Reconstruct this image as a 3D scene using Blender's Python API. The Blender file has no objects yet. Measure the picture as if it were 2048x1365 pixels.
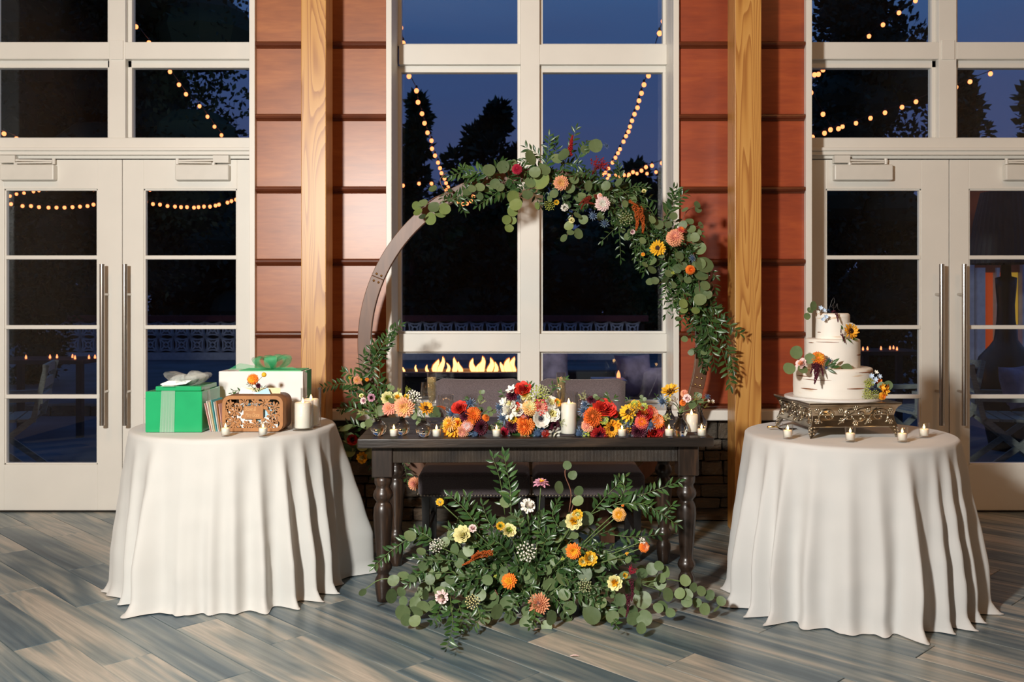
import bpy, bmesh, math, random
from mathutils import Vector, Matrix, noise
R = random.Random(11)
sc = bpy.context.scene
col = sc.collection

# ------------------------------------------------------------------ camera
F_PX, CX, CY, EYE = 1900.0, 1040.0, 600.0, 1.385     # focal length and principal point (2048x1365 frame), eye height in m
cam_d = bpy.data.cameras.new('camera')
cam_d.sensor_width = 36.0
cam_d.lens = F_PX / 2048 * 36
cam_d.shift_x = (1024 - CX) / 2048
cam_d.shift_y = (CY - 682.5) / 2048
cam_d.clip_end = 300
cam_d.dof.use_dof = True
cam_d.dof.focus_distance = 4.9
cam_d.dof.aperture_fstop = 4.5
cam = bpy.data.objects.new('camera', cam_d)
cam.location = (0, 0, EYE)
cam.rotation_euler = (math.pi / 2, 0, 0)
col.objects.link(cam)
sc.camera = cam

# ------------------------------------------------------------------ dusk sky
world = bpy.data.worlds.new('dusk_sky')
sc.world = world
world.use_nodes = True
wn, wl = world.node_tree.nodes, world.node_tree.links
for n in list(wn):
    wn.remove(n)
w_out = wn.new('ShaderNodeOutputWorld')
w_bg = wn.new('ShaderNodeBackground')
w_tc = wn.new('ShaderNodeTexCoord')
w_sep = wn.new('ShaderNodeSeparateXYZ')
w_ramp = wn.new('ShaderNodeValToRGB')
w_cl = wn.new('ShaderNodeTexNoise')
w_map = wn.new('ShaderNodeMapping')
w_map.inputs['Scale'].default_value = (1.5, 1.5, 14)
w_cl.inputs['Scale'].default_value = 2.0
w_cl.inputs['Detail'].default_value = 4
w_mul = wn.new('ShaderNodeMath')
w_mul.operation = 'MULTIPLY_ADD'
w_mul.inputs[1].default_value = 0.10
w_cr = w_ramp.color_ramp
w_cr.elements[0].position = 0.0
w_cr.elements[0].color = (0.046, 0.062, 0.15, 1)
w_cr.elements[1].position = 1.0
w_cr.elements[1].color = (0.036, 0.095, 0.24, 1)
for p_, c_ in ((0.15, (0.050, 0.070, 0.17, 1)), (0.22, (0.042, 0.072, 0.185, 1)), (0.33, (0.044, 0.106, 0.255, 1))):
    e_ = w_cr.elements.new(p_)
    e_.color = c_
wl.new(w_tc.outputs['Generated'], w_sep.inputs[0])
wl.new(w_tc.outputs['Generated'], w_map.inputs[0])
wl.new(w_map.outputs[0], w_cl.inputs['Vector'])
wl.new(w_cl.outputs[0], w_mul.inputs[0])
wl.new(w_sep.outputs['Z'], w_mul.inputs[2])
w_sub = wn.new('ShaderNodeMath')
w_sub.operation = 'SUBTRACT'
w_sub.inputs[1].default_value = 0.05
wl.new(w_mul.outputs[0], w_sub.inputs[0])
wl.new(w_sub.outputs[0], w_ramp.inputs[0])
wl.new(w_ramp.outputs[0], w_bg.inputs['Color'])
w_bg.inputs['Strength'].default_value = 1.0
wl.new(w_bg.outputs[0], w_out.inputs[0])

# ------------------------------------------------------------------ lights: the photographer's flash, and the hall's warm ceiling lamps
def area(name, loc, target, size, power, color, shape='DISK', spread=math.pi):
    d = bpy.data.lights.new(name, 'AREA')
    d.shape = shape
    d.size = size
    if shape == 'RECTANGLE':
        d.size_y = size
    d.energy = power
    d.color = color
    d.spread = spread
    o = bpy.data.objects.new(name, d)
    o.location = loc
    o.rotation_euler = (Vector(target) - Vector(loc)).to_track_quat('-Z', 'Y').to_euler()
    col.objects.link(o)
    return o
area('flash_light', (-1.75, 0.0, 2.45), (0.1, 5.0, 1.0), 0.34, 330, (1.0, 0.965, 0.90))
for i_, (x_, y_) in enumerate(((-3.0, 2.6), (0.0, 2.6), (3.0, 2.6))):
    area('ceiling_lamp_light', (x_, y_, 4.72), (x_, y_, 0), 0.5, 24, (1.0, 0.48, 0.18))

vs = sc.view_settings
vs.view_transform = 'Standard'
vs.look = 'None'
vs.exposure = 0.0
vs.gamma = 1.0
vs.use_curve_mapping = False
sc.cycles.transparent_max_bounces = 28
sc.cycles.max_bounces = 8
sc.cycles.sample_clamp_indirect = 4.0

def W(px, py, Y):
    """World point of a place read off the photograph at its measured distance Y."""
    return Vector(((px - CX) / F_PX * Y, Y, EYE - (py - CY) / F_PX * Y))

# ------------------------------------------------------------------ materials
M = {}
def new_mat(name):
    m = bpy.data.materials.new(name)
    m.use_nodes = True
    nt = m.node_tree
    b = nt.nodes['Principled BSDF']
    return m, nt, b
def N(nt, t, **kw):
    n = nt.nodes.new(t)
    for k, v in kw.items():
        if k.startswith('i_'):
            n.inputs[k[2:].replace('_', ' ')].default_value = v
        else:
            setattr(n, k, v)
    return n
def ramp(nt, fac, stops):
    r = nt.nodes.new('ShaderNodeValToRGB')
    cr = r.color_ramp
    while len(cr.elements) < len(stops):
        cr.elements.new(0.5)
    for e, (p, c) in zip(cr.elements, stops):
        e.position = p
        e.color = tuple(c) + ((1,) if len(c) == 3 else ())
    nt.links.new(fac, r.inputs[0])
    return r.outputs[0]
def coords(nt, scale=(1, 1, 1), use='Object', rnd=False):
    tc = nt.nodes.new('ShaderNodeTexCoord')
    mp = nt.nodes.new('ShaderNodeMapping')
    mp.inputs['Scale'].default_value = scale
    nt.links.new(tc.outputs[use], mp.inputs[0])
    if rnd:
        oi = nt.nodes.new('ShaderNodeObjectInfo')
        mu = N(nt, 'ShaderNodeMath', operation='MULTIPLY')
        mu.inputs[1].default_value = 57.0
        nt.links.new(oi.outputs['Random'], mu.inputs[0])
        nt.links.new(mu.outputs[0], mp.inputs['Location'])
    return mp.outputs[0]
def bump(nt, b, h, strength, dist=0.01):
    bp = N(nt, 'ShaderNodeBump')
    bp.inputs['Strength'].default_value = strength
    bp.inputs['Distance'].default_value = dist
    nt.links.new(h, bp.inputs['Height'])
    nt.links.new(bp.outputs[0], b.inputs['Normal'])
def plain(name, c, rough=0.5, metal=0.0, var=0.12, scale=12.0, spec=0.5, sheen=0.0, bmp=0.0, coat=0.0, sub=0.0, stretch=(1, 1, 1), rnd=0.0):
    """A colour with gentle noise variation (and optional per-object variation)."""
    m, nt, b = new_mat(name)
    v = coords(nt, stretch)
    nz = N(nt, 'ShaderNodeTexNoise')
    nz.inputs['Scale'].default_value = scale
    nz.inputs['Detail'].default_value = 4
    nt.links.new(v, nz.inputs['Vector'])
    lo = tuple(x * (1 - var) for x in c)
    hi = tuple(min(1, x * (1 + var)) for x in c)
    o = ramp(nt, nz.outputs[0], ((0.3, lo), (0.7, hi)))
    if rnd:
        oi = N(nt, 'ShaderNodeObjectInfo')
        hs = N(nt, 'ShaderNodeHueSaturation')
        mr = N(nt, 'ShaderNodeMapRange')
        mr.inputs['To Min'].default_value = 1 - rnd
        mr.inputs['To Max'].default_value = 1 + rnd
        nt.links.new(oi.outputs['Random'], mr.inputs[0])
        nt.links.new(mr.outputs[0], hs.inputs['Value'])
        nt.links.new(o, hs.inputs['Color'])
        o = hs.outputs[0]
    nt.links.new(o, b.inputs['Base Color'])
    b.inputs['Roughness'].default_value = rough
    b.inputs['Metallic'].default_value = metal
    b.inputs['Specular IOR Level'].default_value = spec
    b.inputs['Sheen Weight'].default_value = sheen
    b.inputs['Coat Weight'].default_value = coat
    if sub:
        b.inputs['Subsurface Weight'].default_value = sub
        b.inputs['Subsurface Radius'].default_value = (0.02, 0.012, 0.006)
        b.inputs['Subsurface Scale'].default_value = 1.0
    if bmp:
        bump(nt, b, nz.outputs[0], bmp)
    M[name] = m
    return m
def emit(name, c, s):
    m, nt, b = new_mat(name)
    b.inputs['Base Color'].default_value = (*c, 1)
    b.inputs['Emission Color'].default_value = (*c, 1)
    b.inputs['Emission Strength'].default_value = s
    M[name] = m
    return m
def thin_glass(name, tint=(0.96, 0.98, 0.97), rough=0.01, ior=1.45):
    m = bpy.data.materials.new(name)
    m.use_nodes = True
    nt = m.node_tree
    nt.nodes.clear()
    out = N(nt, 'ShaderNodeOutputMaterial')
    mx = N(nt, 'ShaderNodeMixShader')
    tr = N(nt, 'ShaderNodeBsdfTransparent')
    gl = N(nt, 'ShaderNodeBsdfGlossy')
    fr = N(nt, 'ShaderNodeFresnel')
    ge = N(nt, 'ShaderNodeNewGeometry')              # same reflectance from both faces of the thin wall
    mr = N(nt, 'ShaderNodeMapRange')
    mr.inputs['To Min'].default_value = ior
    mr.inputs['To Max'].default_value = 1.0 / ior
    nt.links.new(ge.outputs['Backfacing'], mr.inputs[0])
    nt.links.new(mr.outputs[0], fr.inputs['IOR'])
    tr.inputs[0].default_value = (*tint, 1)
    gl.inputs['Roughness'].default_value = rough
    nt.links.new(fr.outputs[0], mx.inputs[0])
    nt.links.new(tr.outputs[0], mx.inputs[1])
    nt.links.new(gl.outputs[0], mx.inputs[2])
    nt.links.new(mx.outputs[0], out.inputs[0])
    M[name] = m
    return m
def sheer(name, c, cover):
    m = bpy.data.materials.new(name)
    m.use_nodes = True
    nt = m.node_tree
    b = nt.nodes['Principled BSDF']
    b.inputs['Base Color'].default_value = (*c, 1)
    b.inputs['Roughness'].default_value = 0.6
    b.inputs['Alpha'].default_value = cover
    M[name] = m
    return m
def wood(name, stops, scale=(1, 1, 1), wscale=3.0, dist=5.0, rough=0.4, coat=0.0, axis='X', fine=0.3, rnd=True, bmp=0.0, spec=0.5, dscale=1.0):
    m, nt, b = new_mat(name)
    v = coords(nt, scale, rnd=rnd)
    wv = N(nt, 'ShaderNodeTexWave', wave_type='BANDS', bands_direction=axis)
    wv.inputs['Scale'].default_value = wscale
    wv.inputs['Distortion'].default_value = dist
    wv.inputs['Detail'].default_value = 3
    wv.inputs['Detail Scale'].default_value = dscale
    nt.links.new(v, wv.inputs['Vector'])
    nz = N(nt, 'ShaderNodeTexNoise')
    nz.inputs['Scale'].default_value = wscale * 9
    nz.inputs['Detail'].default_value = 5
    nt.links.new(v, nz.inputs['Vector'])
    mx = N(nt, 'ShaderNodeMix')
    mx.inputs[0].default_value = fine
    nt.links.new(wv.outputs['Fac'], mx.inputs[2])
    nt.links.new(nz.outputs[0], mx.inputs[3])
    nt.links.new(ramp(nt, mx.outputs[0], stops), b.inputs['Base Color'])
    b.inputs['Roughness'].default_value = rough
    b.inputs['Coat Weight'].default_value = coat
    b.inputs['Coat Roughness'].default_value = 0.25
    b.inputs['Specular IOR Level'].default_value = spec
    if bmp:
        bump(nt, b, mx.outputs[0], bmp, 0.004)
    M[name] = m
    return m
def leafmat(name, a, bcol, rough=0.45, island=False, spec=0.5, trans=0.0):
    m, nt, b = new_mat(name)
    if island:
        g = N(nt, 'ShaderNodeNewGeometry')
        rv = g.outputs['Random Per Island']
    else:
        rv = N(nt, 'ShaderNodeObjectInfo').outputs['Random']
    nz = N(nt, 'ShaderNodeTexNoise')
    nz.inputs['Scale'].default_value = 3.0
    nt.links.new(coords(nt), nz.inputs['Vector'])
    mx = N(nt, 'ShaderNodeMix')
    mx.inputs[0].default_value = 0.25
    nt.links.new(rv, mx.inputs[2])
    nt.links.new(nz.outputs[0], mx.inputs[3])
    nt.links.new(ramp(nt, mx.outputs[0], ((0.05, a), (0.95, bcol))), b.inputs['Base Color'])
    b.inputs['Roughness'].default_value = rough
    b.inputs['Specular IOR Level'].default_value = spec
    M[name] = m
    return m

# ------------------------------------------------------------------ mesh building
class MB:
    def __init__(self, xf=None):
        self.v, self.f, self.mi, self.cur, self.xf = [], [], [], 0, xf
    def add(self, vs_, fs):
        o = len(self.v)
        self.v += [tuple(p) for p in vs_]
        for f in fs:
            self.f.append(tuple(i + o for i in f))
            self.mi.append(self.cur)
        return self
    def box(self, x0, x1, y0, y1, z0, z1):
        return self.add([(x, y, z) for z in (z0, z1) for y in (y0, y1) for x in (x0, x1)],
                        [(0, 2, 3, 1), (4, 5, 7, 6), (0, 1, 5, 4), (2, 6, 7, 3), (0, 4, 6, 2), (1, 3, 7, 5)])
    def obox(self, c, ax, ay, az):
        c, ax, ay, az = Vector(c), Vector(ax), Vector(ay), Vector(az)
        return self.add([c + ax * sx + ay * sy + az * sz for sz in (-1, 1) for sy in (-1, 1) for sx in (-1, 1)],
                        [(0, 2, 3, 1), (4, 5, 7, 6), (0, 1, 5, 4), (2, 6, 7, 3), (0, 4, 6, 2), (1, 3, 7, 5)])
    def bar(self, a, b, w, d, up=(0, 0, 1)):
        a, b = Vector(a), Vector(b)
        t = (b - a)
        l = t.length / 2
        t.normalize()
        s = t.cross(Vector(up))
        if s.length < 1e-4:
            s = t.cross(Vector((0, 1, 0)))
        s.normalize()
        u = s.cross(t)
        return self.obox((a + b) / 2, t * l, s * (w / 2), u * (d / 2))
    def tube(self, pts, r, n=6, caps=True):
        pts = [Vector(p) for p in pts]
        k = len(pts)
        rs = [r] * k if isinstance(r, (int, float)) else r
        vs_, fs = [], []
        ref = None
        for i, p in enumerate(pts):
            t = (pts[min(i + 1, k - 1)] - pts[max(i - 1, 0)]).normalized()
            if ref is None:
                ref = t.orthogonal().normalized()
            ref = (ref - t * ref.dot(t))
            ref = ref.normalized() if ref.length > 1e-6 else t.orthogonal().normalized()
            bn = t.cross(ref)
            for j in range(n):
                a = 2 * math.pi * j / n
                vs_.append(p + (ref * math.cos(a) + bn * math.sin(a)) * rs[i])
        for i in range(k - 1):
            for j in range(n):
                j2 = (j + 1) % n
                fs.append((i * n + j, i * n + j2, (i + 1) * n + j2, (i + 1) * n + j))
        if caps:
            fs.append(tuple(range(n - 1, -1, -1)))
            fs.append(tuple((k - 1) * n + j for j in range(n)))
        return self.add(vs_, fs)
    def lathe(self, prof, n=24, c=(0, 0, 0)):
        vs_, fs = [], []
        k = len(prof)
        for r, z in prof:
            for j in range(n):
                a = 2 * math.pi * j / n
                vs_.append((c[0] + r * math.cos(a), c[1] + r * math.sin(a), c[2] + z))
        for i in range(k - 1):
            for j in range(n):
                j2 = (j + 1) % n
                fs.append((i * n + j, i * n + j2, (i + 1) * n + j2, (i + 1) * n + j))
        if prof[0][0] > 1e-5:
            fs.append(tuple(range(n - 1, -1, -1)))
        if prof[-1][0] > 1e-5:
            fs.append(tuple((k - 1) * n + j for j in range(n)))
        return self.add(vs_, fs)
    def prism(self, poly, org, ax, ay, ext):
        """2D outline (list of (u, v)) at org along ax/ay, extruded by ext."""
        org, ax, ay, ext = Vector(org), Vector(ax), Vector(ay), Vector(ext)
        k = len(poly)
        vs_ = [org + ax * u + ay * v for u, v in poly] + [org + ax * u + ay * v + ext for u, v in poly]
        fs = [tuple(range(k)), tuple(range(2 * k - 1, k - 1, -1))]
        for i in range(k):
            j = (i + 1) % k
            fs.append((i, i + k, j + k, j))
        return self.add(vs_, fs)
    def ball(self, c, r, seg=8, ring=5, s=(1, 1, 1)):
        prof = [(max(1e-6, math.sin(math.pi * i / ring)), -math.cos(math.pi * i / ring)) for i in range(ring + 1)]
        vs_, fs = [], []
        for q, z in prof[1:-1]:
            for j in range(seg):
                a = 2 * math.pi * j / seg
                vs_.append((c[0] + r * s[0] * q * math.cos(a), c[1] + r * s[1] * q * math.sin(a), c[2] + r * s[2] * z))
        k = ring - 1
        for i in range(k - 1):
            for j in range(seg):
                j2 = (j + 1) % seg
                fs.append((i * seg + j, i * seg + j2, (i + 1) * seg + j2, (i + 1) * seg + j))
        b0 = len(vs_)
        vs_.append((c[0], c[1], c[2] - r * s[2]))
        vs_.append((c[0], c[1], c[2] + r * s[2]))
        for j in range(seg):
            j2 = (j + 1) % seg
            fs.append((b0, j2, j))
            fs.append((b0 + 1, (k - 1) * seg + j, (k - 1) * seg + j2))
        return self.add(vs_, fs)
    def octa(self, c, r):
        x, y, z = c
        return self.add([(x + r, y, z), (x - r, y, z), (x, y + r, z), (x, y - r, z), (x, y, z + r), (x, y, z - r)],
                        [(0, 2, 4), (2, 1, 4), (1, 3, 4), (3, 0, 4), (2, 0, 5), (1, 2, 5), (3, 1, 5), (0, 3, 5)])
    def petal(self, az, el, r0, L, w, curl=0.0, cup=0.0, z0=0.0, tip=0.35):
        d = Vector((math.cos(el) * math.cos(az), math.cos(el) * math.sin(az), math.sin(el)))
        s = Vector((-math.sin(az), math.cos(az), 0))
        n = s.cross(d) * -1
        vs_ = []
        for t, wf in ((0, 0.45), (0.38, 0.95), (0.75, 1.0), (1.0, tip)):
            c = d * (r0 + L * t) + n * (curl * L * t * t) + Vector((0, 0, z0))
            e = n * (cup * w * wf)
            vs_ += [c - s * (w / 2 * wf) + e, c, c + s * (w / 2 * wf) + e]
        fs = []
        for i in range(3):
            a = i * 3
            fs += [(a, a + 1, a + 4, a + 3), (a + 1, a + 2, a + 5, a + 4)]
        return self.add(vs_, fs)
    def mesh(self, name, mats, smooth=False):
        me = bpy.data.meshes.new(name)
        vv = self.v if self.xf is None else [tuple(self.xf @ Vector(p)) for p in self.v]
        me.from_pydata(vv, [], self.f)
        mats = mats if isinstance(mats, (list, tuple)) else [mats]
        for m in mats:
            me.materials.append(M[m] if isinstance(m, str) else m)
        if len(mats) > 1:
            me.polygons.foreach_set('material_index', self.mi)
        if smooth:
            me.polygons.foreach_set('use_smooth', [True] * len(me.polygons))
        me.update()
        return me
    def build(self, name, mats, parent=None, smooth=False, bev=0.0, seg=2, local=False, fix=False):
        if parent is not None and not local:
            off = offset_of(parent)
            mv = Matrix.Translation(-off)
            self.xf = mv if self.xf is None else mv @ self.xf
        me = self.mesh(name, mats, smooth)
        if fix:
            bm = bmesh.new()
            bm.from_mesh(me)
            bmesh.ops.recalc_face_normals(bm, faces=bm.faces)
            bm.to_mesh(me)
            bm.free()
        o = bpy.data.objects.new(name, me)
        col.objects.link(o)
        if parent is not None:
            o.parent = parent
        if bev:
            md = o.modifiers.new('edge', 'BEVEL')
            md.width = bev
            md.segments = seg
            md.limit_method = 'ANGLE'
            md.angle_limit = math.radians(40)
        return o
def offset_of(o):
    p = Vector(o.location)
    while o.parent is not None:
        o = o.parent
        p += Vector(o.location)
    return p
def tag(o, label, cat=None, group=None, kind=None):
    o['label'] = label
    if cat:
        o['category'] = cat
    if group:
        o['group'] = group
    if kind:
        o['kind'] = kind
    return o
def thing(name, label, cat, loc, group=None, kind=None):
    o = bpy.data.objects.new(name, None)
    o.empty_display_size = 0.05
    o.location = loc
    col.objects.link(o)
    return tag(o, label, cat, group, kind)
def struct(name, loc=(0, 0, 0), label=None):
    o = bpy.data.objects.new(name, None)
    o.location = loc
    o.empty_display_size = 0.05
    col.objects.link(o)
    o['kind'] = 'structure'
    if label:
        o['label'] = label
    return o
def inst(name, me, parent, mtx):
    """One more object that shares mesh data, placed by a world matrix."""
    o = bpy.data.objects.new(name, me)
    col.objects.link(o)
    if parent is not None:
        o.parent = parent
        o.matrix_local = Matrix.Translation(-offset_of(parent)) @ mtx
    else:
        o.matrix_local = mtx
    return o
def spline(pts, n):
    """Catmull-Rom through pts, n samples."""
    pts = [Vector(p) for p in pts]
    if len(pts) == 2:
        return [pts[0].lerp(pts[1], i / (n - 1)) for i in range(n)]
    P = [pts[0] * 2 - pts[1]] + pts + [pts[-1] * 2 - pts[-2]]
    out = []
    for i in range(n):
        u = i / (n - 1) * (len(pts) - 1)
        k = min(int(u), len(pts) - 2)
        t = u - k
        p0, p1, p2, p3 = P[k:k + 4]
        out.append(0.5 * ((2 * p1) + (p2 - p0) * t + (2 * p0 - 5 * p1 + 4 * p2 - p3) * t * t + (3 * p1 - p0 - 3 * p2 + p3) * t ** 3))
    return out
def frame_mtx(pos, zdir, spin=0.0, scale=1.0):
    z = Vector(zdir).normalized()
    x = z.orthogonal().normalized()
    y = z.cross(x)
    m = Matrix((x, y, z)).transposed().to_4x4()
    s = scale if isinstance(scale, (tuple, list)) else (scale,) * 3
    return Matrix.Translation(pos) @ m @ Matrix.Rotation(spin, 4, 'Z') @ Matrix.Diagonal((*s, 1))

# ------------------------------------------------------------------ material library
plain('white_paint', (0.80, 0.78, 0.72), 0.42, var=0.03, scale=3)
plain('hardware_white', (0.74, 0.72, 0.66), 0.4, var=0.03)
plain('steel', (0.56, 0.52, 0.48), 0.22, metal=1.0, var=0.06, scale=60, stretch=(1, 1, 0.05))
plain('dark_metal', (0.03, 0.027, 0.024), 0.45, metal=0.6)
plain('brass', (0.80, 0.58, 0.26), 0.25, metal=1.0)
thin_glass('window_glass', (0.93, 0.96, 0.97), 0.0, 1.45)
thin_glass('clear_glass', (0.992, 0.995, 0.99), 0.02, 1.55)
thin_glass('stemware', (0.985, 0.99, 0.985), 0.02, 2.0)
m_, nt_, b_ = new_mat('vase_glass')
b_.inputs['Base Color'].default_value = (0.96, 0.98, 0.95, 1)
b_.inputs['Roughness'].default_value = 0.0
b_.inputs['Transmission Weight'].default_value = 1.0
b_.inputs['IOR'].default_value = 1.36
M['vase_glass'] = m_
def grain(name, stops, s1, s2, mixf=0.45, rough=0.4, coat=0.0, coatr=0.3, dist=0.6, n1=1.0, n2=1.0, rnd=True):
    """Stained sheet wood: a broad cloudy noise and a fine streaky one."""
    m, nt, b = new_mat(name)
    va, vb = coords(nt, s1, rnd=rnd), coords(nt, s2, rnd=rnd)
    na, nb = N(nt, 'ShaderNodeTexNoise'), N(nt, 'ShaderNodeTexNoise')
    for n_, v_, sc_ in ((na, va, n1), (nb, vb, n2)):
        n_.inputs['Scale'].default_value = sc_
        n_.inputs['Detail'].default_value = 5
        n_.inputs['Distortion'].default_value = dist
        nt.links.new(v_, n_.inputs['Vector'])
    mx = N(nt, 'ShaderNodeMix')
    mx.inputs[0].default_value = mixf
    nt.links.new(na.outputs[0], mx.inputs[2])
    nt.links.new(nb.outputs[0], mx.inputs[3])
    nt.links.new(ramp(nt, mx.outputs[0], stops), b.inputs['Base Color'])
    b.inputs['Roughness'].default_value = rough
    b.inputs['Coat Weight'].default_value = coat
    b.inputs['Coat Roughness'].default_value = coatr
    M[name] = m
    return m
grain('red_panel', ((0.3, (0.24, 0.034, 0.008)), (0.5, (0.34, 0.054, 0.011)), (0.68, (0.44, 0.085, 0.016))), (2.0, 1, 5.0), (6, 1, 45), 0.4, rough=0.5, coat=0.85, coatr=0.34)
grain('orange_panel', ((0.3, (0.25, 0.062, 0.012)), (0.5, (0.35, 0.098, 0.020)), (0.68, (0.44, 0.14, 0.030))), (2.0, 1, 5.0), (6, 1, 45), 0.4, rough=0.5, coat=0.85, coatr=0.34)
plain('red_batten', (0.12, 0.028, 0.010), 0.35, var=0.2, scale=5, stretch=(1, 1, 6))
m_, nt_, b_ = new_mat('fir')                       # cathedral grain: contour bands of a tall stretched noise
v_ = coords(nt_, (5.5, 5.5, 0.42), rnd=True)
nz_ = N(nt_, 'ShaderNodeTexNoise')
nz_.inputs['Scale'].default_value = 1.0
nz_.inputs['Detail'].default_value = 1.5
nz_.inputs['Distortion'].default_value = 0.3
nt_.links.new(v_, nz_.inputs['Vector'])
mu_ = N(nt_, 'ShaderNodeMath', operation='MULTIPLY')
mu_.inputs[1].default_value = 24.0
nt_.links.new(nz_.outputs[0], mu_.inputs[0])
pp_ = N(nt_, 'ShaderNodeMath', operation='FRACT')
nt_.links.new(mu_.outputs[0], pp_.inputs[0])
n2_ = N(nt_, 'ShaderNodeTexNoise')
n2_.inputs['Scale'].default_value = 1.0
n2_.inputs['Detail'].default_value = 4
nt_.links.new(coords(nt_, (60, 60, 1.5), rnd=True), n2_.inputs['Vector'])
mx_ = N(nt_, 'ShaderNodeMix')
mx_.inputs[0].default_value = 0.35
nt_.links.new(pp_.outputs[0], mx_.inputs[2])
nt_.links.new(n2_.outputs[0], mx_.inputs[3])
nt_.links.new(ramp(nt_, mx_.outputs[0], ((0.10, (0.60, 0.32, 0.085)), (0.5, (0.54, 0.265, 0.060)), (0.76, (0.36, 0.14, 0.026)), (0.84, (0.56, 0.28, 0.065)))), b_.inputs['Base Color'])
b_.inputs['Roughness'].default_value = 0.42
b_.inputs['Coat Weight'].default_value = 0.5
b_.inputs['Coat Roughness'].default_value = 0.38
M['fir'] = m_
grain('arch_wood', ((0.3, (0.075, 0.030, 0.014)), (0.55, (0.15, 0.064, 0.030)), (0.75, (0.22, 0.105, 0.055))), (3, 3, 3), (30, 30, 4), 0.5, rough=0.48, coat=0.22, coatr=0.36)
wood('table_wood', ((0.1, (0.006, 0.004, 0.003)), (0.55, (0.020, 0.013, 0.009)), (0.9, (0.055, 0.034, 0.020))), scale=(0.35, 3, 3), wscale=5.0, dist=3.0, rough=0.42, coat=0.1, axis='Y', fine=0.55, bmp=0.35)
grain('leg_wood', ((0.32, (0.010, 0.006, 0.004)), (0.52, (0.026, 0.015, 0.010)), (0.70, (0.075, 0.038, 0.020))), (5, 5, 2.5), (60, 60, 5), 0.5, rough=0.36, coat=0.3, coatr=0.2)
plain('sill_stone', (0.62, 0.60, 0.56), 0.55, var=0.05)
# saw-marked apron wood
m_, nt_, b_ = new_mat('sawn_wood')
v_ = coords(nt_)
wv_ = N(nt_, 'ShaderNodeTexWave', wave_type='BANDS', bands_direction='X')
wv_.inputs['Scale'].default_value = 48
wv_.inputs['Distortion'].default_value = 1.2
wv_.inputs['Detail'].default_value = 2
nt_.links.new(v_, wv_.inputs['Vector'])
nz_ = N(nt_, 'ShaderNodeTexNoise')
nz_.inputs['Scale'].default_value = 9
nz_.inputs['Detail'].default_value = 6
nt_.links.new(v_, nz_.inputs['Vector'])
nt_.links.new(ramp(nt_, nz_.outputs[0], ((0.3, (0.012, 0.008, 0.006)), (0.6, (0.036, 0.024, 0.015)), (0.8, (0.065, 0.042, 0.026)))), b_.inputs['Base Color'])
b_.inputs['Roughness'].default_value = 0.5
bump(nt_, b_, wv_.outputs['Fac'], 0.5, 0.003)
M['sawn_wood'] = m_
# floor planks: blue-grey and sand wood-look porcelain
m_, nt_, b_ = new_mat('floor_plank')
v_ = coords(nt_, (0.62, 5.0, 1), rnd=True)
n1_ = N(nt_, 'ShaderNodeTexNoise')
n1_.inputs['Scale'].default_value = 1.35
n1_.inputs['Detail'].default_value = 3
n1_.inputs['Roughness'].default_value = 0.45
n1_.inputs['Distortion'].default_value = 1.3
nt_.links.new(v_, n1_.inputs['Vector'])
wv_ = N(nt_, 'ShaderNodeTexWave', wave_type='BANDS', bands_direction='Y')
wv_.inputs['Scale'].default_value = 1.6
wv_.inputs['Distortion'].default_value = 9
wv_.inputs['Detail'].default_value = 4
wv_.inputs['Detail Scale'].default_value = 0.9
nt_.links.new(v_, wv_.inputs['Vector'])
mx_ = N(nt_, 'ShaderNodeMix')
mx_.inputs[0].default_value = 0.05
nt_.links.new(n1_.outputs[0], mx_.inputs[2])
nt_.links.new(wv_.outputs['Fac'], mx_.inputs[3])
oi_ = N(nt_, 'ShaderNodeObjectInfo')
sh_ = N(nt_, 'ShaderNodeMath', operation='MULTIPLY_ADD')
sh_.inputs[1].default_value = 0.17
nt_.links.new(oi_.outputs['Random'], sh_.inputs[0])
nt_.links.new(mx_.outputs[0], sh_.inputs[2])
sb_ = N(nt_, 'ShaderNodeMath', operation='SUBTRACT')
sb_.inputs[1].default_value = 0.085
nt_.links.new(sh_.outputs[0], sb_.inputs[0])
c_ = ramp(nt_, sb_.outputs[0], ((0.22, (0.050, 0.082, 0.110)), (0.34, (0.090, 0.135, 0.165)), (0.43, (0.155, 0.195, 0.205)), (0.52, (0.245, 0.275, 0.265)), (0.60, (0.37, 0.36, 0.315)), (0.68, (0.50, 0.455, 0.385)), (0.80, (0.27, 0.29, 0.28))))
nf_ = N(nt_, 'ShaderNodeTexNoise')
nf_.inputs['Scale'].default_value = 7
nf_.inputs['Detail'].default_value = 8
nf_.inputs['Roughness'].default_value = 0.7
mp2_ = N(nt_, 'ShaderNodeMapping')
mp2_.inputs['Scale'].default_value = (0.5, 4, 1)
nt_.links.new(v_, mp2_.inputs[0])
nt_.links.new(mp2_.outputs[0], nf_.inputs['Vector'])
ml_ = N(nt_, 'ShaderNodeMix', data_type='RGBA', blend_type='MULTIPLY')
ml_.inputs[0].default_value = 0.42
nt_.links.new(c_, ml_.inputs[6])
nt_.links.new(ramp(nt_, nf_.outputs[0], ((0.32, (0.36, 0.38, 0.41)), (0.62, (1.05, 1.05, 1.05)))), ml_.inputs[7])
nt_.links.new(ml_.outputs[2], b_.inputs['Base Color'])
b_.inputs['Roughness'].default_value = 0.33
M['floor_plank'] = m_
plain('grout', (0.022, 0.019, 0.016), 0.9)
plain('threshold', (0.03, 0.026, 0.022), 0.4, metal=0.5)
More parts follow.
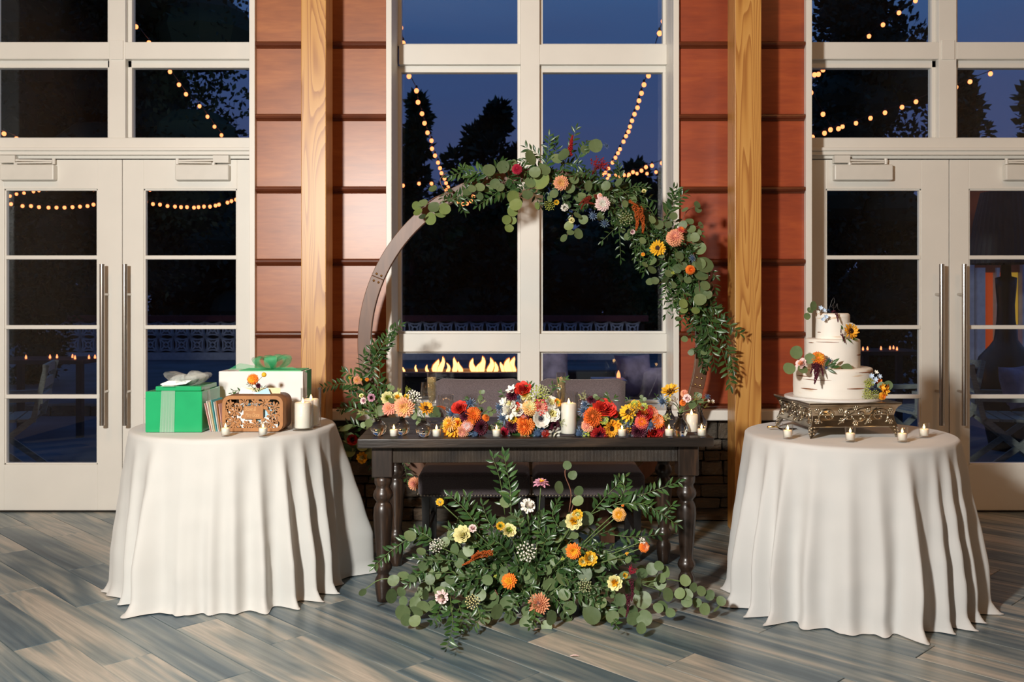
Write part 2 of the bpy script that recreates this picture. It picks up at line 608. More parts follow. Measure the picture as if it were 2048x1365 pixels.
# stacked stone
m_, nt_, b_ = new_mat('stacked_stone')
v_ = coords(nt_, (1, 1, 1), rnd=True)
nz_ = N(nt_, 'ShaderNodeTexNoise')
nz_.inputs['Scale'].default_value = 2.0
nz_.inputs['Detail'].default_value = 9
nz_.inputs['Roughness'].default_value = 0.65
nt_.links.new(v_, nz_.inputs['Vector'])
oi_ = N(nt_, 'ShaderNodeObjectInfo')
mx_ = N(nt_, 'ShaderNodeMix')
mx_.inputs[0].default_value = 0.5
nt_.links.new(nz_.outputs[0], mx_.inputs[2])
nt_.links.new(oi_.outputs['Random'], mx_.inputs[3])
nt_.links.new(ramp(nt_, mx_.outputs[0], ((0.2, (0.075, 0.060, 0.045)), (0.45, (0.16, 0.135, 0.105)), (0.6, (0.19, 0.13, 0.08)), (0.85, (0.30, 0.26, 0.21)))), b_.inputs['Base Color'])
b_.inputs['Roughness'].default_value = 0.85
bump(nt_, b_, nz_.outputs[0], 0.8, 0.15)
M['stacked_stone'] = m_
plain('mortar', (0.05, 0.043, 0.036), 0.95)
plain('ivory_cloth', (0.585, 0.585, 0.562), 0.85, var=0.025, scale=5, sheen=0.15, spec=0.2)
plain('pearl_cloth', (0.57, 0.573, 0.565), 0.85, var=0.025, scale=5, sheen=0.15, spec=0.2)
plain('chair_fabric', (0.135, 0.110, 0.118), 0.9, var=0.28, scale=240, sheen=0.3, spec=0.2, bmp=0.15)
plain('black_wood', (0.012, 0.011, 0.011), 0.4)
plain('nail_brass', (0.62, 0.52, 0.40), 0.3, metal=1.0)
plain('wax', (0.93, 0.89, 0.80), 0.45, var=0.02, sub=0.25)
plain('wick', (0.02, 0.02, 0.02), 0.9)
emit('flame', (1.0, 0.62, 0.22), 9.0)
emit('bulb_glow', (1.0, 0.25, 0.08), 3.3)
emit('fire_glow', (1.0, 0.52, 0.16), 5.0)
m_, nt_, b_ = new_mat('fire_edge')
b_.inputs['Base Color'].default_value = (0, 0, 0, 1)
b_.inputs['Emission Color'].default_value = (1.0, 0.20, 0.02, 1)
b_.inputs['Emission Strength'].default_value = 1.5
b_.inputs['Alpha'].default_value = 0.35
M['fire_edge'] = m_
plain('champagne', (0.80, 0.60, 0.28), 0.05, var=0.02)
b_ = M['champagne'].node_tree.nodes['Principled BSDF']
b_.inputs['Alpha'].default_value = 0.45
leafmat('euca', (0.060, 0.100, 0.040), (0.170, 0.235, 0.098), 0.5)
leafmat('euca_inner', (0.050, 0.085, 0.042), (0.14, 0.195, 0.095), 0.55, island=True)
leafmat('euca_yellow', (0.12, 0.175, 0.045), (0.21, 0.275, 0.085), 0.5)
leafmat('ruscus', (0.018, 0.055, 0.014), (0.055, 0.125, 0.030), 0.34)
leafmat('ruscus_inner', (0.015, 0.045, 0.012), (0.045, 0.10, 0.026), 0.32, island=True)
plain('green_stem', (0.11, 0.17, 0.05), 0.5)
plain('red_stem', (0.20, 0.085, 0.05), 0.5)
for nm_, c_ in dict(peach=(0.78, 0.36, 0.20), peach_deep=(0.70, 0.24, 0.10), orange=(0.85, 0.22, 0.025), orange_deep=(0.72, 0.12, 0.012), gold=(0.86, 0.42, 0.03), yellow=(0.86, 0.50, 0.03),
                    cream=(0.80, 0.74, 0.36), white=(0.82, 0.80, 0.72), blush=(0.82, 0.62, 0.60), lilac=(0.60, 0.30, 0.40), red=(0.62, 0.035, 0.02), red_deep=(0.36, 0.012, 0.012),
                    plum=(0.085, 0.008, 0.024), plum_deep=(0.04, 0.004, 0.012), crimson=(0.42, 0.012, 0.045), coral=(0.66, 0.11, 0.09), coral_light=(0.74, 0.30, 0.22), apricot=(0.82, 0.46, 0.16),
                    rust=(0.42, 0.085, 0.012), rust_dark=(0.20, 0.022, 0.010), sage=(0.42, 0.45, 0.24), lime=(0.40, 0.46, 0.08), thistle=(0.16, 0.23, 0.34), thistle_dark=(0.05, 0.09, 0.17),
                    brown=(0.045, 0.018, 0.008), ink=(0.012, 0.010, 0.028), sky_blue=(0.50, 0.62, 0.78), seed=(0.30, 0.21, 0.11)).items():
    plain('petal_' + nm_, c_, 0.6, var=0.18, scale=5, spec=0.3, rnd=0.12)

# ================================================================== THE ROOM
PY = 5.96          # face of the red panels
FY = 6.20          # face of doors and window frames
plain('plaster', (0.36, 0.27, 0.19), 0.8)
plain('ceiling_wood', (0.16, 0.085, 0.04), 0.6, var=0.3, stretch=(1, 8, 1))
# floor slab and its planks
fl = MB().box(-5.0, 5.0, -5.0, 6.32, -0.12, -0.008).build('floor', 'grout')
tag(fl, 'blue-grey and sand wood-look plank floor laid on the diagonal', kind='structure')
PW, PL, PN0 = 0.188, 1.22, 1.235
dv, nv = Vector((0.70710678, -0.70710678, 0)), Vector((0.70710678, 0.70710678, 0))
def clip(poly, inside, cut):
    out = []
    for i in range(len(poly)):
        a, b = poly[i - 1], poly[i]
        ia, ib = inside(a), inside(b)
        if ia != ib:
            out.append(cut(a, b))
        if ib:
            out.append(b)
    return out
def slab_mesh(poly):
    k = len(poly)
    ins = []
    cx_ = sum(p[0] for p in poly) / k
    cy_ = sum(p[1] for p in poly) / k
    top = []
    for x, y in poly:
        d_ = math.hypot(x - cx_, y - cy_)
        q = 1 - 0.0022 / max(d_, 0.01)
        top.append((cx_ + (x - cx_) * q, cy_ + (y - cy_) * q, 0.0))
    m_b = MB()
    m_b.add([(x, y, -0.008) for x, y in poly] + [(x, y, -0.0016) for x, y in poly] + top,
            [tuple(range(2 * k, 3 * k))] + [(i, (i + 1) % k, (i + 1) % k + k, i + k) for i in range(k)]
            + [(i + k, (i + 1) % k + k, (i + 1) % k + 2 * k, i + 2 * k) for i in range(k)])
    return m_b.mesh('plank', 'floor_plank')
full_plank = slab_mesh([(-PL / 2 + .0015, -PW / 2 + .0018), (PL / 2 - .0015, -PW / 2 + .0018), (PL / 2 - .0015, PW / 2 - .0018), (-PL / 2 + .0015, PW / 2 - .0018)])
rotz = Matrix(((dv.x, nv.x, 0), (dv.y, nv.y, 0), (0, 0, 1))).to_4x4()
rp = random.Random(3)
offs = [0.15, 0.62, 1.02, 0.36, 0.83]
for row in range(-26, 36):
    nc = PN0 + (row + 0.5) * PW
    sh = offs[row % 5] + rp.uniform(-0.08, 0.08)
    for k in range(-8, 8):
        tcn = sh + k * PL
        c = dv * tcn + nv * nc
        if not (-4.4 < c.x < 4.4 and 1.9 < c.y < 6.75):
            continue
        loc = Matrix.Translation(c) @ rotz
        quad = [(-PL / 2 + .0015, -PW / 2 + .0018), (PL / 2 - .0015, -PW / 2 + .0018), (PL / 2 - .0015, PW / 2 - .0018), (-PL / 2 + .0015, PW / 2 - .0018)]
        wy = lambda p: c.y + dv.y * p[0] + nv.y * p[1]
        lim = 6.195
        if all(wy(p) < lim for p in quad):
            inst('plank', full_plank, fl, loc)
        elif any(wy(p) < lim for p in quad):
            def cut(a, b):
                t = (lim - wy(a)) / (wy(b) - wy(a))
                return (a[0] + (b[0] - a[0]) * t, a[1] + (b[1] - a[1]) * t)
            poly = clip(quad, lambda p: wy(p) < lim, cut)
            if len(poly) >= 3:
                inst('plank', slab_mesh(poly), fl, loc)
for nm, args, mt in (('wall_left', (-5.1, -5.0, -5.0, 6.32, -0.1, 4.9), 'plaster'), ('wall_right', (5.0, 5.1, -5.0, 6.32, -0.1, 4.9), 'plaster'),
                     ('wall_rear', (-5.1, 5.1, -5.1, -5.0, -0.1, 4.9), 'plaster'), ('ceiling', (-5.1, 5.1, -5.1, 6.32, 4.8, 4.9), 'ceiling_wood')):
    o = MB().box(*args).build(nm, mt)
    o['kind'] = 'structure'
# ---- the window wall: cores of the piers, header and the base under the middle window
wf_ = MB()
wf_.box(-1.66, -0.835, 5.985, 6.32, 0, 4.0)
wf_.box(0.992, 1.785, 5.985, 6.32, 0, 4.0)
wf_.box(-0.835, 0.992, 6.0, 6.32, 0, 0.66)
wf_.box(-5.0, 5.0, 5.985, 6.32, 4.0, 4.8)
wf_.box(-5.0, -3.50, 5.985, 6.32, 0, 4.0)
wf_.box(3.71, 5.0, 5.985, 6.32, 0, 4.0)
wall = wf_.build('wall_front', 'mortar')
tag(wall, 'red-brown panelled window wall on a stacked stone base', kind='structure')
BZ = [0.711 + 0.4545 * k for k in range(8)]
def pier(x0, x1, mat='red_panel'):
    zs = [BZ[0]] + BZ[1:]
    for a, b in zip(zs[:-1], zs[1:]):
        MB().box(x0, x1, PY, 5.986, a + 0.021, b - 0.021).build('panel', mat, wall, bev=0.002)
    for z in zs:
        prof = [(0.0, -0.022), (-0.016, -0.022), (-0.026, -0.012), (-0.040, -0.008), (-0.046, 0.002), (-0.044, 0.012), (-0.034, 0.018), (-0.010, 0.021), (0, 0.022)]
        MB().prism([(u, v) for u, v in prof], (x0, PY + 0.012, z), (0, 1, 0), (0, 0, 1), (x1 - x0, 0, 0)).build('batten', 'red_batten', wall)
pier(-1.655, -0.833, 'orange_panel')
pier(0.99, 1.783)
pier(-4.95, -3.52, 'orange_panel')
pier(3.73, 4.95)
# ---- stacked stone base, one object per stone
rs = random.Random(5)
def stone_mesh(seed):
    rr = random.Random(seed)
    n = 4
    bm = bmesh.new()
    bmesh.ops.create_cube(bm, size=1.0)
    bmesh.ops.bevel(bm, geom=bm.edges[:], offset=0.07, segments=1, affect='EDGES')
    for v in bm.verts:
        v.co += Vector((rr.uniform(-.025, .025), rr.uniform(-.10, .05), rr.uniform(-.04, .04)))
    bmesh.ops.recalc_face_normals(bm, faces=bm.faces)
    me = bpy.data.meshes.new('stone')
    bm.to_mesh(me)
    bm.free()
    me.materials.append(M['stacked_stone'])
    return me
stones = [stone_mesh(s) for s in range(9)]
def stonework(x0, x1, z0, z1, y, parent, hmin=0.05, hmax=0.10, lmin=0.09, lmax=0.26):
    z = z0
    while z < z1 - 0.02:
        h = min(rs.uniform(hmin, hmax), z1 - z)
        if z1 - z - h < 0.035:
            h = z1 - z
        x = x0
        while x < x1 - 0.01:
            l = rs.uniform(lmin, lmax)
            if x1 - x - l < 0.06:
                l = x1 - x
            sx = rs.choice((-1, 1))
            m = Matrix.Translation((x + l / 2, y + rs.uniform(-0.004, 0.014), z + h / 2)) @ Matrix.Diagonal((sx * (l - 0.007), 0.09, h - 0.007, 1))
            inst('stone', rs.choice(stones), parent, m)
            x += l
        z += h
stonework(-1.66, 1.785, 0.0, 0.632, 5.975, wall)
sill = MB().box(-1.655, 1.783, 5.845, 6.22, 0.640, 0.705)
o = sill.build('sill', 'white_paint', wall, bev=0.008)
# ---- casings
def member(parent, name, x0, x1, z0, z1, y0, y1, mat='white_paint', bev=0.003):
    return MB().box(x0, x1, y0, y1, z0, z1).build(name, mat, parent, bev=bev)
TOPZ = 4.0
def pane(parent, x0, x1, z0, z1, y=FY + 0.055):
    return MB().box(x0, x1, y, y + 0.006, z0, z1).build('pane', 'window_glass', parent)
# window_1: the tall middle window
w2 = struct('window_1', (0.075, FY, 0.7), 'tall white-framed middle window of six panes behind the arch')
for x0, x1 in ((-0.835, -0.800), (0.957, 0.992)):
    member(w2, 'casing', x0, x1, 0.705, TOPZ, 5.92, 6.0)
for x0, x1 in ((-0.835, -0.80), (0.957, 0.992)):
    member(w2, 'jamb', x0, x1, 0.705, TOPZ, 6.0, 6.31)
member(w2, 'mullion', 0.003, 0.128, 0.705, TOPZ, FY - 0.012, 6.31)
xs = ((-0.80, 0.003), (0.128, 0.957))
for x0, x1 in xs:
    for nm, z0, z1 in (('sash_rail', 0.705, 0.725), ('sash_rail', 1.033, 1.046), ('sash_rail', 1.163, 1.180), ('sash_rail', 2.878, 2.920), ('sash_rail', 3.050, 3.066), ('sash_rail', 3.94, 4.0)):
        member(w2, nm, x0, x1, z0, z1, FY + 0.03, FY + 0.09)
    member(w2, 'transom', x0 + (0.012 if x0 < -.5 else 0), x1, 1.046, 1.163, FY - 0.01, 6.31)
    member(w2, 'transom', x0 + (0.012 if x0 < -.5 else 0), x1, 2.920, 3.050, FY - 0.01, 6.31)
    for z0, z1 in ((0.705, 1.046), (1.163, 2.92), (3.05, 4.0)):
        for a, b in ((x0, x0 + 0.022), (x1 - 0.020, x1)):
            member(w2, 'sash_stile', a, b, z0, z1, FY + 0.032, FY + 0.09)
    for z0, z1 in ((0.72, 1.04), (1.17, 2.89), (3.055, 3.96)):
        pane(w2, x0 + 0.01, x1 - 0.01, z0, z1)
# door bays: transom lights above a pair of glazed doors
def bay(idx, xc0, xc1, xm0, xm1, lab):
    """xc0..xc1 opening between casings, xm0..xm1 the middle mullion."""
    w = struct('window_%d' % idx, ((xc0 + xc1) / 2, FY, 2.3), lab)
    for x0, x1 in ((xc0 - 0.036, xc0), (xc1, xc1 + 0.036)):
        member(w, 'casing', x0, x1, 0.0, TOPZ, 5.915, 6.0)
    for x0, x1 in ((xc0 - 0.036, xc0 + 0.02), (xc1 - 0.02, xc1 + 0.036)):
        member(w, 'jamb', x0, x1, 0.0, TOPZ, 6.0, 6.31)
    member(w, 'mullion', xm0 + 0.028, xm1 - 0.028, 2.44, TOPZ, FY - 0.012, 6.31)
    for x0, x1 in ((xc0 + 0.02, xm0 + 0.028), (xm1 - 0.028, xc1 - 0.02)):
        member(w, 'transom', x0, x1, 2.955, 3.066, FY - 0.012, 6.31)
        for z0, z1 in ((2.436, 2.450), (2.908, 2.955), (3.066, 3.074), (3.94, 4.0)):
            member(w, 'sash_rail', x0, x1, z0, z1, FY + 0.03, FY + 0.09)
        for z0, z1 in ((2.45, 2.955), (3.066, 3.96)):
            member(w, 'sash_stile', x0, x0 + 0.026, z0, z1, FY + 0.03, FY + 0.09)
            member(w, 'sash_stile', x1 - 0.028, x1, z0, z1, FY + 0.03, FY + 0.09)
            pane(w, x0 + 0.01, x1 - 0.01, z0 - 0.01, z1 + 0.01)
    member(w, 'cover_plate', (xm0 + xm1) / 2 - 0.042, (xm0 + xm1) / 2 + 0.042, 2.95, 3.075, FY - 0.022, FY, bev=0.002)
    # stepped head moulding above the doors
    for z0, z1, yy in ((2.305, 2.325, FY - 0.010), (2.325, 2.350, FY - 0.045), (2.350, 2.372, FY - 0.060), (2.372, 2.44, FY - 0.020)):
        member(w, 'head_moulding', xc0 + 0.02, xc1 - 0.02, z0, z1, yy, 6.31, bev=0.004)
    return w
bay(2, -3.48, -1.687, -2.705, -2.543, 'white transom window over the glazed doors beside the gift table')
bay(3, 1.819, 3.69, 2.700, 2.872, 'white transom window over the glazed doors beside the cake table')
def door(idx, x0, x1, gx0, gx1, hx, closer, lab):
    d = struct('door_%d' % idx, ((x0 + x1) / 2, FY, 0.0), lab)
    y0, y1 = FY, FY + 0.045
    gz0, gz1 = 0.308, 2.109
    member(d, 'stile', x0, gx0, 0.010, 2.300, y0, y1, bev=0.002)
    member(d, 'stile', gx1, x1, 0.010, 2.300, y0, y1, bev=0.002)
    member(d, 'rail', gx0, gx1, gz1, 2.300, y0, y1, bev=0.002)
    member(d, 'rail', gx0, gx1, 0.010, gz0, y0, y1, bev=0.002)
    # bead around the glass
    for a in ((gx0, gx0 + 0.010, gz0, gz1), (gx1 - 0.010, gx1, gz0, gz1), (gx0, gx1, gz0, gz0 + 0.010), (gx0, gx1, gz1 - 0.010, gz1)):
        member(d, 'bead', *a, y0 + 0.008, y1, bev=0.002)
    for z in (1.662, 1.206, 0.752):
        member(d, 'muntin', gx0, gx1, z - 0.013, z + 0.013, y0 + 0.004, y1, bev=0.004)
    zz = [gz0, 0.752, 1.206, 1.662, gz1]
    for a, b in zip(zz[:-1], zz[1:]):
        pane(d, gx0 + 0.004, gx1 - 0.004, a, b, y0 + 0.022)
    h = MB().tube([(hx, FY - 0.085, 0.575), (hx, FY - 0.085, 1.615)], 0.016, 16).build('pull_handle', 'steel', d)
    tag(h, 'long brushed steel pull handle')
    for z in (0.79, 1.42):
        MB().tube([(hx, FY - 0.085, z), (hx, FY + 0.001, z)], 0.0095, 12).build('standoff', 'steel', h)
    MB().box(x0, x1, FY - 0.01, FY + 0.06, -0.008, 0.010).build('threshold', 'threshold', d)
    cx0, cx1, flip = closer
    c = member(d, 'door_closer', cx0, cx1, 2.160, 2.262, FY - 0.055, FY, 'hardware_white', bev=0.008)
    sgn = -1 if flip else 1
    base = cx0 + 0.05 if sgn > 0 else cx1 - 0.05
    arm = MB()
    arm.box(base - 0.05, base + 0.05, FY - 0.055, FY - 0.005, 2.272, 2.320)
    arm.bar((base + sgn * 0.02, FY - 0.04, 2.290), (base + sgn * 0.30, FY - 0.03, 2.288), 0.014, 0.012)
    arm.bar((base + sgn * 0.06, FY - 0.05, 2.272), (base + sgn * 0.28, FY - 0.035, 2.276), 0.012, 0.010)
    arm.tube([(base + sgn * 0.29, FY - 0.03, 2.266), (base + sgn * 0.29, FY - 0.03, 2.302)], 0.011, 10)
    arm.tube([(base + sgn * 0.05, FY - 0.045, 2.258), (base + sgn * 0.05, FY - 0.045, 2.275)], 0.012, 10)
    arm.build('closer_arm', 'hardware_white', c)
    return d
door(1, -3.42, -2.598, -3.367, -2.757, -2.690, (-3.368, -3.018, False), 'white glazed door with steel pull, farther from the red panels beside the gifts')
door(2, -2.594, -1.745, -2.457, -1.847, -2.545, (-2.234, -1.886, True), 'white glazed door with steel pull behind the green gift box')
door(3, 1.900, 2.799, 1.997, 2.620, 2.715, (2.036, 2.415, False), 'white glazed door with steel pull behind the wedding cake')
door(4, 2.805, 3.660, 2.930, 3.553, 2.860, (3.145, 3.50, True), 'white glazed door with steel pull, farther from the red panels beside the cake')
# ---- two square timber posts
for x0, x1, lab in ((-1.291, -1.1436, 'square honey-coloured timber post behind the gift table'), (1.267, 1.4236, 'square honey-coloured timber post beside the cake table')):
    p = MB().box(x0, x1, 5.60, 5.80, 0, 4.8).build('timber_post', 'fir', bev=0.004)
    tag(p, lab, 'post', 'timber posts', 'structure')

# ================================================================== OUTDOORS AT DUSK
plain('paving', (0.10, 0.12, 0.15), 0.6, var=0.35, scale=1.2)
g = MB().box(-40, 40, 6.32, 80, -0.15, -0.02).build('ground', 'paving')
tag(g, 'dark slate terrace outside the windows', kind='structure')
plain('breeze_white', (0.62, 0.58, 0.60), 0.8)
plain('coping_red', (0.13, 0.03, 0.035), 0.8)
plain('tree_bark', (0.02, 0.016, 0.012), 0.9)
leafmat('night_leaf', (0.010, 0.022, 0.018), (0.030, 0.055, 0.035), 0.7, island=True, spec=0.2)
# lattice garden wall of breeze blocks
BW = 0.364
bwY = 22.3
bb = MB()
h = BW / 2 - 0.004
def bbar(a, b, w):
    bb.obox(((a[0] + b[0]) / 2, 0, (a[1] + b[1]) / 2),
        Vector((b[0] - a[0], 0, b[1] - a[1])) * 0.5, (0, 0.07, 0), Vector((-(b[1] - a[1]), 0, b[0] - a[0])).normalized() * (w / 2))
for q in range(4):
    ca, sa = (1, 0, -1, 0)[q], (0, 1, 0, -1)[q]
    rot = lambda u, v: (u * ca - v * sa, u * sa + v * ca)
    arc = [(-h + 2 * h * t / 6, h - 0.016 - 0.042 * math.sin(math.pi * t / 6)) for t in range(7)]
    for a, b in zip(arc[:-1], arc[1:]):
        bbar(rot(*a), rot(*b), 0.030)
    bbar(rot(h, h), rot(0.045, 0.045), 0.034)
    bbar(rot(0.0, 0.072), rot(0.072, 0.0), 0.028)
    bbar(rot(h - 0.03, h), rot(h, h), 0.05)
block_me = bb.mesh('breeze_block', 'breeze_white')
bw = struct('garden_wall', (-5, bwY, 0), 'low white lattice block garden wall across the terrace')
bw['kind'] = 'structure'
MB().box(-11.4, 3.0, bwY - 0.1, bwY + 0.1, -0.02, 0.150).build('plinth', 'breeze_white', bw)
MB().box(-11.4, 3.0, bwY - 0.11, bwY + 0.11, 0.150 + 2 * BW, 0.150 + 2 * BW + 0.14).build('coping', 'coping_red', bw)
for r_ in range(2):
    for k in range(39):
        inst('breeze_block', block_me, bw, Matrix.Translation((-11.2 + BW * k, bwY, 0.150 + BW * (r_ + 0.5))))
MB().box(-11.4, 3.0, bwY + 0.6, bwY + 0.65, -0.02, 0.8).build('back_board', 'tree_bark', bw)
# trees
def tree(label, x, y, z0, ht, rx, n, seed, lobes=14, leaf=0.10, kind='round', name='tree', thin=1.0):
    rr = random.Random(seed)
    t = thing(name, label, 'tree', (x, y, -0.02))
    MB().tube([(x, y, -0.02), (x + rr.uniform(-.1, .1), y, z0 + ht * 0.3), (x, y, z0 + ht * 0.72)], [0.035 * ht, 0.028 * ht, 0.010 * ht], 7).build('trunk', 'tree_bark', t)
    mb = MB()
    cs = []
    for i in range(lobes):
        u = (i + 0.5) / lobes
        if kind == 'cone':
            rad = rx * (1 - u) ** 0.75
        elif kind == 'feather':
            rad = rx * (1 - u * u) ** 0.6
        else:
            rad = rx * math.sin(math.pi * (0.10 + 0.88 * u)) ** 0.7
        a = rr.uniform(0, 6.28)
        q = rr.uniform(0.25, 0.75) if kind != 'feather' else rr.uniform(0.1, 1.25)
        c = Vector((x + math.cos(a) * rad * q, y + math.sin(a) * rad * q * 0.6, z0 + ht * u))
        rl = rad * 0.45 + rx * 0.14
        if kind == 'feather':
            rl = rx * rr.uniform(0.22, 0.36) * (1 - 0.45 * u)
        cs.append((c, rl))
        mb.ball(c, rl * 0.62 * thin, 9, 6, (1, 1, 0.8))
    k = 0
    for i in range(n):
        c, rl = rr.choice(cs)
        d = Vector((rr.gauss(0, 1), rr.gauss(0, 1), rr.gauss(0, 1))).normalized()
        p = c + d * rl * (rr.random() ** 0.35) * 1.12
        ax = (d + Vector((rr.uniform(-.8, .8), rr.uniform(-.8, .8), rr.uniform(-.5, .9)))).normalized()
        s = ax.orthogonal().normalized()
        s = (Matrix.Rotation(rr.uniform(0, 6.28), 3, ax) @ s) * leaf * rr.uniform(0.22, 0.42)
        ax = ax * leaf * rr.uniform(0.6, 1.5)
        mb.add([p, p + ax * 0.5 + s, p + ax, p + ax * 0.5 - s], [(0, 1, 2, 3)])
    cr = mb.build('crown', 'night_leaf', t)
    return t
def at_ground(px, Y):
    return (px - CX) / F_PX * Y
tree('huge dark broadleaf tree filling the transom panes above the gift table', at_ground(235, 15), 15, 2.0, 6.2, 2.15, 22000, 1, 30, 0.10)
tree('dark spreading tree close behind the transom panes, farthest from the arch', at_ground(-60, 17), 17, 1.7, 6.8, 2.4, 16000, 2, 28, 0.11)
tree('dark clipped conifer beside the lattice wall behind the glazed door', at_ground(75, 16), 16, -0.05, 2.2, 0.62, 3500, 3, 14, 0.09, 'round')
tree('slim dusk tree silhouetted beside the falling string of bulbs in the middle window', at_ground(835, 27), 27, 0.8, 6.3, 1.0, 3600, 4, 24, 0.26, 'feather', thin=0.5)
tree('feathery dusk tree silhouetted behind the bare curve of the arch', at_ground(985, 28), 28, 0.8, 6.2, 1.75, 5600, 5, 34, 0.26, 'feather', thin=0.5)
tree('low dusk tree beneath the level string of bulbs in the middle window', at_ground(1275, 28), 28, 0.3, 4.9, 1.35, 4200, 6, 18, 0.2)
tree('dusk tree peeking beside the edge of the middle window above the garland', at_ground(1350, 27), 27, 0.3, 5.3, 0.8, 3000, 16, 14, 0.2)
tree('tall dark evergreen behind the transom pane above the wedding cake', at_ground(1745, 14), 14, 0.2, 6.6, 1.25, 18000, 7, 36, 0.10, 'round')
tree('small evergreen with sky above it at the red panel edge of the cake doors', at_ground(1650, 17), 17, 0.2, 5.7, 0.62, 4000, 17, 18, 0.12, 'cone')
tree('dark evergreen behind the cover plate of the cake-side mullion', at_ground(1915, 15), 15, 0.2, 4.75, 1.0, 5500, 8, 22, 0.13, 'cone')
tree('pine with flat spiky boughs against blue sky beyond the cake doors', at_ground(2075, 16), 16, 1.6, 3.3, 0.85, 2600, 9, 12, 0.16, thin=0.5)
for i, (px, top, w_) in enumerate(((760, 370, 2.0), (900, 385, 2.1), (1010, 370, 2.2), (1130, 380, 2.2), (1215, 392, 1.8), (1330, 390, 2.0), (560, 300, 2.4), (420, 250, 2.6), (1500, 300, 2.6), (1640, 320, 2.2), (-20, 380, 2.6), (130, 400, 2.6), (270, 390, 2.6), (955, 420, 2.4))):
    Y = 31 + (i % 3)
    zt = EYE - (top - CY) / F_PX * Y
    tree('dark shrub in the planting belt beyond the lattice wall', at_ground(px, Y), Y, -0.1, zt, w_ * 1.25, 2200, 40 + i, 14, 0.22, name='shrub')
ORDN = ('first', 'second', 'third', 'fourth', 'fifth', 'sixth', 'seventh', 'eighth', 'ninth', 'tenth', 'eleventh', 'twelfth', 'thirteenth', 'fourteenth')
for i, o in enumerate(sorted((o for o in col.objects if o.name.startswith('shrub') and o.parent is None), key=lambda q: q.location.x)):
    o['label'] = '%s dark shrub from the gift-side end of the planting belt beyond the lattice wall' % ORDN[i]
    o['group'] = 'shrubs in the planting belt'
    o['category'] = 'shrub'
# string lights: wire with sockets and bulbs
bulb_me = MB().ball((0, 0, -0.040), 0.036, 10, 7, (1, 1, 1.1)).mesh('bulb', 'bulb_glow', True)
sock_me = MB().lathe([(0.016, -0.012), (0.020, 0.0), (0.016, 0.035), (0.006, 0.045)], 8).mesh('socket', 'dark_metal')
def strand(label, pts, y0, y1, bs=1.0, close=None):
    ys = [y0 + (y1 - y0) * i / max(1, len(pts) - 1) for i in range(len(pts))]
    ps = [W(a, b, y) for (a, b), y in zip(pts, ys)]
    t = thing('string_light', label, 'string light', ps[0], 'strings of bulbs over the terrace')
    top = [p + Vector((0, 0, 0.045 * bs)) for p in ps]
    pre = top[0] + (top[0] - top[1]) * 1.5
    post = top[-1] + (top[-1] - top[-2]) * 1.5
    MB().tube([pre] + top + [post], 0.006 * bs, 5).build('wire', 'dark_metal', t)
    for p in ps:
        m = Matrix.Translation(p + Vector((0, 0, 0.035 * bs))) @ Matrix.Diagonal((bs, bs, bs, 1))
        b = inst('bulb', bulb_me, t, m)
        s = bpy.data.objects.new('socket', sock_me)
        col.objects.link(s)
        s.parent = b
strand('string of bulbs slanting across the dark tree above the gift table', [(262, 28), (272, 53), (298, 85), (318, 115), (340, 143), (358, 169), (372, 188), (399, 212), (415, 233), (429, 253), (443, 270), (458, 290)], 9.0, 12.5, 0.62)
strand('short end of a string of bulbs low in the transom corner farthest from the arch', [(-14, 262), (8, 267), (33, 277), (58, 288)], 9.5, 10.5, 0.62)
strand('string of bulbs falling steeply through the sky beside the bare curve of the arch', [(797, 20), (801, 55), (806, 86), (812, 122), (818, 152), (833, 181), (836, 204), (844, 227), (849, 246), (855, 265), (863, 281), (864, 297), (870, 311), (876, 325), (880, 336), (883, 346), (889, 357), (892, 366), (896, 374)], 9.5, 15, 0.75)
strand('string of bulbs falling steeply through the sky above the garland flowers', [(1331, 20), (1327, 42), (1319, 66), (1309, 100), (1300, 134), (1297, 151), (1288, 169), (1283, 186), (1278, 201), (1275, 215), (1269, 228), (1264, 241), (1260, 253), (1257, 263), (1252, 272), (1247, 283), (1240, 298), (1236, 306), (1231, 315), (1225, 325), (1217, 337), (1211, 345)], 9.5, 15, 0.75)
strand('nearly level string of bulbs above the low tree in the middle window', [(1205, 349), (1218, 350), (1232, 349), (1248, 350), (1258, 349), (1266, 344), (1283, 341), (1292, 334), (1304, 331), (1324, 326), (1345, 318)], 15, 13, 0.75)
strand('second level string of bulbs close beneath the first in the middle window', [(1215, 356), (1240, 353), (1257, 352), (1274, 347), (1294, 347), (1312, 344), (1340, 337)], 15.5, 14.5, 0.7)
strand('three bulbs and a small loop of a string hanging behind the bare arch curve', [(806, 371), (838, 367), (863, 367), (892, 380), (910, 394), (917, 404), (926, 408), (934, 407), (942, 402), (947, 392), (954, 376)], 14, 14, 0.72)
strand('upper sagging string of bulbs in the glass of the door farther from the arch', [(8, 396), (20, 392), (33, 388), (48, 386), (67, 383), (78, 381), (94, 379), (110, 378), (138, 378), (163, 378), (187, 379)], 14, 14, 0.62)
strand('lower sagging string of bulbs in the glass of the door farther from the arch', [(12, 404), (22, 408), (45, 412), (62, 412), (78, 414), (97, 415), (113, 415), (129, 415), (145, 414), (160, 413), (175, 412), (187, 409), (200, 405)], 13, 13, 0.66)
strand('upper sagging string of bulbs in the door glass above the green gift box', [(282, 388), (292, 384), (300, 380), (307, 379), (341, 378), (366, 378), (405, 378), (440, 378), (464, 378)], 14, 14, 0.6)
strand('lower sagging string of bulbs in the door glass above the green gift box', [(280, 400), (292, 404), (306, 408), (320, 409), (335, 412), (350, 413), (362, 414), (374, 414), (388, 415), (397, 414), (408, 413), (420, 413), (431, 411), (438, 409), (455, 405), (463, 402), (472, 399)], 13, 13, 0.66)
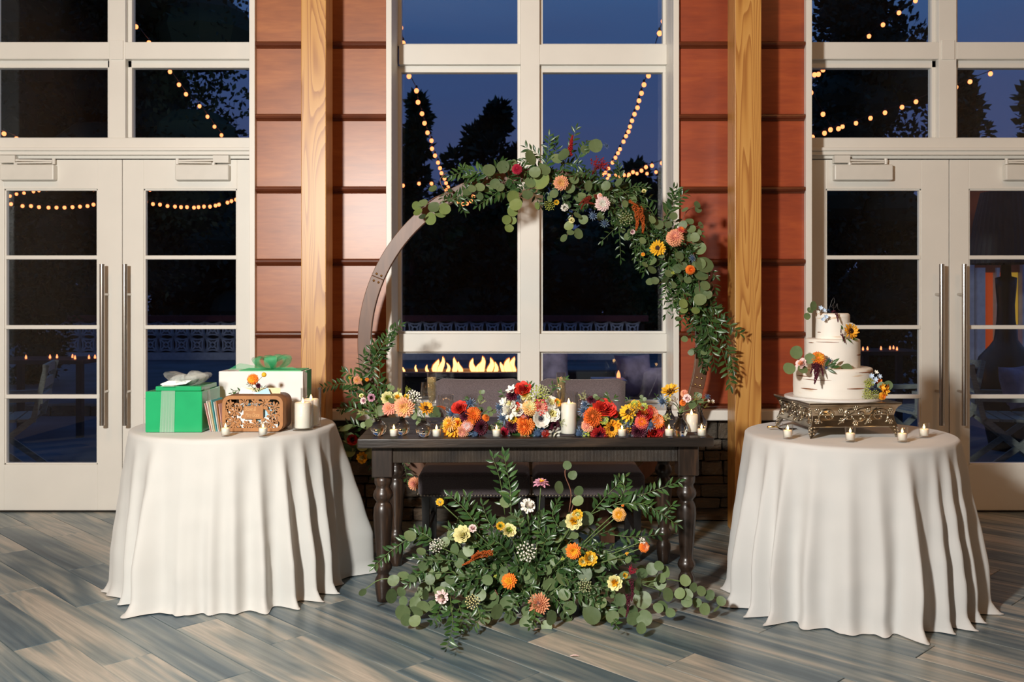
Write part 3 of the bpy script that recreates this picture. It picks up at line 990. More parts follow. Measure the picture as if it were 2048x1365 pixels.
strand('string of bulbs climbing across the topmost pane above the wedding cake', [(1705, 97), (1738, 72), (1766, 49), (1798, 25), (1831, 1), (1860, -20)], 9, 8.6, 0.55)
strand('string of bulbs climbing across the evergreen in the transom pane above the cake', [(1685, 253), (1712, 246), (1741, 236), (1770, 225), (1804, 214), (1832, 203), (1880, 186), (1912, 174), (1940, 163), (1981, 147), (2023, 132), (2060, 118)], 10, 9, 0.6)
strand('tangled end of a string of bulbs at the transom corner by the red panel', [(1664, 131), (1646, 139), (1637, 148), (1629, 149), (1622, 185), (1646, 228), (1661, 259), (1677, 257), (1649, 266), (1625, 274)], 9, 9.4, 0.62)

# ---- terrace furniture seen through the glass
plain('fire_stone', (0.16, 0.13, 0.12), 0.8, var=0.3)
plain('outdoor_dark', (0.022, 0.024, 0.030), 0.6)
plain('pillow_lilac', (0.34, 0.27, 0.36), 0.9, var=0.4, scale=9)
plain('teak_grey', (0.38, 0.39, 0.34), 0.75, var=0.2, stretch=(1, 6, 6))
plain('lamp_black', (0.012, 0.012, 0.012), 0.35)
plain('wing_white', (0.42, 0.42, 0.52), 0.7)
plain('wing_red', (0.30, 0.055, 0.02), 0.7)
emit('lit_curtain', (0.75, 0.42, 0.04), 0.35)
emit('lit_red', (0.55, 0.075, 0.015), 0.35)
fy = 10.6
ft = thing('fire_table', 'long stone fire table burning on the terrace behind the grey chairs', 'fire table', (at_ground(915, fy), fy, -0.02))
xl, xr = at_ground(790, fy), at_ground(1046, fy)
zt = EYE - (741 - CY) / F_PX * fy
MB().box(xl, xr, fy - 0.30, fy + 0.30, -0.02, zt - 0.05).build('body', 'outdoor_dark', ft, bev=0.01)
MB().box(xl - 0.04, xr + 0.04, fy - 0.34, fy - 0.20, zt - 0.05, zt).build('rim', 'fire_stone', ft, bev=0.008)
MB().box(xl - 0.04, xr + 0.04, fy + 0.20, fy + 0.34, zt - 0.05, zt).build('rim', 'fire_stone', ft, bev=0.008)
MB().box(xl, xr, fy - 0.2, fy + 0.2, zt - 0.06, zt - 0.03).build('burner_tray', 'fire_stone', ft)
rf = random.Random(8)
def flame_mesh(mb, c, ht, r, lean, seed):
    rr = random.Random(seed)
    prof = [(0.0, 0.55), (0.12, 0.95), (0.30, 1.0), (0.5, 0.85), (0.7, 0.62), (0.88, 0.36), (1.0, 0.06)]
    pts = [(c[0] + lean * t * t * ht + 0.10 * ht * math.sin(t * 5 + seed), c[1] + 0.05 * ht * math.cos(t * 4 + seed), c[2] + ht * t) for t, _ in prof]
    mb.tube(pts, [r * q for _, q in prof], 8)
for i, (px, top, w_) in enumerate(((808, 731, 4), (830, 728, 4), (856, 726, 5), (872, 716, 11), (884, 709, 9), (897, 722, 6), (907, 712, 9), (920, 720, 8), (946, 714, 10), (957, 722, 8), (966, 709, 11), (981, 712, 10), (991, 720, 7), (1005, 722, 8), (1016, 712, 13), (1026, 710, 12))):
    p = Vector((at_ground(px, fy), fy + rf.uniform(-.08, .08), zt - 0.03))
    ht = (744 - top) / F_PX * fy
    mb = MB()
    flame_mesh(mb, p, ht, w_ / 2 / F_PX * fy * 1.45, 0.12 * math.sin(i * 2.3), i)
    fo = mb.build('flame', 'fire_edge', ft, True)
    mb = MB()
    flame_mesh(mb, p, ht * 0.93, w_ / 2 / F_PX * fy * 1.15, 0.12 * math.sin(i * 2.3), i)
    mb.build('flame_core', 'fire_glow', fo, True)
fl_d = bpy.data.lights.new('fire_light', 'POINT')
fl_d.energy = 14
fl_d.color = (1, 0.42, 0.12)
fl_d.shadow_soft_size = 0.25
fl_o = bpy.data.objects.new('fire_light', fl_d)
fl_o.location = (at_ground(950, fy), fy, zt + 0.25)
col.objects.link(fl_o)
def cushion(mb, c, w, h, d, rx=0.0, rz=0.0):
    """Soft square pillow: pinched corners, swollen middle."""
    n = 9
    rot = Matrix.Rotation(rz, 4, 'Z') @ Matrix.Rotation(rx, 4, 'X')
    vs_, fs = [], []
    for side in (-1, 1):
        for i in range(n):
            for j in range(n):
                u, v = i / (n - 1) * 2 - 1, j / (n - 1) * 2 - 1
                th = (1 - u ** 4) * (1 - v ** 4)
                k = 1 - 0.07 * (1 - abs(u) ** 2) * abs(v) ** 3 - 0.07 * (1 - abs(v) ** 2) * abs(u) ** 3
                vs_.append(Vector(c) + rot @ Vector((u * w / 2 * k, side * d / 2 * th ** 0.6, v * h / 2 * k)))
        o_ = (side + 1) // 2 * n * n
        for i in range(n - 1):
            for j in range(n - 1):
                q = (o_ + i * n + j, o_ + (i + 1) * n + j, o_ + (i + 1) * n + j + 1, o_ + i * n + j + 1)
                fs.append(q if side < 0 else q[::-1])
    mb.add(vs_, fs)
def sofa(name, label, cx, cy, w, seat_z, back_z, d=0.75):
    s = thing(name, label, 'sofa', (cx, cy, -0.02))
    MB().box(cx - w / 2, cx + w / 2, cy - d / 2, cy + d / 2, 0.10, seat_z - 0.12).build('frame', 'outdoor_dark', s, bev=0.01)
    MB().box(cx - w / 2 + 0.04, cx + w / 2 - 0.04, cy - d / 2, cy + d / 2 - 0.1, seat_z - 0.12, seat_z).build('seat_cushion', 'outdoor_dark', s, bev=0.03, seg=3)
    MB().box(cx - w / 2, cx + w / 2, cy + d / 2 - 0.12, cy + d / 2, seat_z - 0.12, back_z).build('backrest', 'outdoor_dark', s, bev=0.03, seg=3)
    for sx in (-1, 1):
        MB().box(cx + sx * (w / 2 - 0.05) - 0.04, cx + sx * (w / 2 - 0.05) + 0.04, cy - d / 2, cy + d / 2, seat_z - 0.12, seat_z + 0.16).build('armrest', 'outdoor_dark', s, bev=0.015)
        for sy in (-1, 1):
            MB().box(cx + sx * (w / 2 - 0.06) - 0.025, cx + sx * (w / 2 - 0.06) + 0.025, cy + sy * (d / 2 - 0.06) - 0.025, cy + sy * (d / 2 - 0.06) + 0.025, -0.02, 0.10).build('leg', 'outdoor_dark', s)
    return s
sofa('garden_sofa', 'low dark garden sofa piled with lilac pillows outside the middle window', at_ground(1215, 9.5), 9.5, 1.75, 0.42, 0.66)
for px, py, s, rx, rz, lab in ((1270, 752, 0.42, -0.25, 0.5, 'tall lilac patterned pillow at the back of the garden sofa'), (1292, 770, 0.36, -0.2, -0.6, 'lilac pillow with a pale stripe leaning in front on the garden sofa'), (1325, 775, 0.36, -0.25, 0.4, 'lilac pillow half hidden by the white window frame'), (1098, 735, 0.40, -0.2, 0.2, 'lilac pillow beside the window mullion near the fire')):
    c = W(px, py, 9.25)
    mb = MB()
    cushion(mb, c, s, s, 0.16, rx, rz)
    tag(mb.build('pillow', 'pillow_lilac', None, True), lab, 'pillow', 'garden pillows')
stool = thing('side_table', 'small pale garden side table with a tealight outside the middle window', 'table', (at_ground(1216, 8.7), 8.7, -0.02))
zz = EYE - (758 - CY) / F_PX * 8.7
MB().box(at_ground(1184, 8.7), at_ground(1250, 8.7), 8.5, 8.9, zz - 0.03, zz).build('top', 'breeze_white', stool, bev=0.004)
for sx in (1190, 1244):
    for sy in (8.54, 8.86):
        MB().box(at_ground(sx, 8.7) - 0.015, at_ground(sx, 8.7) + 0.015, sy - 0.015, sy + 0.015, -0.02, zz - 0.03).build('leg', 'outdoor_dark', stool)
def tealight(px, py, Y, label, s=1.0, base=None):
    """Glass tealight standing on a table top at the height seen; also shapes the candle reflections."""
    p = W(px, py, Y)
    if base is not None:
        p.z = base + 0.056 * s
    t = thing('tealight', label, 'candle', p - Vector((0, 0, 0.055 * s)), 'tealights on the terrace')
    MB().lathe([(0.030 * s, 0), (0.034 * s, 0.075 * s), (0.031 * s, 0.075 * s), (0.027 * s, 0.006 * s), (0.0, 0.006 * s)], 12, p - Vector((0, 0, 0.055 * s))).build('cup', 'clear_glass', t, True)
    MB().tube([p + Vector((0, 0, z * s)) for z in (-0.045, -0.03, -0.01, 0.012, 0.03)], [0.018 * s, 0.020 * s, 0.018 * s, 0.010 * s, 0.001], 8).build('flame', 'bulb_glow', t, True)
tealight(1237, 744, 8.7, 'tealight glowing on the pale garden side table', 0.9, zz)
# added long tables; their tealights stand in for candle reflections in the door glass
def added_long_table(px0, px1, py, Y, label):
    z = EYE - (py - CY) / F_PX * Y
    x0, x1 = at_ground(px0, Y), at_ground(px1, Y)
    t = thing('added_table', label, 'table', ((x0 + x1) / 2, Y, -0.02))
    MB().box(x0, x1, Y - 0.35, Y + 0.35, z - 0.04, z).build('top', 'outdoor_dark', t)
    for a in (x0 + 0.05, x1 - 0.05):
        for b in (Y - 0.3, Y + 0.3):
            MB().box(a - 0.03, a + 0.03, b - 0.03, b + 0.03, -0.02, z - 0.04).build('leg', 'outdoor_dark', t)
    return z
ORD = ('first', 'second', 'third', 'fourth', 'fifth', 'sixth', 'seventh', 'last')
ltz = added_long_table(2, 196, 717, 10.0, 'added long dark table holding candle-reflection tealights behind the door farther from the arch')
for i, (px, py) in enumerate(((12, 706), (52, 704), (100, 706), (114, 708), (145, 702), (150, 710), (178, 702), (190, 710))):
    tealight(px, py, 10.0 - 0.25 + 0.06 * (i % 5), '%s candle reflection from the window edge, shaped as a tealight behind the gift-side door' % ORD[i], 0.55, ltz)
ltz = added_long_table(1700, 1830, 700, 10.0, 'added long dark table holding candle-reflection tealights behind the cake-side door')
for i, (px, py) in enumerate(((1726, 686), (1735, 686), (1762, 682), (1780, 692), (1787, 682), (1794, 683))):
    tealight(px, py, 10.0 - 0.2 + 0.06 * (i % 5), '%s candle reflection from the cake, shaped as a tealight behind the cake-side door' % ORD[i], 0.5, ltz)
# rough stone kerb behind the gift-side door
kb = struct('kerb', (at_ground(100, 11.6), 11.6, 0), 'rough stone kerb along the terrace behind the gift-side doors')
x = at_ground(-40, 11.6)
while x < at_ground(420, 11.6):
    l = rs.uniform(0.14, 0.34)
    inst('stone', rs.choice(stones), kb, Matrix.Translation((x + l / 2, 11.6, 0.04)) @ Matrix.Diagonal((l - 0.01, 0.25, 0.14 + rs.uniform(-.02, .02), 1)))
    x += l
# big black urn lamp
ly = 8.9
lx = at_ground(2012, ly)
lp = thing('urn_lamp', 'tall black urn-shaped garden lamp with a pleated shade behind the cake-side door', 'lamp', (lx, ly, -0.02))
def lz(py):
    return EYE - (py - CY) / F_PX * ly
def lr(px):
    return px / F_PX * ly
MB().lathe([(lr(30), -0.02), (lr(34), lz(880)), (lr(46), lz(820)), (lr(57), lz(775)), (lr(58), lz(745)), (lr(50), lz(715)), (lr(30), lz(692)), (lr(22), lz(680)), (lr(17), lz(640)), (lr(16), lz(610)), (lr(19), lz(575)), (lr(20), lz(556)), (lr(10), lz(553)), (lr(9), lz(530))], 40, (lx, ly, 0)).build('body', 'lamp_black', lp, True)
sh_ = MB()
k = 72
vs_, fs_ = [], []
for i, (r_, z_) in enumerate(((lr(70), lz(528)), (lr(58), lz(440)), (lr(46), lz(385)))):
    for j in range(k):
        a = 2 * math.pi * j / k
        q = r_ * (1 + 0.02 * (j % 2))
        vs_.append((lx + q * math.cos(a), ly + q * math.sin(a), z_))
for i in range(2):
    for j in range(k):
        fs_.append((i * k + j, i * k + (j + 1) % k, (i + 1) * k + (j + 1) % k, (i + 1) * k + j))
fs_.append(tuple(2 * k + j for j in range(k)))
sh_.add(vs_, fs_)
sh_.build('shade', 'outdoor_dark', lp)
MB().box(lx - 0.02, lx + 0.02, ly - 0.02, ly + 0.02, lz(540), lz(440)).build('stem', 'lamp_black', lp)
# folding X-leg garden chairs
def xchair(label, cx, cy, rz, w=0.62, sz=0.42, bz=0.62):
    t = thing('garden_chair', label, 'chair', (cx, cy, -0.02), 'grey timber garden chairs')
    X = Matrix.Translation((cx, cy, 0)) @ Matrix.Rotation(rz, 4, 'Z')
    def part(nm, fn):
        m = MB(X)
        fn(m)
        m.build(nm, 'teak_grey', t)
    for sx in (-1, 1):
        part('leg', lambda m: m.bar((sx * w / 2, -0.30, -0.02), (sx * w / 2, 0.26, sz + 0.02), 0.045, 0.03, (1, 0, 0)))
        part('leg', lambda m: m.bar((sx * (w / 2 - 0.035), 0.30, -0.02), (sx * (w / 2 - 0.035), -0.26, sz + 0.02), 0.045, 0.03, (1, 0, 0)))
        part('armrest', lambda m: m.box(sx * w / 2 - 0.03, sx * w / 2 + 0.03, -0.28, 0.30, bz - 0.04, bz))
        part('arm_post', lambda m: m.box(sx * w / 2 - 0.02, sx * w / 2 + 0.02, -0.26, -0.20, sz, bz - 0.04))
        part('back_post', lambda m: m.bar((sx * w / 2, 0.26, sz), (sx * w / 2, 0.36, bz + 0.25), 0.04, 0.03, (1, 0, 0)))
    for i in range(5):
        part('seat_slat', lambda m: m.box(-w / 2, w / 2, -0.27 + i * 0.105, -0.18 + i * 0.105, sz, sz + 0.022))
    for z_ in (sz + 0.14, sz + 0.26, sz + 0.38):
        part('back_slat', lambda m: m.box(-w / 2, w / 2, 0.29 + (z_ - sz) * 0.1, 0.315 + (z_ - sz) * 0.1, z_, z_ + 0.07))
    return t
xchair('grey timber X-leg garden chair with a pillow before the urn lamp', at_ground(2022, 7.75), 7.75, math.radians(75))
xchair('grey timber X-leg garden chair behind the door at the cake stand', at_ground(1845, 8.3), 8.3, math.radians(-80))
xchair('grey timber X-leg garden chair behind the door farther from the arch', at_ground(5, 7.7), 7.7, math.radians(-70))
mb = MB()
cushion(mb, W(2036, 775, 7.85), 0.36, 0.36, 0.15, -0.3, 0.5)
tag(mb.build('pillow', 'pillow_lilac', None, True), 'lilac patterned pillow on the garden chair before the urn lamp', 'pillow', 'garden pillows')
# neighbouring wing with lit doorway
wy_ = 12.2
wg = struct('neighbour_wing', (at_ground(2000, wy_), wy_, 0), 'neighbouring white wing with a lit doorway beyond the urn lamp')
def wbox(nm, p0, p1, q0, q1, mat, dy=0.0, th=0.1):
    MB().box(at_ground(p0, wy_), at_ground(p1, wy_), wy_ + dy, wy_ + dy + th, EYE - (q1 - CY) / F_PX * wy_, EYE - (q0 - CY) / F_PX * wy_).build(nm, mat, wg)
wbox('wall_core', 1935, 2300, 380, 545, 'wing_red', 0.02)
wbox('post', 1938, 1949, 500, 790, 'wing_white')
wbox('door_leaf', 1951, 1967, 536, 740, 'wing_white', -0.05)
wbox('lit_jamb', 1968, 1974, 534, 720, 'lit_curtain', 0.05)
wbox('lit_wall', 1974, 2026, 530, 790, 'lit_red', 0.15)
wbox('door_leaf', 1992, 1998, 536, 735, 'wing_white', -0.02)
wbox('curtain', 2024, 2040, 545, 650, 'lit_curtain', 0.05)
wbox('sill_rail', 2020, 2048, 650, 655, 'wing_white', 0.0)
wbox('post', 2041, 2050, 530, 790, 'wing_white', -0.05)
wbox('panel', 1935, 2300, 735, 815, 'wing_white', 0.2)
wbox('panel', 2052, 2300, 540, 740, 'wing_white', 0.1)

# ================================================================== SWEETHEART TABLE
TZ = 0.76
TX = Matrix.Translation((0.063, 4.675, 0)) @ Matrix.Rotation(math.radians(1.7), 4, 'Z')
st = thing('farmhouse_table', 'dark-stained farmhouse table with turned legs in front of the two chairs', 'table', (0.063, 4.675, 0))
HW, HD = 0.805, 0.395
bw_ = 2 * HD / 5
for i in range(5):
    MB(TX).box(-HW, HW, -HD + i * bw_ + 0.001, -HD + (i + 1) * bw_ - 0.001, TZ - 0.042, TZ).build('top_board', 'table_wood', st, bev=0.005)
lxp, lyp = HW - 0.105, HD - 0.10
for sx in (-1, 1):
    for sy in (-1, 1):
        cx_, cy_ = sx * lxp, sy * lyp
        lg = MB(TX).box(cx_ - 0.047, cx_ + 0.047, cy_ - 0.047, cy_ + 0.047, 0.577, TZ - 0.042).build('leg', 'leg_wood', st, bev=0.004)
        MB(TX).lathe([(0.022, 0.0), (0.028, 0.004), (0.030, 0.02), (0.034, 0.045), (0.038, 0.085), (0.036, 0.105), (0.026, 0.125), (0.027, 0.132), (0.040, 0.150), (0.042, 0.162), (0.036, 0.178),
                      (0.030, 0.186), (0.029, 0.20), (0.033, 0.24), (0.040, 0.33), (0.0445, 0.395), (0.043, 0.425), (0.036, 0.448), (0.029, 0.456), (0.031, 0.462), (0.042, 0.476), (0.0455, 0.490), (0.042, 0.506),
                      (0.033, 0.520), (0.031, 0.530), (0.038, 0.540), (0.040, 0.555), (0.039, 0.578)], 28, (cx_, cy_, 0)).build('turning', 'leg_wood', lg, True)
for sy in (-1, 1):
    MB(TX).box(-lxp + 0.047, lxp - 0.047, sy * (lyp + 0.025) - 0.012, sy * (lyp + 0.025) + 0.012, TZ - 0.118, TZ - 0.042).build('apron', 'sawn_wood', st, bev=0.002)
for sx in (-1, 1):
    MB(TX).box(sx * (lxp + 0.02) - 0.012, sx * (lxp + 0.02) + 0.012, -lyp + 0.047, lyp - 0.047, TZ - 0.118, TZ - 0.042).build('apron', 'sawn_wood', st, bev=0.002)

# ================================================================== CHAIRS
def rounded_block(mb, x0, x1, y0, y1, z0, z1):
    mb.box(x0, x1, y0, y1, z0, z1)
def chair(label, cx, cy):
    c = thing('upholstered_chair', label, 'chair', (cx, cy, 0), 'grey chairs behind the farmhouse table')
    w = 0.59
    s = MB().box(cx - w / 2, cx + w / 2, cy, cy + 0.50, 0.340, 0.475).build('seat', 'chair_fabric', c, bev=0.035, seg=4)
    mbn = MB()
    for i in range(34):
        mbn.ball((cx - w / 2 + 0.02 + i * (w - 0.04) / 33, cy - 0.002, 0.357), 0.0055, 6, 4)
    for i in range(26):
        for sx in (-1, 1):
            mbn.ball((cx + sx * (w / 2 + 0.001), cy + 0.03 + i * 0.018, 0.357), 0.0055, 6, 4)
    nh = mbn.build('nailhead_trim', 'nail_brass', s, True)
    nh['kind'] = 'stuff'
    # backrest: gently curved slab with a concave top edge and flared upper corners
    n, k = 13, 9
    vs_, fs_ = [], []
    for side in (0, 1):
        for i in range(n):
            u = i / (n - 1) * 2 - 1
            for j in range(k):
                v = j / (k - 1)
                hw = 0.225 + 0.022 * v
                ztop = 0.918 + 0.012 * u * u - (0.020 if abs(u) > 0.99 else 0)
                z = 0.40 + (ztop - 0.40) * v
                e = 1 - 0.55 * abs(u) ** 8 - 0.0
                ye = 0.045 * (max(0.25, 1 - abs(u) ** 10)) * (0.55 + 0.45 * (1 - v ** 12))
                yy = cy + 0.475 + 0.05 * v + 0.035 * (1 - u * u) - (ye if side == 0 else -ye)
                vs_.append((cx + u * hw, yy, z))
    sidx = lambda s_, i, j: s_ * n * k + i * k + j
    for i in range(n - 1):
        for j in range(k - 1):
            fs_.append((sidx(0, i, j), sidx(0, i + 1, j), sidx(0, i + 1, j + 1), sidx(0, i, j + 1)))
            fs_.append((sidx(1, i, j), sidx(1, i, j + 1), sidx(1, i + 1, j + 1), sidx(1, i + 1, j)))
    for j in range(k - 1):
        fs_.append((sidx(0, 0, j), sidx(0, 0, j + 1), sidx(1, 0, j + 1), sidx(1, 0, j)))
        fs_.append((sidx(0, n - 1, j), sidx(1, n - 1, j), sidx(1, n - 1, j + 1), sidx(0, n - 1, j + 1)))
    for i in range(n - 1):
        fs_.append((sidx(0, i, k - 1), sidx(0, i + 1, k - 1), sidx(1, i + 1, k - 1), sidx(1, i, k - 1)))
        fs_.append((sidx(0, i, 0), sidx(1, i, 0), sidx(1, i + 1, 0), sidx(0, i + 1, 0)))
    MB().add(vs_, fs_).build('backrest', 'chair_fabric', c, True)
    for sx in (-1, 1):
        for yy, lean in ((cy + 0.04, 0.0), (cy + 0.46, 0.05)):
            mb = MB()
            mb.tube([(cx + sx * (w / 2 - 0.04), yy + lean, 0.0), (cx + sx * (w / 2 - 0.04), yy, 0.345)], [0.020, 0.030], 4)
            mb.build('leg', 'black_wood', c)
        MB().box(cx + sx * (w / 2 - 0.04) - 0.01, cx + sx * (w / 2 - 0.04) + 0.01, cy + 0.05, cy + 0.46, 0.14, 0.17).build('stretcher', 'black_wood', c)
    return c
chair('grey upholstered chair with nailhead trim nearer the bare side of the arch', -0.243, 4.99)
chair('grey upholstered chair with nailhead trim nearer the flowered side of the arch', 0.365, 4.99)

# ================================================================== ROUND TABLES UNDER CLOTHS
CT = 0.765
def round_table(cx, cy, r, lab_t, lab_c, mat, lobes, seed):
    t = thing('round_table', lab_t, 'table', (cx, cy, 0), 'round tables under floor-length cloths')
    MB().lathe([(0.0, CT - 0.035), (r - 0.012, CT - 0.035), (r - 0.008, CT - 0.02), (r - 0.012, CT - 0.006), (0, CT - 0.006)], 48, (cx, cy, 0)).build('tabletop', 'teak_grey', t)
    for a in range(4):
        an = math.pi / 4 + a * math.pi / 2
        MB().tube([(cx + 0.24 * math.cos(an), cy + 0.24 * math.sin(an), 0), (cx + 0.24 * math.cos(an), cy + 0.24 * math.sin(an), CT - 0.035)], 0.014, 10).build('leg', 'dark_metal', t)
    rr = random.Random(seed)
    n, kt, ks = 420, 6, 44
    vs_, fs_ = [], []
    def fold(th):
        v = 0.0
        for a, w_, h_ in lobes:
            d = (th - a + math.pi) % (2 * math.pi) - math.pi
            v += h_ * math.exp(-(d / w_) ** 2)
        return v
    base = [fold(2 * math.pi * i / n) for i in range(n)]
    wob = [noise.noise(Vector((math.cos(2 * math.pi * i / n) * 3, math.sin(2 * math.pi * i / n) * 3, seed))) for i in range(n)]
    fine = [noise.noise(Vector((math.cos(2 * math.pi * i / n) * 11, math.sin(2 * math.pi * i / n) * 11, seed + 5))) for i in range(n)]
    rings = []
    for j in range(1, kt + 1):
        rings.append([(cx + math.cos(2 * math.pi * i / n) * (r - 0.012) * j / kt, cy + math.sin(2 * math.pi * i / n) * (r - 0.012) * j / kt, CT) for i in range(n)])
    rings.append([(cx + math.cos(2 * math.pi * i / n) * (r - 0.004), cy + math.sin(2 * math.pi * i / n) * (r - 0.004), CT - 0.003) for i in range(n)])
    for j in range(ks + 1):
        s = j / ks
        ring = []
        for i in range(n):
            a = 2 * math.pi * i / n
            amp = min(1.0, s * 1.35) ** 0.95
            slip = a + 0.05 * amp * noise.noise(Vector((math.cos(a) * 2, math.sin(a) * 2, seed + 9 + s)))
            rad = r + 0.003 + 0.030 * s + amp * (base[i] * 0.80 + 0.018 * wob[i] + 0.006 * fine[i])
            z = CT - 0.010 - (CT - 0.012) * s
            rad += 0.004 * noise.noise(Vector((a * 4, s * 9, seed)))
            if s > 0.93:                      # hem resting and spreading on the floor
                q = (s - 0.93) / 0.07
                rad += q * (0.008 + 0.030 * max(0, base[i]) / 0.1 + 0.02 * fine[i])
                z = max(0.004 + 0.004 * abs(fine[i]), z * (1 - 0.7 * q))
            ring.append((cx + math.cos(slip) * rad, cy + math.sin(slip) * rad, z))
        rings.append(ring)
    for rg in rings:
        vs_ += rg
    for j in range(len(rings) - 1):
        for i in range(n):
            i2 = (i + 1) % n
            fs_.append((j * n + i, (j + 1) * n + i, (j + 1) * n + i2, j * n + i2))
    vs_.append((cx, cy, CT))
    for i in range(n):
        fs_.append((len(vs_) - 1, i, (i + 1) % n))
    c = MB().add(vs_, fs_).build('tablecloth', mat, None, True)
    tag(c, lab_c, 'tablecloth', 'floor-length round tablecloths')
    return c
# lobe angles: -pi/2 faces the camera
def fr(deg):
    return math.radians(-90 + deg)
lobesL = [(fr(-96), .13, .06), (fr(-68), .15, .075), (fr(-44), .07, .05), (fr(-27), .085, .125), (fr(-9), .12, .040), (fr(6), .055, .035), (fr(16), .06, .060), (fr(28), .055, .085), (fr(41), .05, .105), (fr(53), .05, .10), (fr(66), .06, .075), (fr(80), .06, .035),
          (fr(103), .14, .21), (fr(128), .10, .08), (fr(155), .12, .06), (fr(180), .12, .06), (fr(-155), .12, .06), (fr(-128), .12, .05)]
lobesR = [(fr(-100), .12, .08), (fr(-78), .09, .125), (fr(-63), .06, .115), (fr(-51), .06, .11), (fr(-36), .06, .065), (fr(-20), .07, .055), (fr(-6), .06, .045), (fr(9), .065, .125), (fr(26), .05, .07), (fr(36), .05, .075), (fr(48), .045, .075), (fr(66), .085, .12), (fr(86), .07, .06),
          (fr(110), .10, .05), (fr(135), .10, .06), (fr(160), .10, .06), (fr(-175), .10, .06), (fr(-150), .10, .06), (fr(-125), .10, .05)]
round_table(-1.413, 4.71, 0.486, 'round table hidden under the cloth that carries the gifts', 'ivory floor-length tablecloth under the gifts and card box', 'ivory_cloth', lobesL, 3)
round_table(1.534, 4.43, 0.470, 'round table hidden under the cloth that carries the cake', 'pearl-white floor-length tablecloth under the cake stand', 'pearl_cloth', lobesR, 7)

# ================================================================== WOODEN HOOP ARCH
AX_, AY_, AZ_, AR = 0.08, 5.62, 1.125, 1.038
ar = thing('wooden_arch', 'round brown wooden hoop arch standing behind the chairs', 'arch', (AX_, AY_, 0))
segs = [(-92, -15), (-15, 62), (62, 118), (118, 157), (157, 204), (204, 268)]
for a0, a1 in segs:
    k = max(6, int((a1 - a0) / 3))
    vs_, fs_ = [], []
    for i in range(k + 1):
        a = math.radians(a0 + (a1 - a0) * i / k)
        for rr_, yy in ((AR, -0.021), (AR - 0.078, -0.021), (AR - 0.078, 0.021), (AR, 0.021)):
            vs_.append((AX_ + rr_ * math.cos(a), AY_ + yy, AZ_ + rr_ * math.sin(a)))
    for i in range(k):
        for j in range(4):
            fs_.append((i * 4 + j, i * 4 + (j + 1) % 4, (i + 1) * 4 + (j + 1) % 4, (i + 1) * 4 + j))
    fs_ += [(3, 2, 1, 0), (k * 4, k * 4 + 1, k * 4 + 2, k * 4 + 3)]
    MB().add(vs_, fs_).build('hoop_segment', 'arch_wood', ar, bev=0.003, fix=True)
bolt_me = MB().lathe([(0.0, -0.004), (0.0075, -0.004), (0.0075, 0.0), (0.004, 0.004), (0.0, 0.005)], 10).mesh('bolt', 'brass', True)
for ad in (157, -13, 62):
    for da in (-1.1, 1.4):
        for rr_ in (AR - 0.025, AR - 0.055):
            a = math.radians(ad + da)
            inst('bolt', bolt_me, ar, frame_mtx((AX_ + rr_ * math.cos(a), AY_ - 0.021, AZ_ + rr_ * math.sin(a)), (0, -1, 0)))
for sx in (-0.42, 0.42):
    MB().box(AX_ + sx - 0.04, AX_ + sx + 0.04, AY_ - 0.22, AY_ + 0.22, 0, 0.06).build('foot', 'arch_wood', ar, bev=0.004)
    MB().bar((AX_ + sx, AY_ + 0.035, 0.05), (AX_ + sx, AY_ + 0.035, 0.26), 0.06, 0.025).build('foot_brace', 'arch_wood', ar)

# ================================================================== LEAVES AND FLOWERS (templates)
GA = math.pi * (3 - math.sqrt(5))
def leaf_round():
    n = 18
    vs_ = [(0, 0.5, 0.0)]
    for i in range(n):
        a = 2 * math.pi * i / n - math.pi / 2
        x, y = 0.47 * math.cos(a), 0.5 + 0.5 * math.sin(a)
        if i == 0:
            y = -0.03
        vs_.append((x * (1.0 + 0.05 * math.sin(3 * a)), y, 0.34 * x * x + 0.16 * (y - 0.5) ** 2 + 0.015 * math.sin(5 * a)))
    fs_ = [(0, i, i % n + 1) for i in range(1, n + 1)]
    return MB().add(vs_, fs_)
def leaf_lance(w=0.17):
    vs_, fs_ = [], []
    for t, q in ((0, 0.10), (0.18, 0.62), (0.42, 1.0), (0.68, 0.80), (0.88, 0.36), (1.0, 0.03)):
        z = -0.14 * t * t
        vs_ += [(-w * q, t, z + 0.06 * q), (0, t, z), (w * q, t, z + 0.06 * q)]
    for i in range(5):
        a = i * 3
        fs_ += [(a, a + 1, a + 4, a + 3), (a + 1, a + 2, a + 5, a + 4)]
    return MB().add(vs_, fs_)
LEAF = {'euca': leaf_round().mesh('eucalyptus_leaf', 'euca', True), 'euca_yellow': leaf_round().mesh('eucalyptus_leaf', 'euca_yellow', True), 'ruscus': leaf_lance().mesh('ruscus_leaf', 'ruscus', True)}
LEAF_SRC = {'euca': leaf_round(), 'euca_yellow': leaf_round(), 'ruscus': leaf_lance()}
LNAME = {'euca': 'eucalyptus_leaf', 'euca_yellow': 'eucalyptus_leaf', 'ruscus': 'ruscus_leaf'}
def leaf_mtx(base, axis, size, rr, face=(0, -1, 0.35), tilt=0.6):
    a = Vector(axis).normalized()
    nrm = Vector(face) + Vector((rr.uniform(-1, 1), rr.uniform(-1, 1), rr.uniform(-1, 1))) * tilt
    nrm = nrm - a * nrm.dot(a)
    if nrm.length < 0.05:
        nrm = a.orthogonal()
    nrm.normalize()
    x = a.cross(nrm)
    m = Matrix((x, a, nrm)).transposed().to_4x4()
    return Matrix.Translation(base) @ m @ Matrix.Diagonal((size, size, size, 1))
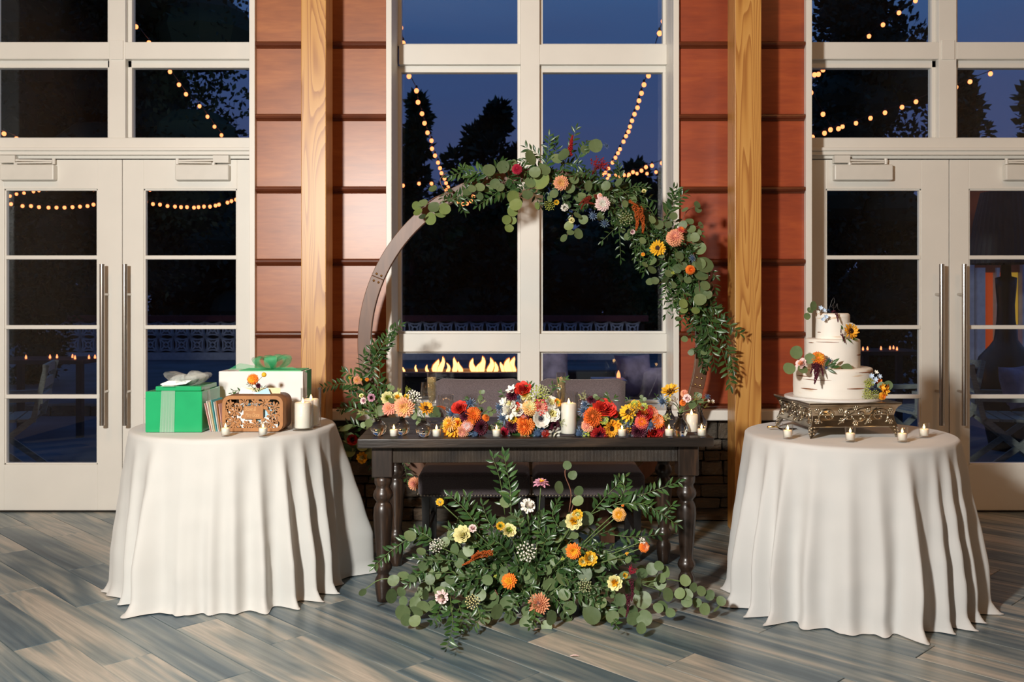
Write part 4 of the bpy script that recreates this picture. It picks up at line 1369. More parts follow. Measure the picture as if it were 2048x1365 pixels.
class Green:
    """Collects the leaves and stems of one arrangement."""
    def __init__(self, th, seed, front=300):
        self.th, self.rr, self.leaves, self.front = th, random.Random(seed), [], front
    def leaf(self, kind, base, axis, size, prio=0.0, **kw):
        self.leaves.append((prio - base.y, kind, leaf_mtx(base, axis, size, self.rr, **kw)))
    def spray(self, kind, pts, n, size, stem='green_stem', r=0.0022, prio=0.0, side=0.75, tilt=0.6, taper=0.35, sname='stem'):
        """A branch through world points with leaves to both sides."""
        rr = self.rr
        sm = spline(pts, max(8, len(pts) * 4))
        MB().tube(sm, [r * (1 - 0.6 * i / (len(sm) - 1)) for i in range(len(sm))], 5).build(sname, stem, self.th, True)
        for i in range(n):
            u = 0.10 + 0.90 * (i + 0.5) / n
            f = u * (len(sm) - 1)
            k = min(int(f), len(sm) - 2)
            p = sm[k].lerp(sm[k + 1], f - k)
            t = (sm[k + 1] - sm[k]).normalized()
            s = t.cross(Vector((0, -1, 0.2)))
            s = s.normalized() if s.length > 0.01 else Vector((1, 0, 0))
            sg = 1 if i % 2 else -1
            ax = t * rr.uniform(0.35, 0.9) + s * sg * side * rr.uniform(0.7, 1.3) + Vector((0, rr.uniform(-.7, .3), rr.uniform(-.15, .2)))
            self.leaf(kind, p + ax.normalized() * r, ax, size * rr.uniform(0.8, 1.15) * (1 - taper * u), prio, tilt=tilt)
        self.leaf(kind, sm[-1], sm[-1] - sm[-2], size * (1 - taper), prio, tilt=tilt)
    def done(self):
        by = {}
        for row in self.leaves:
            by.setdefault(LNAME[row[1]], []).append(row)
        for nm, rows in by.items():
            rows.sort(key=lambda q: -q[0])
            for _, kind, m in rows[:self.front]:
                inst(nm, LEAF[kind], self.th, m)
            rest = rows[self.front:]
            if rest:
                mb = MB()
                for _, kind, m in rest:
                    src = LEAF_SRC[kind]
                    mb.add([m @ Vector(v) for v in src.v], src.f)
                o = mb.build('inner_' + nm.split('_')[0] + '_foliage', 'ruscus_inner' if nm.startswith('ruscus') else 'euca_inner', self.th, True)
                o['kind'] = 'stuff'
def mb_mum(n=120, w=0.17, flat=0.0, curl=-0.35, inner=0.25):
    mb = MB()
    for i in range(n):
        t = (i + 0.5) / n
        el = math.radians(88 - (112 - 60 * flat) * t ** 0.8)
        mb.cur = 1 if t < inner else 0
        L = 0.45 + 0.40 * t ** 0.5
        mb.petal(i * GA, el, 0.10, L + (0.05 if i % 3 == 0 else 0), w * (0.7 + 0.6 * t), curl * (1 - 0.3 * t), 0.22, 0.0, 0.45)
    mb.cur = 0
    mb.ball((0, 0, 0), 0.42, 10, 6)
    return mb
def mb_dahlia(n=62, w=0.30, inner=0.35):
    mb = MB()
    for i in range(n):
        t = (i + 0.5) / n
        el = math.radians(80 - 84 * t ** 0.75)
        mb.cur = 1 if t < inner else 0
        L = 0.30 + 0.62 * t ** 0.6
        mb.petal(i * GA, el, 0.06, L, w * (0.5 + 0.7 * t), -0.15, 0.25, 0.0, 0.22)
    mb.cur = 0
    mb.ball((0, 0, -0.02), 0.2, 8, 5)
    return mb
def mb_sunflower():
    mb = MB()
    for k, (nn, el, L) in enumerate(((17, 6, 0.58), (16, 22, 0.52), (13, 38, 0.42))):
        for i in range(nn):
            mb.petal(2 * math.pi * (i + 0.37 * k) / nn + 0.08 * math.sin(i * 7 + k), math.radians(el + 9 * math.sin(i * 3.7 + k)), 0.36, L * (1 + 0.10 * math.sin(i * 5.1)), 0.23, 0.12, 0.18, 0.0, 0.12)
    return mb
def mb_disc(r=0.42, bumps=90):
    mb = MB()
    mb.lathe([(0.0, -0.25), (r * 0.7, -0.18), (r, -0.04), (r, 0.04), (r * 0.75, 0.12), (r * 0.35, 0.10), (0.0, 0.07)], 18)
    for i in range(bumps):
        q = math.sqrt((i + 0.5) / bumps) * r
        mb.octa((q * math.cos(i * GA), q * math.sin(i * GA), 0.10 + 0.03 * math.sin(q / r * 3)), 0.035)
    return mb
def mb_rose(rings=5, open_=1.0, ruffle=0.05):
    mb = MB()
    for k in range(rings):
        nn = 3 + k
        rk = 0.16 + 0.18 * k * open_
        hk = 0.62 - 0.055 * k
        for i in range(nn):
            a0 = 2 * math.pi * i / nn + k * 0.7
            span = math.pi / nn * 1.35
            vs_, fs_ = [], []
            for a in range(6):
                u = a / 5 * 2 - 1
                for b in range(5):
                    v = b / 4
                    edge = (1 - 0.35 * u * u)
                    rr_ = rk * (0.35 + 0.65 * v ** 0.6) + (0.05 + 0.10 * k / rings) * v ** 4 + ruffle * math.sin(u * 5 + i * 2 + k) * v
                    z = -0.32 + (hk + 0.32) * v * edge - 0.10 * v ** 6
                    an = a0 + u * span
                    vs_.append((rr_ * math.cos(an), rr_ * math.sin(an), z))
            for a in range(5):
                for b in range(4):
                    q = a * 5 + b
                    fs_.append((q, q + 5, q + 6, q + 1))
            mb.cur = 1 if k < 2 else 0
            mb.add(vs_, fs_)
    return mb
def mb_anemone():
    mb = MB()
    for k in range(2):
        for i in range(6):
            mb.petal(2 * math.pi * (i + 0.5 * k) / 6, math.radians(14 + 12 * k), 0.10, 0.86 - 0.06 * k, 0.80, 0.12, 0.10, 0, 0.62)
    return mb
def mb_anemone_c():
    mb = MB()
    mb.ball((0, 0, 0.14), 0.17, 10, 6, (1, 1, 0.8))
    for i in range(36):
        a = 2 * math.pi * i / 36
        q = 0.26 + 0.06 * (i % 2)
        mb.tube([(0.12 * math.cos(a), 0.12 * math.sin(a), 0.12), (q * math.cos(a), q * math.sin(a), 0.20)], 0.008, 3)
        mb.octa((q * math.cos(a), q * math.sin(a), 0.20), 0.030)
    return mb
def mb_thistle():
    mb = MB()
    mb.cur = 1
    for i in range(70):
        t = (i + 0.5) / 70
        el = math.radians(90 - 120 * t)
        d = Vector((math.cos(el) * math.cos(i * GA), math.cos(el) * math.sin(i * GA), math.sin(el) * 1.3))
        mb.octa(d * 0.30 + Vector((0, 0, 0.15)), 0.07)
    mb.ball((0, 0, 0.15), 0.28, 8, 6, (1, 1, 1.3))
    mb.cur = 0
    for k, (nn, el, L) in enumerate(((11, -5, 0.85), (10, 22, 0.70))):
        for i in range(nn):
            mb.petal(2 * math.pi * (i + 0.5 * k) / nn, math.radians(el + 10 * math.sin(i * 3)), 0.12, L * (1 + 0.15 * math.sin(i * 5)), 0.10, 0.1, 0.2, -0.05, 0.04)
            mb.petal(2 * math.pi * (i + 0.5 * k) / nn + 0.12, math.radians(el + 16), 0.12, L * 0.6, 0.06, 0.1, 0.2, -0.05, 0.04)
    return mb
def mb_lace(n=30, dome=0.35, r=0.10):
    mb = MB()
    rr = random.Random(n)
    for i in range(n):
        q = math.sqrt((i + 0.5) / n)
        x, y = q * math.cos(i * GA) * 0.95, q * math.sin(i * GA) * 0.95
        z = dome * (1 - q * q)
        mb.cur = 0
        for k in range(5):
            mb.octa((x + rr.uniform(-.07, .07), y + rr.uniform(-.07, .07), z + rr.uniform(-.05, .08)), r * rr.uniform(0.5, 0.9))
        if i % 2 == 0:
            mb.cur = 1
            mb.tube([(0, 0, -0.7), (x * 0.6, y * 0.6, -0.15), (x, y, z - 0.03)], 0.018, 3)
    return mb
def mb_spike(n=150, L=2.0, droop=0.7, r=0.20, knob=0.085):
    """Amaranth or celosia: a bumpy tapering tassel along +Z that bends over."""
    mb = MB()
    rr = random.Random(n)
    for i in range(n):
        t = (i / n) ** 0.85
        q = r * (1 - 0.75 * t) * (0.85 + 0.25 * math.sin(t * 19))
        a = i * GA
        c = Vector((droop * t * t, 0, L * t - 0.25 * droop * t ** 3))
        mb.octa(c + Vector((math.cos(a) * q, math.sin(a) * q, rr.uniform(-.04, .04))), knob * rr.uniform(0.7, 1.2) * (1 - 0.45 * t))
    return mb
def mb_scabiosa():
    mb = MB()
    for i in range(14):
        mb.petal(2 * math.pi * i / 14, math.radians(4 + 10 * (i % 2)), 0.35, 0.62, 0.34, 0.15 * math.sin(i * 3), 0.2, 0.0, 0.85)
    for i in range(60):
        q = math.sqrt((i + 0.5) / 60) * 0.72
        mb.petal(i * GA, math.radians(70 - 30 * q), q * 0.6, 0.38, 0.17, 0.2, 0.1, 0.05, 0.8)
    mb.cur = 1
    for i in range(26):
        q = math.sqrt((i + 0.5) / 26) * 0.34
        mb.octa((q * math.cos(i * GA), q * math.sin(i * GA), 0.40), 0.05)
    return mb
def mb_filler(n=70, h=1.0, w=0.6, r=0.06):
    """Open plume of tiny buds on fine stalks."""
    mb = MB()
    rr = random.Random(n)
    for i in range(max(6, n // 8)):
        a = i * GA
        tip = Vector((math.cos(a) * w * rr.uniform(.4, 1), math.sin(a) * w * rr.uniform(.4, 1), h * rr.uniform(0.6, 1.0)))
        mb.cur = 1
        mb.tube([(0, 0, -0.3), tip * 0.5 + Vector((0, 0, 0.1)), tip], 0.014, 3)
        mb.cur = 0
        for k in range(8):
            f = 0.45 + 0.55 * k / 7
            mb.octa(tip * f + Vector((rr.uniform(-.10, .10), rr.uniform(-.10, .10), rr.uniform(-.06, .10))), r * rr.uniform(.6, 1.2))
    return mb
def mb_berries(n=7, r=0.26):
    mb = MB()
    for i in range(n):
        q = math.sqrt((i + 0.5) / n) * 0.75
        mb.cur = 0
        mb.ball((q * math.cos(i * GA), q * math.sin(i * GA), 0.1 * math.sin(i * 2)), r, 8, 6)
        mb.cur = 1
        mb.tube([(0, 0, -0.7), (q * math.cos(i * GA), q * math.sin(i * GA), 0)], 0.03, 3)
    return mb
def mb_bell():
    """Open freesia or alstroemeria trumpet."""
    mb = MB()
    for i in range(6):
        mb.petal(2 * math.pi * i / 6, math.radians(48 + 8 * (i % 2)), 0.02, 1.0, 0.50, -0.25, 0.2, -0.2, 0.35)
    mb.cur = 1
    mb.tube([(0, 0, -0.5), (0, 0, 0.0)], [0.05, 0.12], 6)
    return mb
FK = {   # kind: (mesh source, name, smooth)
    'mum': (mb_mum, 'chrysanthemum_head'), 'dahlia': (mb_dahlia, 'dahlia_head'), 'sunflower': (mb_sunflower, 'sunflower_head'), 'rose': (mb_rose, 'rose_head'),
    'lisi': (lambda: mb_rose(5, 0.92, 0.10), 'lisianthus_head'), 'anemone': (mb_anemone, 'anemone_head'), 'thistle': (mb_thistle, 'sea_holly_head'), 'lace': (mb_lace, 'lace_flower_head'),
    'spike': (mb_spike, 'amaranth_tassel'), 'plume': (lambda: mb_spike(130, 1.9, 0.1, 0.26, 0.11), 'celosia_plume'), 'scab': (mb_scabiosa, 'scabiosa_head'), 'filler': (mb_filler, 'filler_sprig'),
    'berry': (mb_berries, 'berry_cluster'), 'bell': (mb_bell, 'freesia_head'), 'spider': (lambda: mb_mum(95, 0.13, 0.5, 0.15, 0.2), 'spider_chrysanthemum_head'),
    'cosmos': (lambda: mb_dahlia(34, 0.30, 0.2), 'daisy_head')}
FC = {}
def flower_mesh(kind, c0, c1):
    k = (kind, c0, c1)
    if k not in FC:
        FC[k] = FK[kind][0]().mesh(FK[kind][1], ['petal_' + c0 if 'petal_' + c0 in M else c0, 'petal_' + c1 if 'petal_' + c1 in M else c1], kind in ('rose', 'lisi', 'berry', 'anemone', 'thistle', 'lace', 'spike', 'plume', 'filler'))
    return FC[k]
disc_me = {}
def put(th, kind, c0, c1, pos, r, face=(0, -1, 0.3), rr=R, stem=None, jit=0.25, sr=0.0025):
    f = Vector(face) + Vector((rr.uniform(-jit, jit), 0, rr.uniform(-jit, jit)))
    m = frame_mtx(pos, f, rr.uniform(0, 6.28) if kind not in ('spike', 'plume') else 0.0, r)
    o = inst(FK[kind][1], flower_mesh(kind, c0, c1), th, m)
    if kind in ('sunflower', 'anemone'):
        if kind not in disc_me:
            disc_me[kind] = (mb_disc() if kind == 'sunflower' else mb_anemone_c()).mesh('flower_centre', 'petal_brown' if kind == 'sunflower' else 'petal_ink', True)
        c = bpy.data.objects.new('flower_centre', disc_me[kind])
        col.objects.link(c)
        c.parent = o
    if stem is not None:
        pts = [Vector(pos) - f.normalized() * r * 0.1] + [Vector(p) for p in stem]
        MB().tube(spline(pts, 8), sr, 5).build('stem', 'green_stem', th, True)
    return o
def putp(th, kind, c0, c1, px, py, Y, dia, face=(0, -1, 0.3), **kw):
    return put(th, kind, c0, c1, W(px, py, Y), dia / 2 / F_PX * Y, face, **kw)

# ================================================================== GARLAND OVER THE ARCH
gl = thing('flower_garland', 'eucalyptus and ruscus garland with autumn flowers over the top of the arch', 'garland', (0.45, 5.58, 1.9))
G = Green(gl, 21)
GY = 5.54
def P(px, py, dy=0.0):
    return W(px, py, GY + dy)
# eucalyptus leaves seen singly: (px, py, size px, yellowish)
for px, py, s, yl in ((836, 425, 18, 1), (846, 407, 20, 0), (833, 412, 17, 1), (862, 438, 24, 1), (880, 425, 23, 1), (868, 415, 22, 0), (889, 418, 22, 1), (866, 378, 16, 0), (845, 434, 14, 0), (935, 385, 18, 0), (944, 378, 15, 0), (960, 375, 18, 0),
                      (978, 341, 24, 0), (1006, 334, 24, 0), (1026, 331, 22, 0), (960, 392, 17, 0), (990, 368, 20, 0), (1000, 375, 17, 0), (1060, 316, 28, 0), (1070, 345, 22, 0), (1082, 362, 36, 1), (1060, 366, 22, 0), (1088, 340, 24, 0),
                      (1026, 395, 26, 1), (1032, 410, 24, 1), (1025, 424, 20, 1), (1013, 440, 18, 1), (1026, 442, 15, 1), (1018, 457, 17, 1), (1055, 390, 20, 0), (1075, 412, 14, 1), (1114, 318, 22, 0), (1128, 310, 24, 0), (1191, 292, 26, 0), (1170, 300, 18, 0),
                      (1108, 388, 17, 0), (1140, 378, 20, 0), (1148, 360, 18, 0), (1160, 350, 18, 0), (1120, 358, 18, 0), (1138, 452, 18, 1), (1141, 466, 14, 0), (1156, 468, 20, 0), (1128, 477, 16, 0), (1163, 392, 14, 0), (1176, 372, 20, 0), (1165, 392, 14, 0),
                      (1212, 372, 18, 0), (1238, 365, 18, 0), (1250, 408, 14, 0), (1167, 440, 18, 0), (1155, 432, 17, 0), (1304, 440, 15, 0), (1285, 482, 14, 0), (1347, 433, 16, 0), (1318, 450, 18, 0), (1337, 450, 14, 0), (1394, 410, 14, 0), (1396, 419, 14, 0),
                      (1370, 420, 14, 0), (1366, 450, 16, 0), (1379, 444, 16, 0), (1366, 474, 14, 0), (1383, 459, 17, 0), (1401, 451, 14, 0), (1377, 475, 18, 0), (1396, 467, 15, 0), (1390, 475, 18, 0), (1393, 484, 18, 0), (1400, 498, 24, 0), (1408, 531, 36, 0), (1398, 530, 26, 0),
                      (1402, 552, 26, 0), (1358, 514, 20, 0), (1365, 533, 18, 0), (1354, 538, 18, 0), (1305, 524, 18, 0), (1304, 541, 18, 0), (1300, 564, 15, 0), (1310, 562, 15, 0), (1337, 548, 16, 0), (1375, 560, 16, 0), (1360, 555, 16, 0), (1402, 585, 26, 0), (1400, 600, 24, 0),
                      (1366, 608, 18, 1), (1368, 621, 15, 1), (1391, 622, 16, 1), (1415, 590, 18, 0), (1410, 572, 20, 0), (1322, 510, 14, 0), (1330, 560, 15, 0), (1345, 570, 16, 0), (1290, 530, 13, 0)):
    p = P(px, py, -0.10 + G.rr.uniform(-0.03, 0.03))
    sz = s / F_PX * GY * 1.12
    ax = Vector((G.rr.uniform(-1, 1), -0.3, G.rr.uniform(-1, 0.4)))
    G.leaf('euca_yellow' if yl else 'euca', p - ax.normalized() * sz * 0.5, ax, sz, prio=3.0, tilt=0.42)
# fine red eucalyptus twigs
for pts in (((1360, 455), (1372, 425), (1394, 410)), ((1362, 470), (1385, 456), (1404, 450)), ((1370, 480), (1392, 490), (1402, 500)), ((1385, 500), (1395, 540), (1400, 590)), ((1085, 372), (1040, 390), (1015, 455)), ((1145, 430), (1140, 455), (1132, 480)), ((905, 385), (870, 395), (838, 420)), ((895, 392), (880, 362), (893, 345))):
    MB().tube(spline([P(a, b, -0.08) for a, b in pts], 10), 0.0022, 5).build('twig', 'red_stem', gl, True)
# ruscus sprays placed by hand
for pts, n, s in ((((1090, 345), (1096, 310), (1098, 272)), 16, 17), (((1120, 345), (1140, 300), (1152, 258)), 14, 17), (((1100, 340), (1080, 312), (1052, 296)), 12, 18), (((1105, 330), (1112, 300), (1108, 280)), 12, 16), (((1150, 330), (1165, 300), (1172, 285)), 10, 15),
                  (((985, 352), (945, 342), (898, 352)), 20, 19), (((970, 360), (940, 352), (925, 335)), 12, 17), (((900, 402), (920, 392), (950, 372)), 14, 15), (((880, 405), (912, 395), (950, 400)), 14, 15), (((1010, 372), (985, 392), (955, 412)), 14, 17), (((1050, 372), (1012, 385), (985, 400)), 14, 17),
                  (((1330, 440), (1345, 405), (1352, 380)), 14, 19), (((1340, 430), (1352, 405), (1368, 388)), 10, 19), (((1395, 600), (1425, 615), (1450, 632)), 14, 17), (((1400, 610), (1435, 640), (1455, 690)), 16, 19), (((1405, 620), (1430, 660), (1450, 720), (1462, 772)), 24, 20), (((1410, 640), (1420, 680), (1430, 735)), 18, 19),
                  (((1400, 590), (1412, 640), (1408, 690)), 16, 17), (((1375, 540), (1395, 600), (1402, 655)), 20, 18), (((1385, 560), (1420, 565), (1430, 580)), 10, 18), (((1350, 520), (1352, 570), (1345, 610)), 18, 18), (((1340, 500), (1335, 560), (1330, 600)), 14, 17), (((1320, 480), (1300, 510), (1288, 545)), 14, 17), (((1300, 470), (1282, 490), (1275, 505)), 10, 16),
                  (((1360, 560), (1370, 610), (1362, 650)), 14, 17), (((1330, 470), (1380, 460), (1402, 470)), 10, 15), (((1435, 650), (1458, 650), (1480, 668)), 9, 17), (((1445, 690), (1462, 715), (1466, 740)), 10, 18)):
    G.spray('ruscus', [P(a, b, -0.06 + G.rr.uniform(-.03, .05)) for a, b in pts], n, s / F_PX * GY * 1.25, prio=1.0)
# ruscus filling along the hoop, denser towards the flowered side
for i in range(135):
    u = (i + G.rr.random()) / 135 if i % 3 else G.rr.uniform(0.38, 0.92)
    ang = math.radians(122 - 128 * u ** 0.85)
    rad = AR - 0.04 + G.rr.uniform(-0.07, 0.05)
    b0 = Vector((AX_ + rad * math.cos(ang), AY_ - 0.06, AZ_ + rad * math.sin(ang)))
    thick = 0.35 + 0.95 * math.sin(math.pi * min(1, u * 1.08)) ** 0.8
    tang = Vector((math.sin(ang), 0, -math.cos(ang))) * G.rr.choice((-1, 1, 1))
    outw = Vector((math.cos(ang), 0, math.sin(ang))) * G.rr.uniform(-1.25, 0.75)
    d = (tang * G.rr.uniform(0.4, 1.2) + outw + Vector((0, -0.35 + G.rr.uniform(-.3, .3), -0.15))).normalized()
    L = 0.17 * thick * G.rr.uniform(0.7, 1.3)
    e = b0 + d * L + Vector((0, 0, -0.02))
    e.y = min(e.y, AY_ + 0.05)
    G.spray('ruscus', [b0, b0 + d * L * 0.5 + Vector((0, -0.02, 0.015)), e], int(6 + 7 * thick), 0.052 * G.rr.uniform(0.8, 1.15))
for i in range(70):
    u = G.rr.random()
    ang = math.radians(108 - 112 * u)
    rad = AR - 0.06 + G.rr.uniform(-0.13, 0.08)
    p = Vector((AX_ + rad * math.cos(ang), AY_ - 0.08 + G.rr.uniform(-.03, .03), AZ_ + rad * math.sin(ang)))
    G.leaf('euca', p, Vector((G.rr.uniform(-1, 1), -0.4, G.rr.uniform(-1, .5))), 0.05 * G.rr.uniform(.7, 1.2), tilt=0.6)
G.done()
fY = 5.40
for kind, c0, c1, px, py, d, face in (
        ('mum', 'crimson', 'crimson', 1034, 338, 24, (-.1, -1, .2)), ('dahlia', 'peach', 'apricot', 1122, 366, 34, (0, -1, -.1)), ('dahlia', 'blush', 'white', 1205, 408, 34, (.1, -1, 0)), ('lace', 'sage', 'lime', 1251, 437, 30, (-.1, -1, 0)),
        ('lace', 'lime', 'lime', 1099, 411, 24, (0, -.8, -.5)), ('mum', 'peach', 'coral_light', 1350, 475, 40, (.1, -1, .1)), ('mum', 'coral', 'orange', 1362, 460, 17, (.2, -1, .6)), ('sunflower', 'yellow', 'gold', 1316, 497, 36, (-.1, -1, .1)),
        ('mum', 'orange', 'orange_deep', 1381, 540, 22, (.3, -1, .2)), ('thistle', 'thistle', 'thistle_dark', 1186, 432, 22, (0, -1, -.3)), ('thistle', 'thistle', 'thistle_dark', 1209, 447, 22, (.2, -1, -.4)), ('thistle', 'thistle', 'thistle_dark', 1384, 517, 20, (.3, -1, .2)),
        ('thistle', 'thistle', 'thistle_dark', 1212, 292, 16, (.4, -1, .4)), ('lisi', 'yellow', 'lime', 1113, 405, 11, (0, -1, 0)), ('scab', 'white', 'cream', 1129, 415, 17, (.2, -1, -.2)), ('scab', 'cream', 'lime', 1143, 441, 13, (.2, -1, -.2)),
        ('berry', 'lime', 'green_stem', 1346, 546, 9, (0, -1, 0)), ('mum', 'gold', 'orange', 1286, 509, 9, (-.3, -1, 0)), ('lisi', 'blush', 'lilac', 1265, 464, 11, (0, -1, -.3)), ('mum', 'blush', 'peach', 1200, 392, 13, (0, -1, .3)), ('lisi', 'cream', 'lime', 1288, 383, 10, (0, -1, .8))):
    putp(gl, kind, c0, c1, px, py, fY, d, face)
for c0, px, py, L, w, tx, tz, kd in (('rust', 1270, 412, 58, 1.0, .25, -1, 'spike'), ('rust', 1278, 415, 60, 1.0, .38, -1, 'spike'), ('rust_dark', 1182, 394, 34, 1.0, -1, -.35, 'spike'), ('rust_dark', 1178, 398, 30, 1.0, -1, -.7, 'spike'), ('rust_dark', 1165, 402, 26, 1.0, .9, -.3, 'plume'), ('rust_dark', 1190, 390, 24, 1, .4, -.8, 'plume'),
                           ('red_deep', 1138, 312, 42, 1.0, .12, 1, 'plume'), ('crimson', 1141, 300, 30, 1.0, .1, 1, 'plume'), ('red_deep', 1188, 342, 28, 1.0, .4, .8, 'filler'), ('red_deep', 1196, 336, 24, 1.0, .9, .4, 'filler'), ('rust', 1258, 402, 22, 1, .9, -.6, 'plume')):
    r_ = L / 1.95 / F_PX * fY if kd != 'filler' else L / F_PX * fY
    put(gl, kd, c0, c0, W(px, py, fY + 0.02), r_, (tx, -0.25, tz), jit=0.02)

# ================================================================== GREENERY AT THE FOOT OF THE BARE SIDE
gb = thing('base_greenery', 'ruscus and roses climbing the bare side of the arch behind the table end', 'flower arrangement', (-0.93, 5.48, 0.0))
G = Green(gb, 33)
GY = 5.50
for pts, n, s in ((((742, 850), (735, 770), (742, 690)), 22, 20), (((745, 840), (725, 760), (728, 710)), 20, 20), (((750, 800), (760, 740), (748, 690)), 16, 18), (((745, 720), (765, 690), (778, 665), (802, 650)), 22, 17), (((740, 740), (770, 700), (785, 670)), 18, 17), (((735, 790), (705, 770), (680, 768), (645, 776)), 22, 18),
                  (((735, 800), (710, 755), (690, 745)), 12, 17), (((745, 830), (770, 790), (765, 760)), 14, 18), (((738, 830), (700, 815), (680, 820)), 14, 18), (((742, 850), (755, 800), (775, 780)), 14, 18), (((740, 820), (720, 800), (700, 790)), 12, 18), (((735, 860), (700, 850), (680, 870)), 12, 20), (((745, 870), (700, 890), (690, 930)), 14, 20),
                  (((748, 860), (740, 910), (760, 960)), 14, 20), (((760, 850), (800, 900), (815, 960)), 14, 20), (((755, 760), (790, 800), (850, 820)), 14, 18), (((748, 745), (752, 715), (770, 700)), 12, 15)):
    G.spray('ruscus', [P(a, b, G.rr.uniform(-.06, .04)) for a, b in pts], n, s / F_PX * GY * 1.2)
for px, py, s in ((776, 805, 24), (770, 815, 22), (790, 822, 20), (858, 830, 26), (868, 845, 24), (700, 850, 28), (690, 870, 26), (715, 880, 28), (672, 862, 22), (735, 900, 26), (700, 905, 26), (742, 842, 26), (760, 855, 26), (820, 840, 24), (880, 825, 22), (840, 850, 22), (690, 900, 24), (760, 940, 24), (780, 960, 24)):
    p = P(px, py, -0.06)
    G.leaf('euca', p, Vector((G.rr.uniform(-1, 1), -.3, G.rr.uniform(-1, .5))), s / F_PX * GY, prio=2)
G.done()
for kind, c0, c1, px, py, d, face in (('dahlia', 'peach', 'apricot', 714, 761, 19, (-.3, -1, .1)), ('mum', 'orange', 'gold', 734, 760, 9, (.2, -1, 0)), ('lisi', 'yellow', 'cream', 725, 916, 24, (-.2, -1, .2)), ('dahlia', 'peach', 'coral_light', 828, 968, 30, (-.2, -1, .1)), ('lisi', 'lime', 'yellow', 700, 756, 7, (-.2, -1, .1)), ('rose', 'red_deep', 'plum', 705, 880, 22, (-.2, -1, 0)),
                                      ('lisi', 'cream', 'lime', 880, 1002, 20, (0, -1, 0)), ('lisi', 'yellow', 'cream', 720, 760, 8, (0, -1, 0))):
    putp(gb, kind, c0, c1, px, py, GY - 0.10, d, face)

# ================================================================== BIG ARRANGEMENT ON THE FLOOR BEFORE THE TABLE
ga = thing('floor_arrangement', 'wide eucalyptus, ruscus and autumn flower arrangement on the floor before the table', 'flower arrangement', (0.1, 4.1, 0.0))
G = Green(ga, 55)
def floorY(py, extra=0.0):
    """Distance for a leaf seen at py: near the floor it lies forward, higher up it stands further back."""
    yf = EYE * F_PX / max(1.0, (py - CY + 14))
    return min(4.14, yf - 0.03) + extra
def Q(px, py, dy=0.0):
    return W(px, py, floorY(py, dy))
eu = ((820, 1073, 21), (782, 1193, 25), (725, 1185, 15), (787, 1162, 20), (805, 1226, 26), (832, 1223, 26), (845, 1216, 23), (830, 1206, 21), (812, 1241, 20), (830, 1243, 20), (918, 1043, 22), (1011, 1005, 20), (1020, 1040, 23), (1033, 1040, 25), (1003, 1046, 21), (950, 1081, 20), (926, 1110, 21), (937, 1102, 20),
      (857, 1122, 18), (876, 1119, 20), (919, 1127, 18), (926, 1153, 23), (977, 1214, 26), (993, 1224, 27), (1013, 1208, 25), (1033, 1201, 24), (975, 1160, 20), (802, 1185, 17), (807, 1203, 17), (825, 1157, 17), (847, 1134, 16), (842, 1104, 16), (910, 1100, 20), (1134.6, 931, 16), (1145, 951, 16), (1117, 976, 22), (1157, 982, 18),
      (1156, 1003, 20), (1172, 1037, 27), (1129, 1048, 18), (1149, 1071, 15), (1139, 1069, 17), (1111, 1124, 18), (1139, 1132, 24), (1170, 1149, 26), (1127, 1160, 30), (1099, 1169, 26), (1172, 1198, 27), (1183, 1232, 31), (1200, 1206, 23), (1285, 1201, 31), (1289, 1237, 27), (1267, 1237, 26), (1282, 1257, 18), (1304, 1139, 21),
      (1318, 1132, 18), (1333, 1144, 21), (1323, 1157, 16), (1284, 1147, 20), (1370, 1162, 20), (1386, 1176, 18), (1402, 1183, 18), (1335, 1190, 24), (1360, 1188, 20), (1375, 1190, 19), (1419, 1191, 18), (1442, 1203, 17), (1434, 1219, 15), (1409, 1219, 20), (1374, 1204, 20), (1325, 1213, 22), (1317, 1216, 18), (1341, 1226, 17), (1394, 1206, 16),
      (1198, 1134, 22), (1224, 1120, 17), (1257, 1120, 14), (1152, 1173, 19), (1102, 1196, 18), (1129, 1190, 21), (1139, 1216, 24), (1102, 1236, 25), (1244, 1226, 17), (1069, 1163, 23), (1079, 1028, 18), (1107, 1066, 16), (1116, 1080, 16), (1096, 1140, 18), (1050, 1150, 22), (900, 1160, 20), (880, 1185, 20), (860, 1160, 18), (905, 1070, 20), (890, 1085, 18), (1240, 1200, 22), (1225, 1235, 22), (1208, 1160, 20), (960, 1190, 22), (940, 1180, 20), (1010, 1160, 20), (1055, 1225, 22), (1020, 1235, 22), (970, 1150, 20), (872, 1150, 18), (850, 1190, 20))
for px, py, s in eu:
    sz = s / F_PX * 4.1 * 1.22
    p = Q(px, py, G.rr.uniform(-.05, .0))
    p.z = max(p.z, sz * 0.4)
    ax = Vector((G.rr.uniform(-1, 1), -0.3, G.rr.uniform(-.8, .8)))
    G.leaf('euca', p - ax.normalized() * sz * 0.5, ax, sz, prio=3, tilt=0.45)
for pts, red in ((((1138, 1025), (1142, 985), (1130, 950), (1135, 925)), 1), (((1140, 1030), (1150, 1000), (1158, 980)), 1), (((1290, 1165), (1340, 1160), (1395, 1175), (1445, 1205)), 0), (((1285, 1170), (1330, 1185), (1375, 1200), (1410, 1222)), 0), (((860, 1165), (800, 1160), (760, 1160), (727, 1182)), 0), (((840, 1190), (820, 1210), (805, 1225)), 0),
                 (((1150, 1160), (1140, 1140), (1160, 1130)), 1), (((960, 1060), (1000, 1050), (1030, 1035)), 1), (((1160, 1095), (1210, 1115), (1265, 1122)), 1), (((990, 1180), (998, 1200), (985, 1220)), 1)):
    MB().tube(spline([Q(a, b) for a, b in pts], 12), 0.0024, 5).build('twig', 'red_stem' if red else 'green_stem', ga, True)
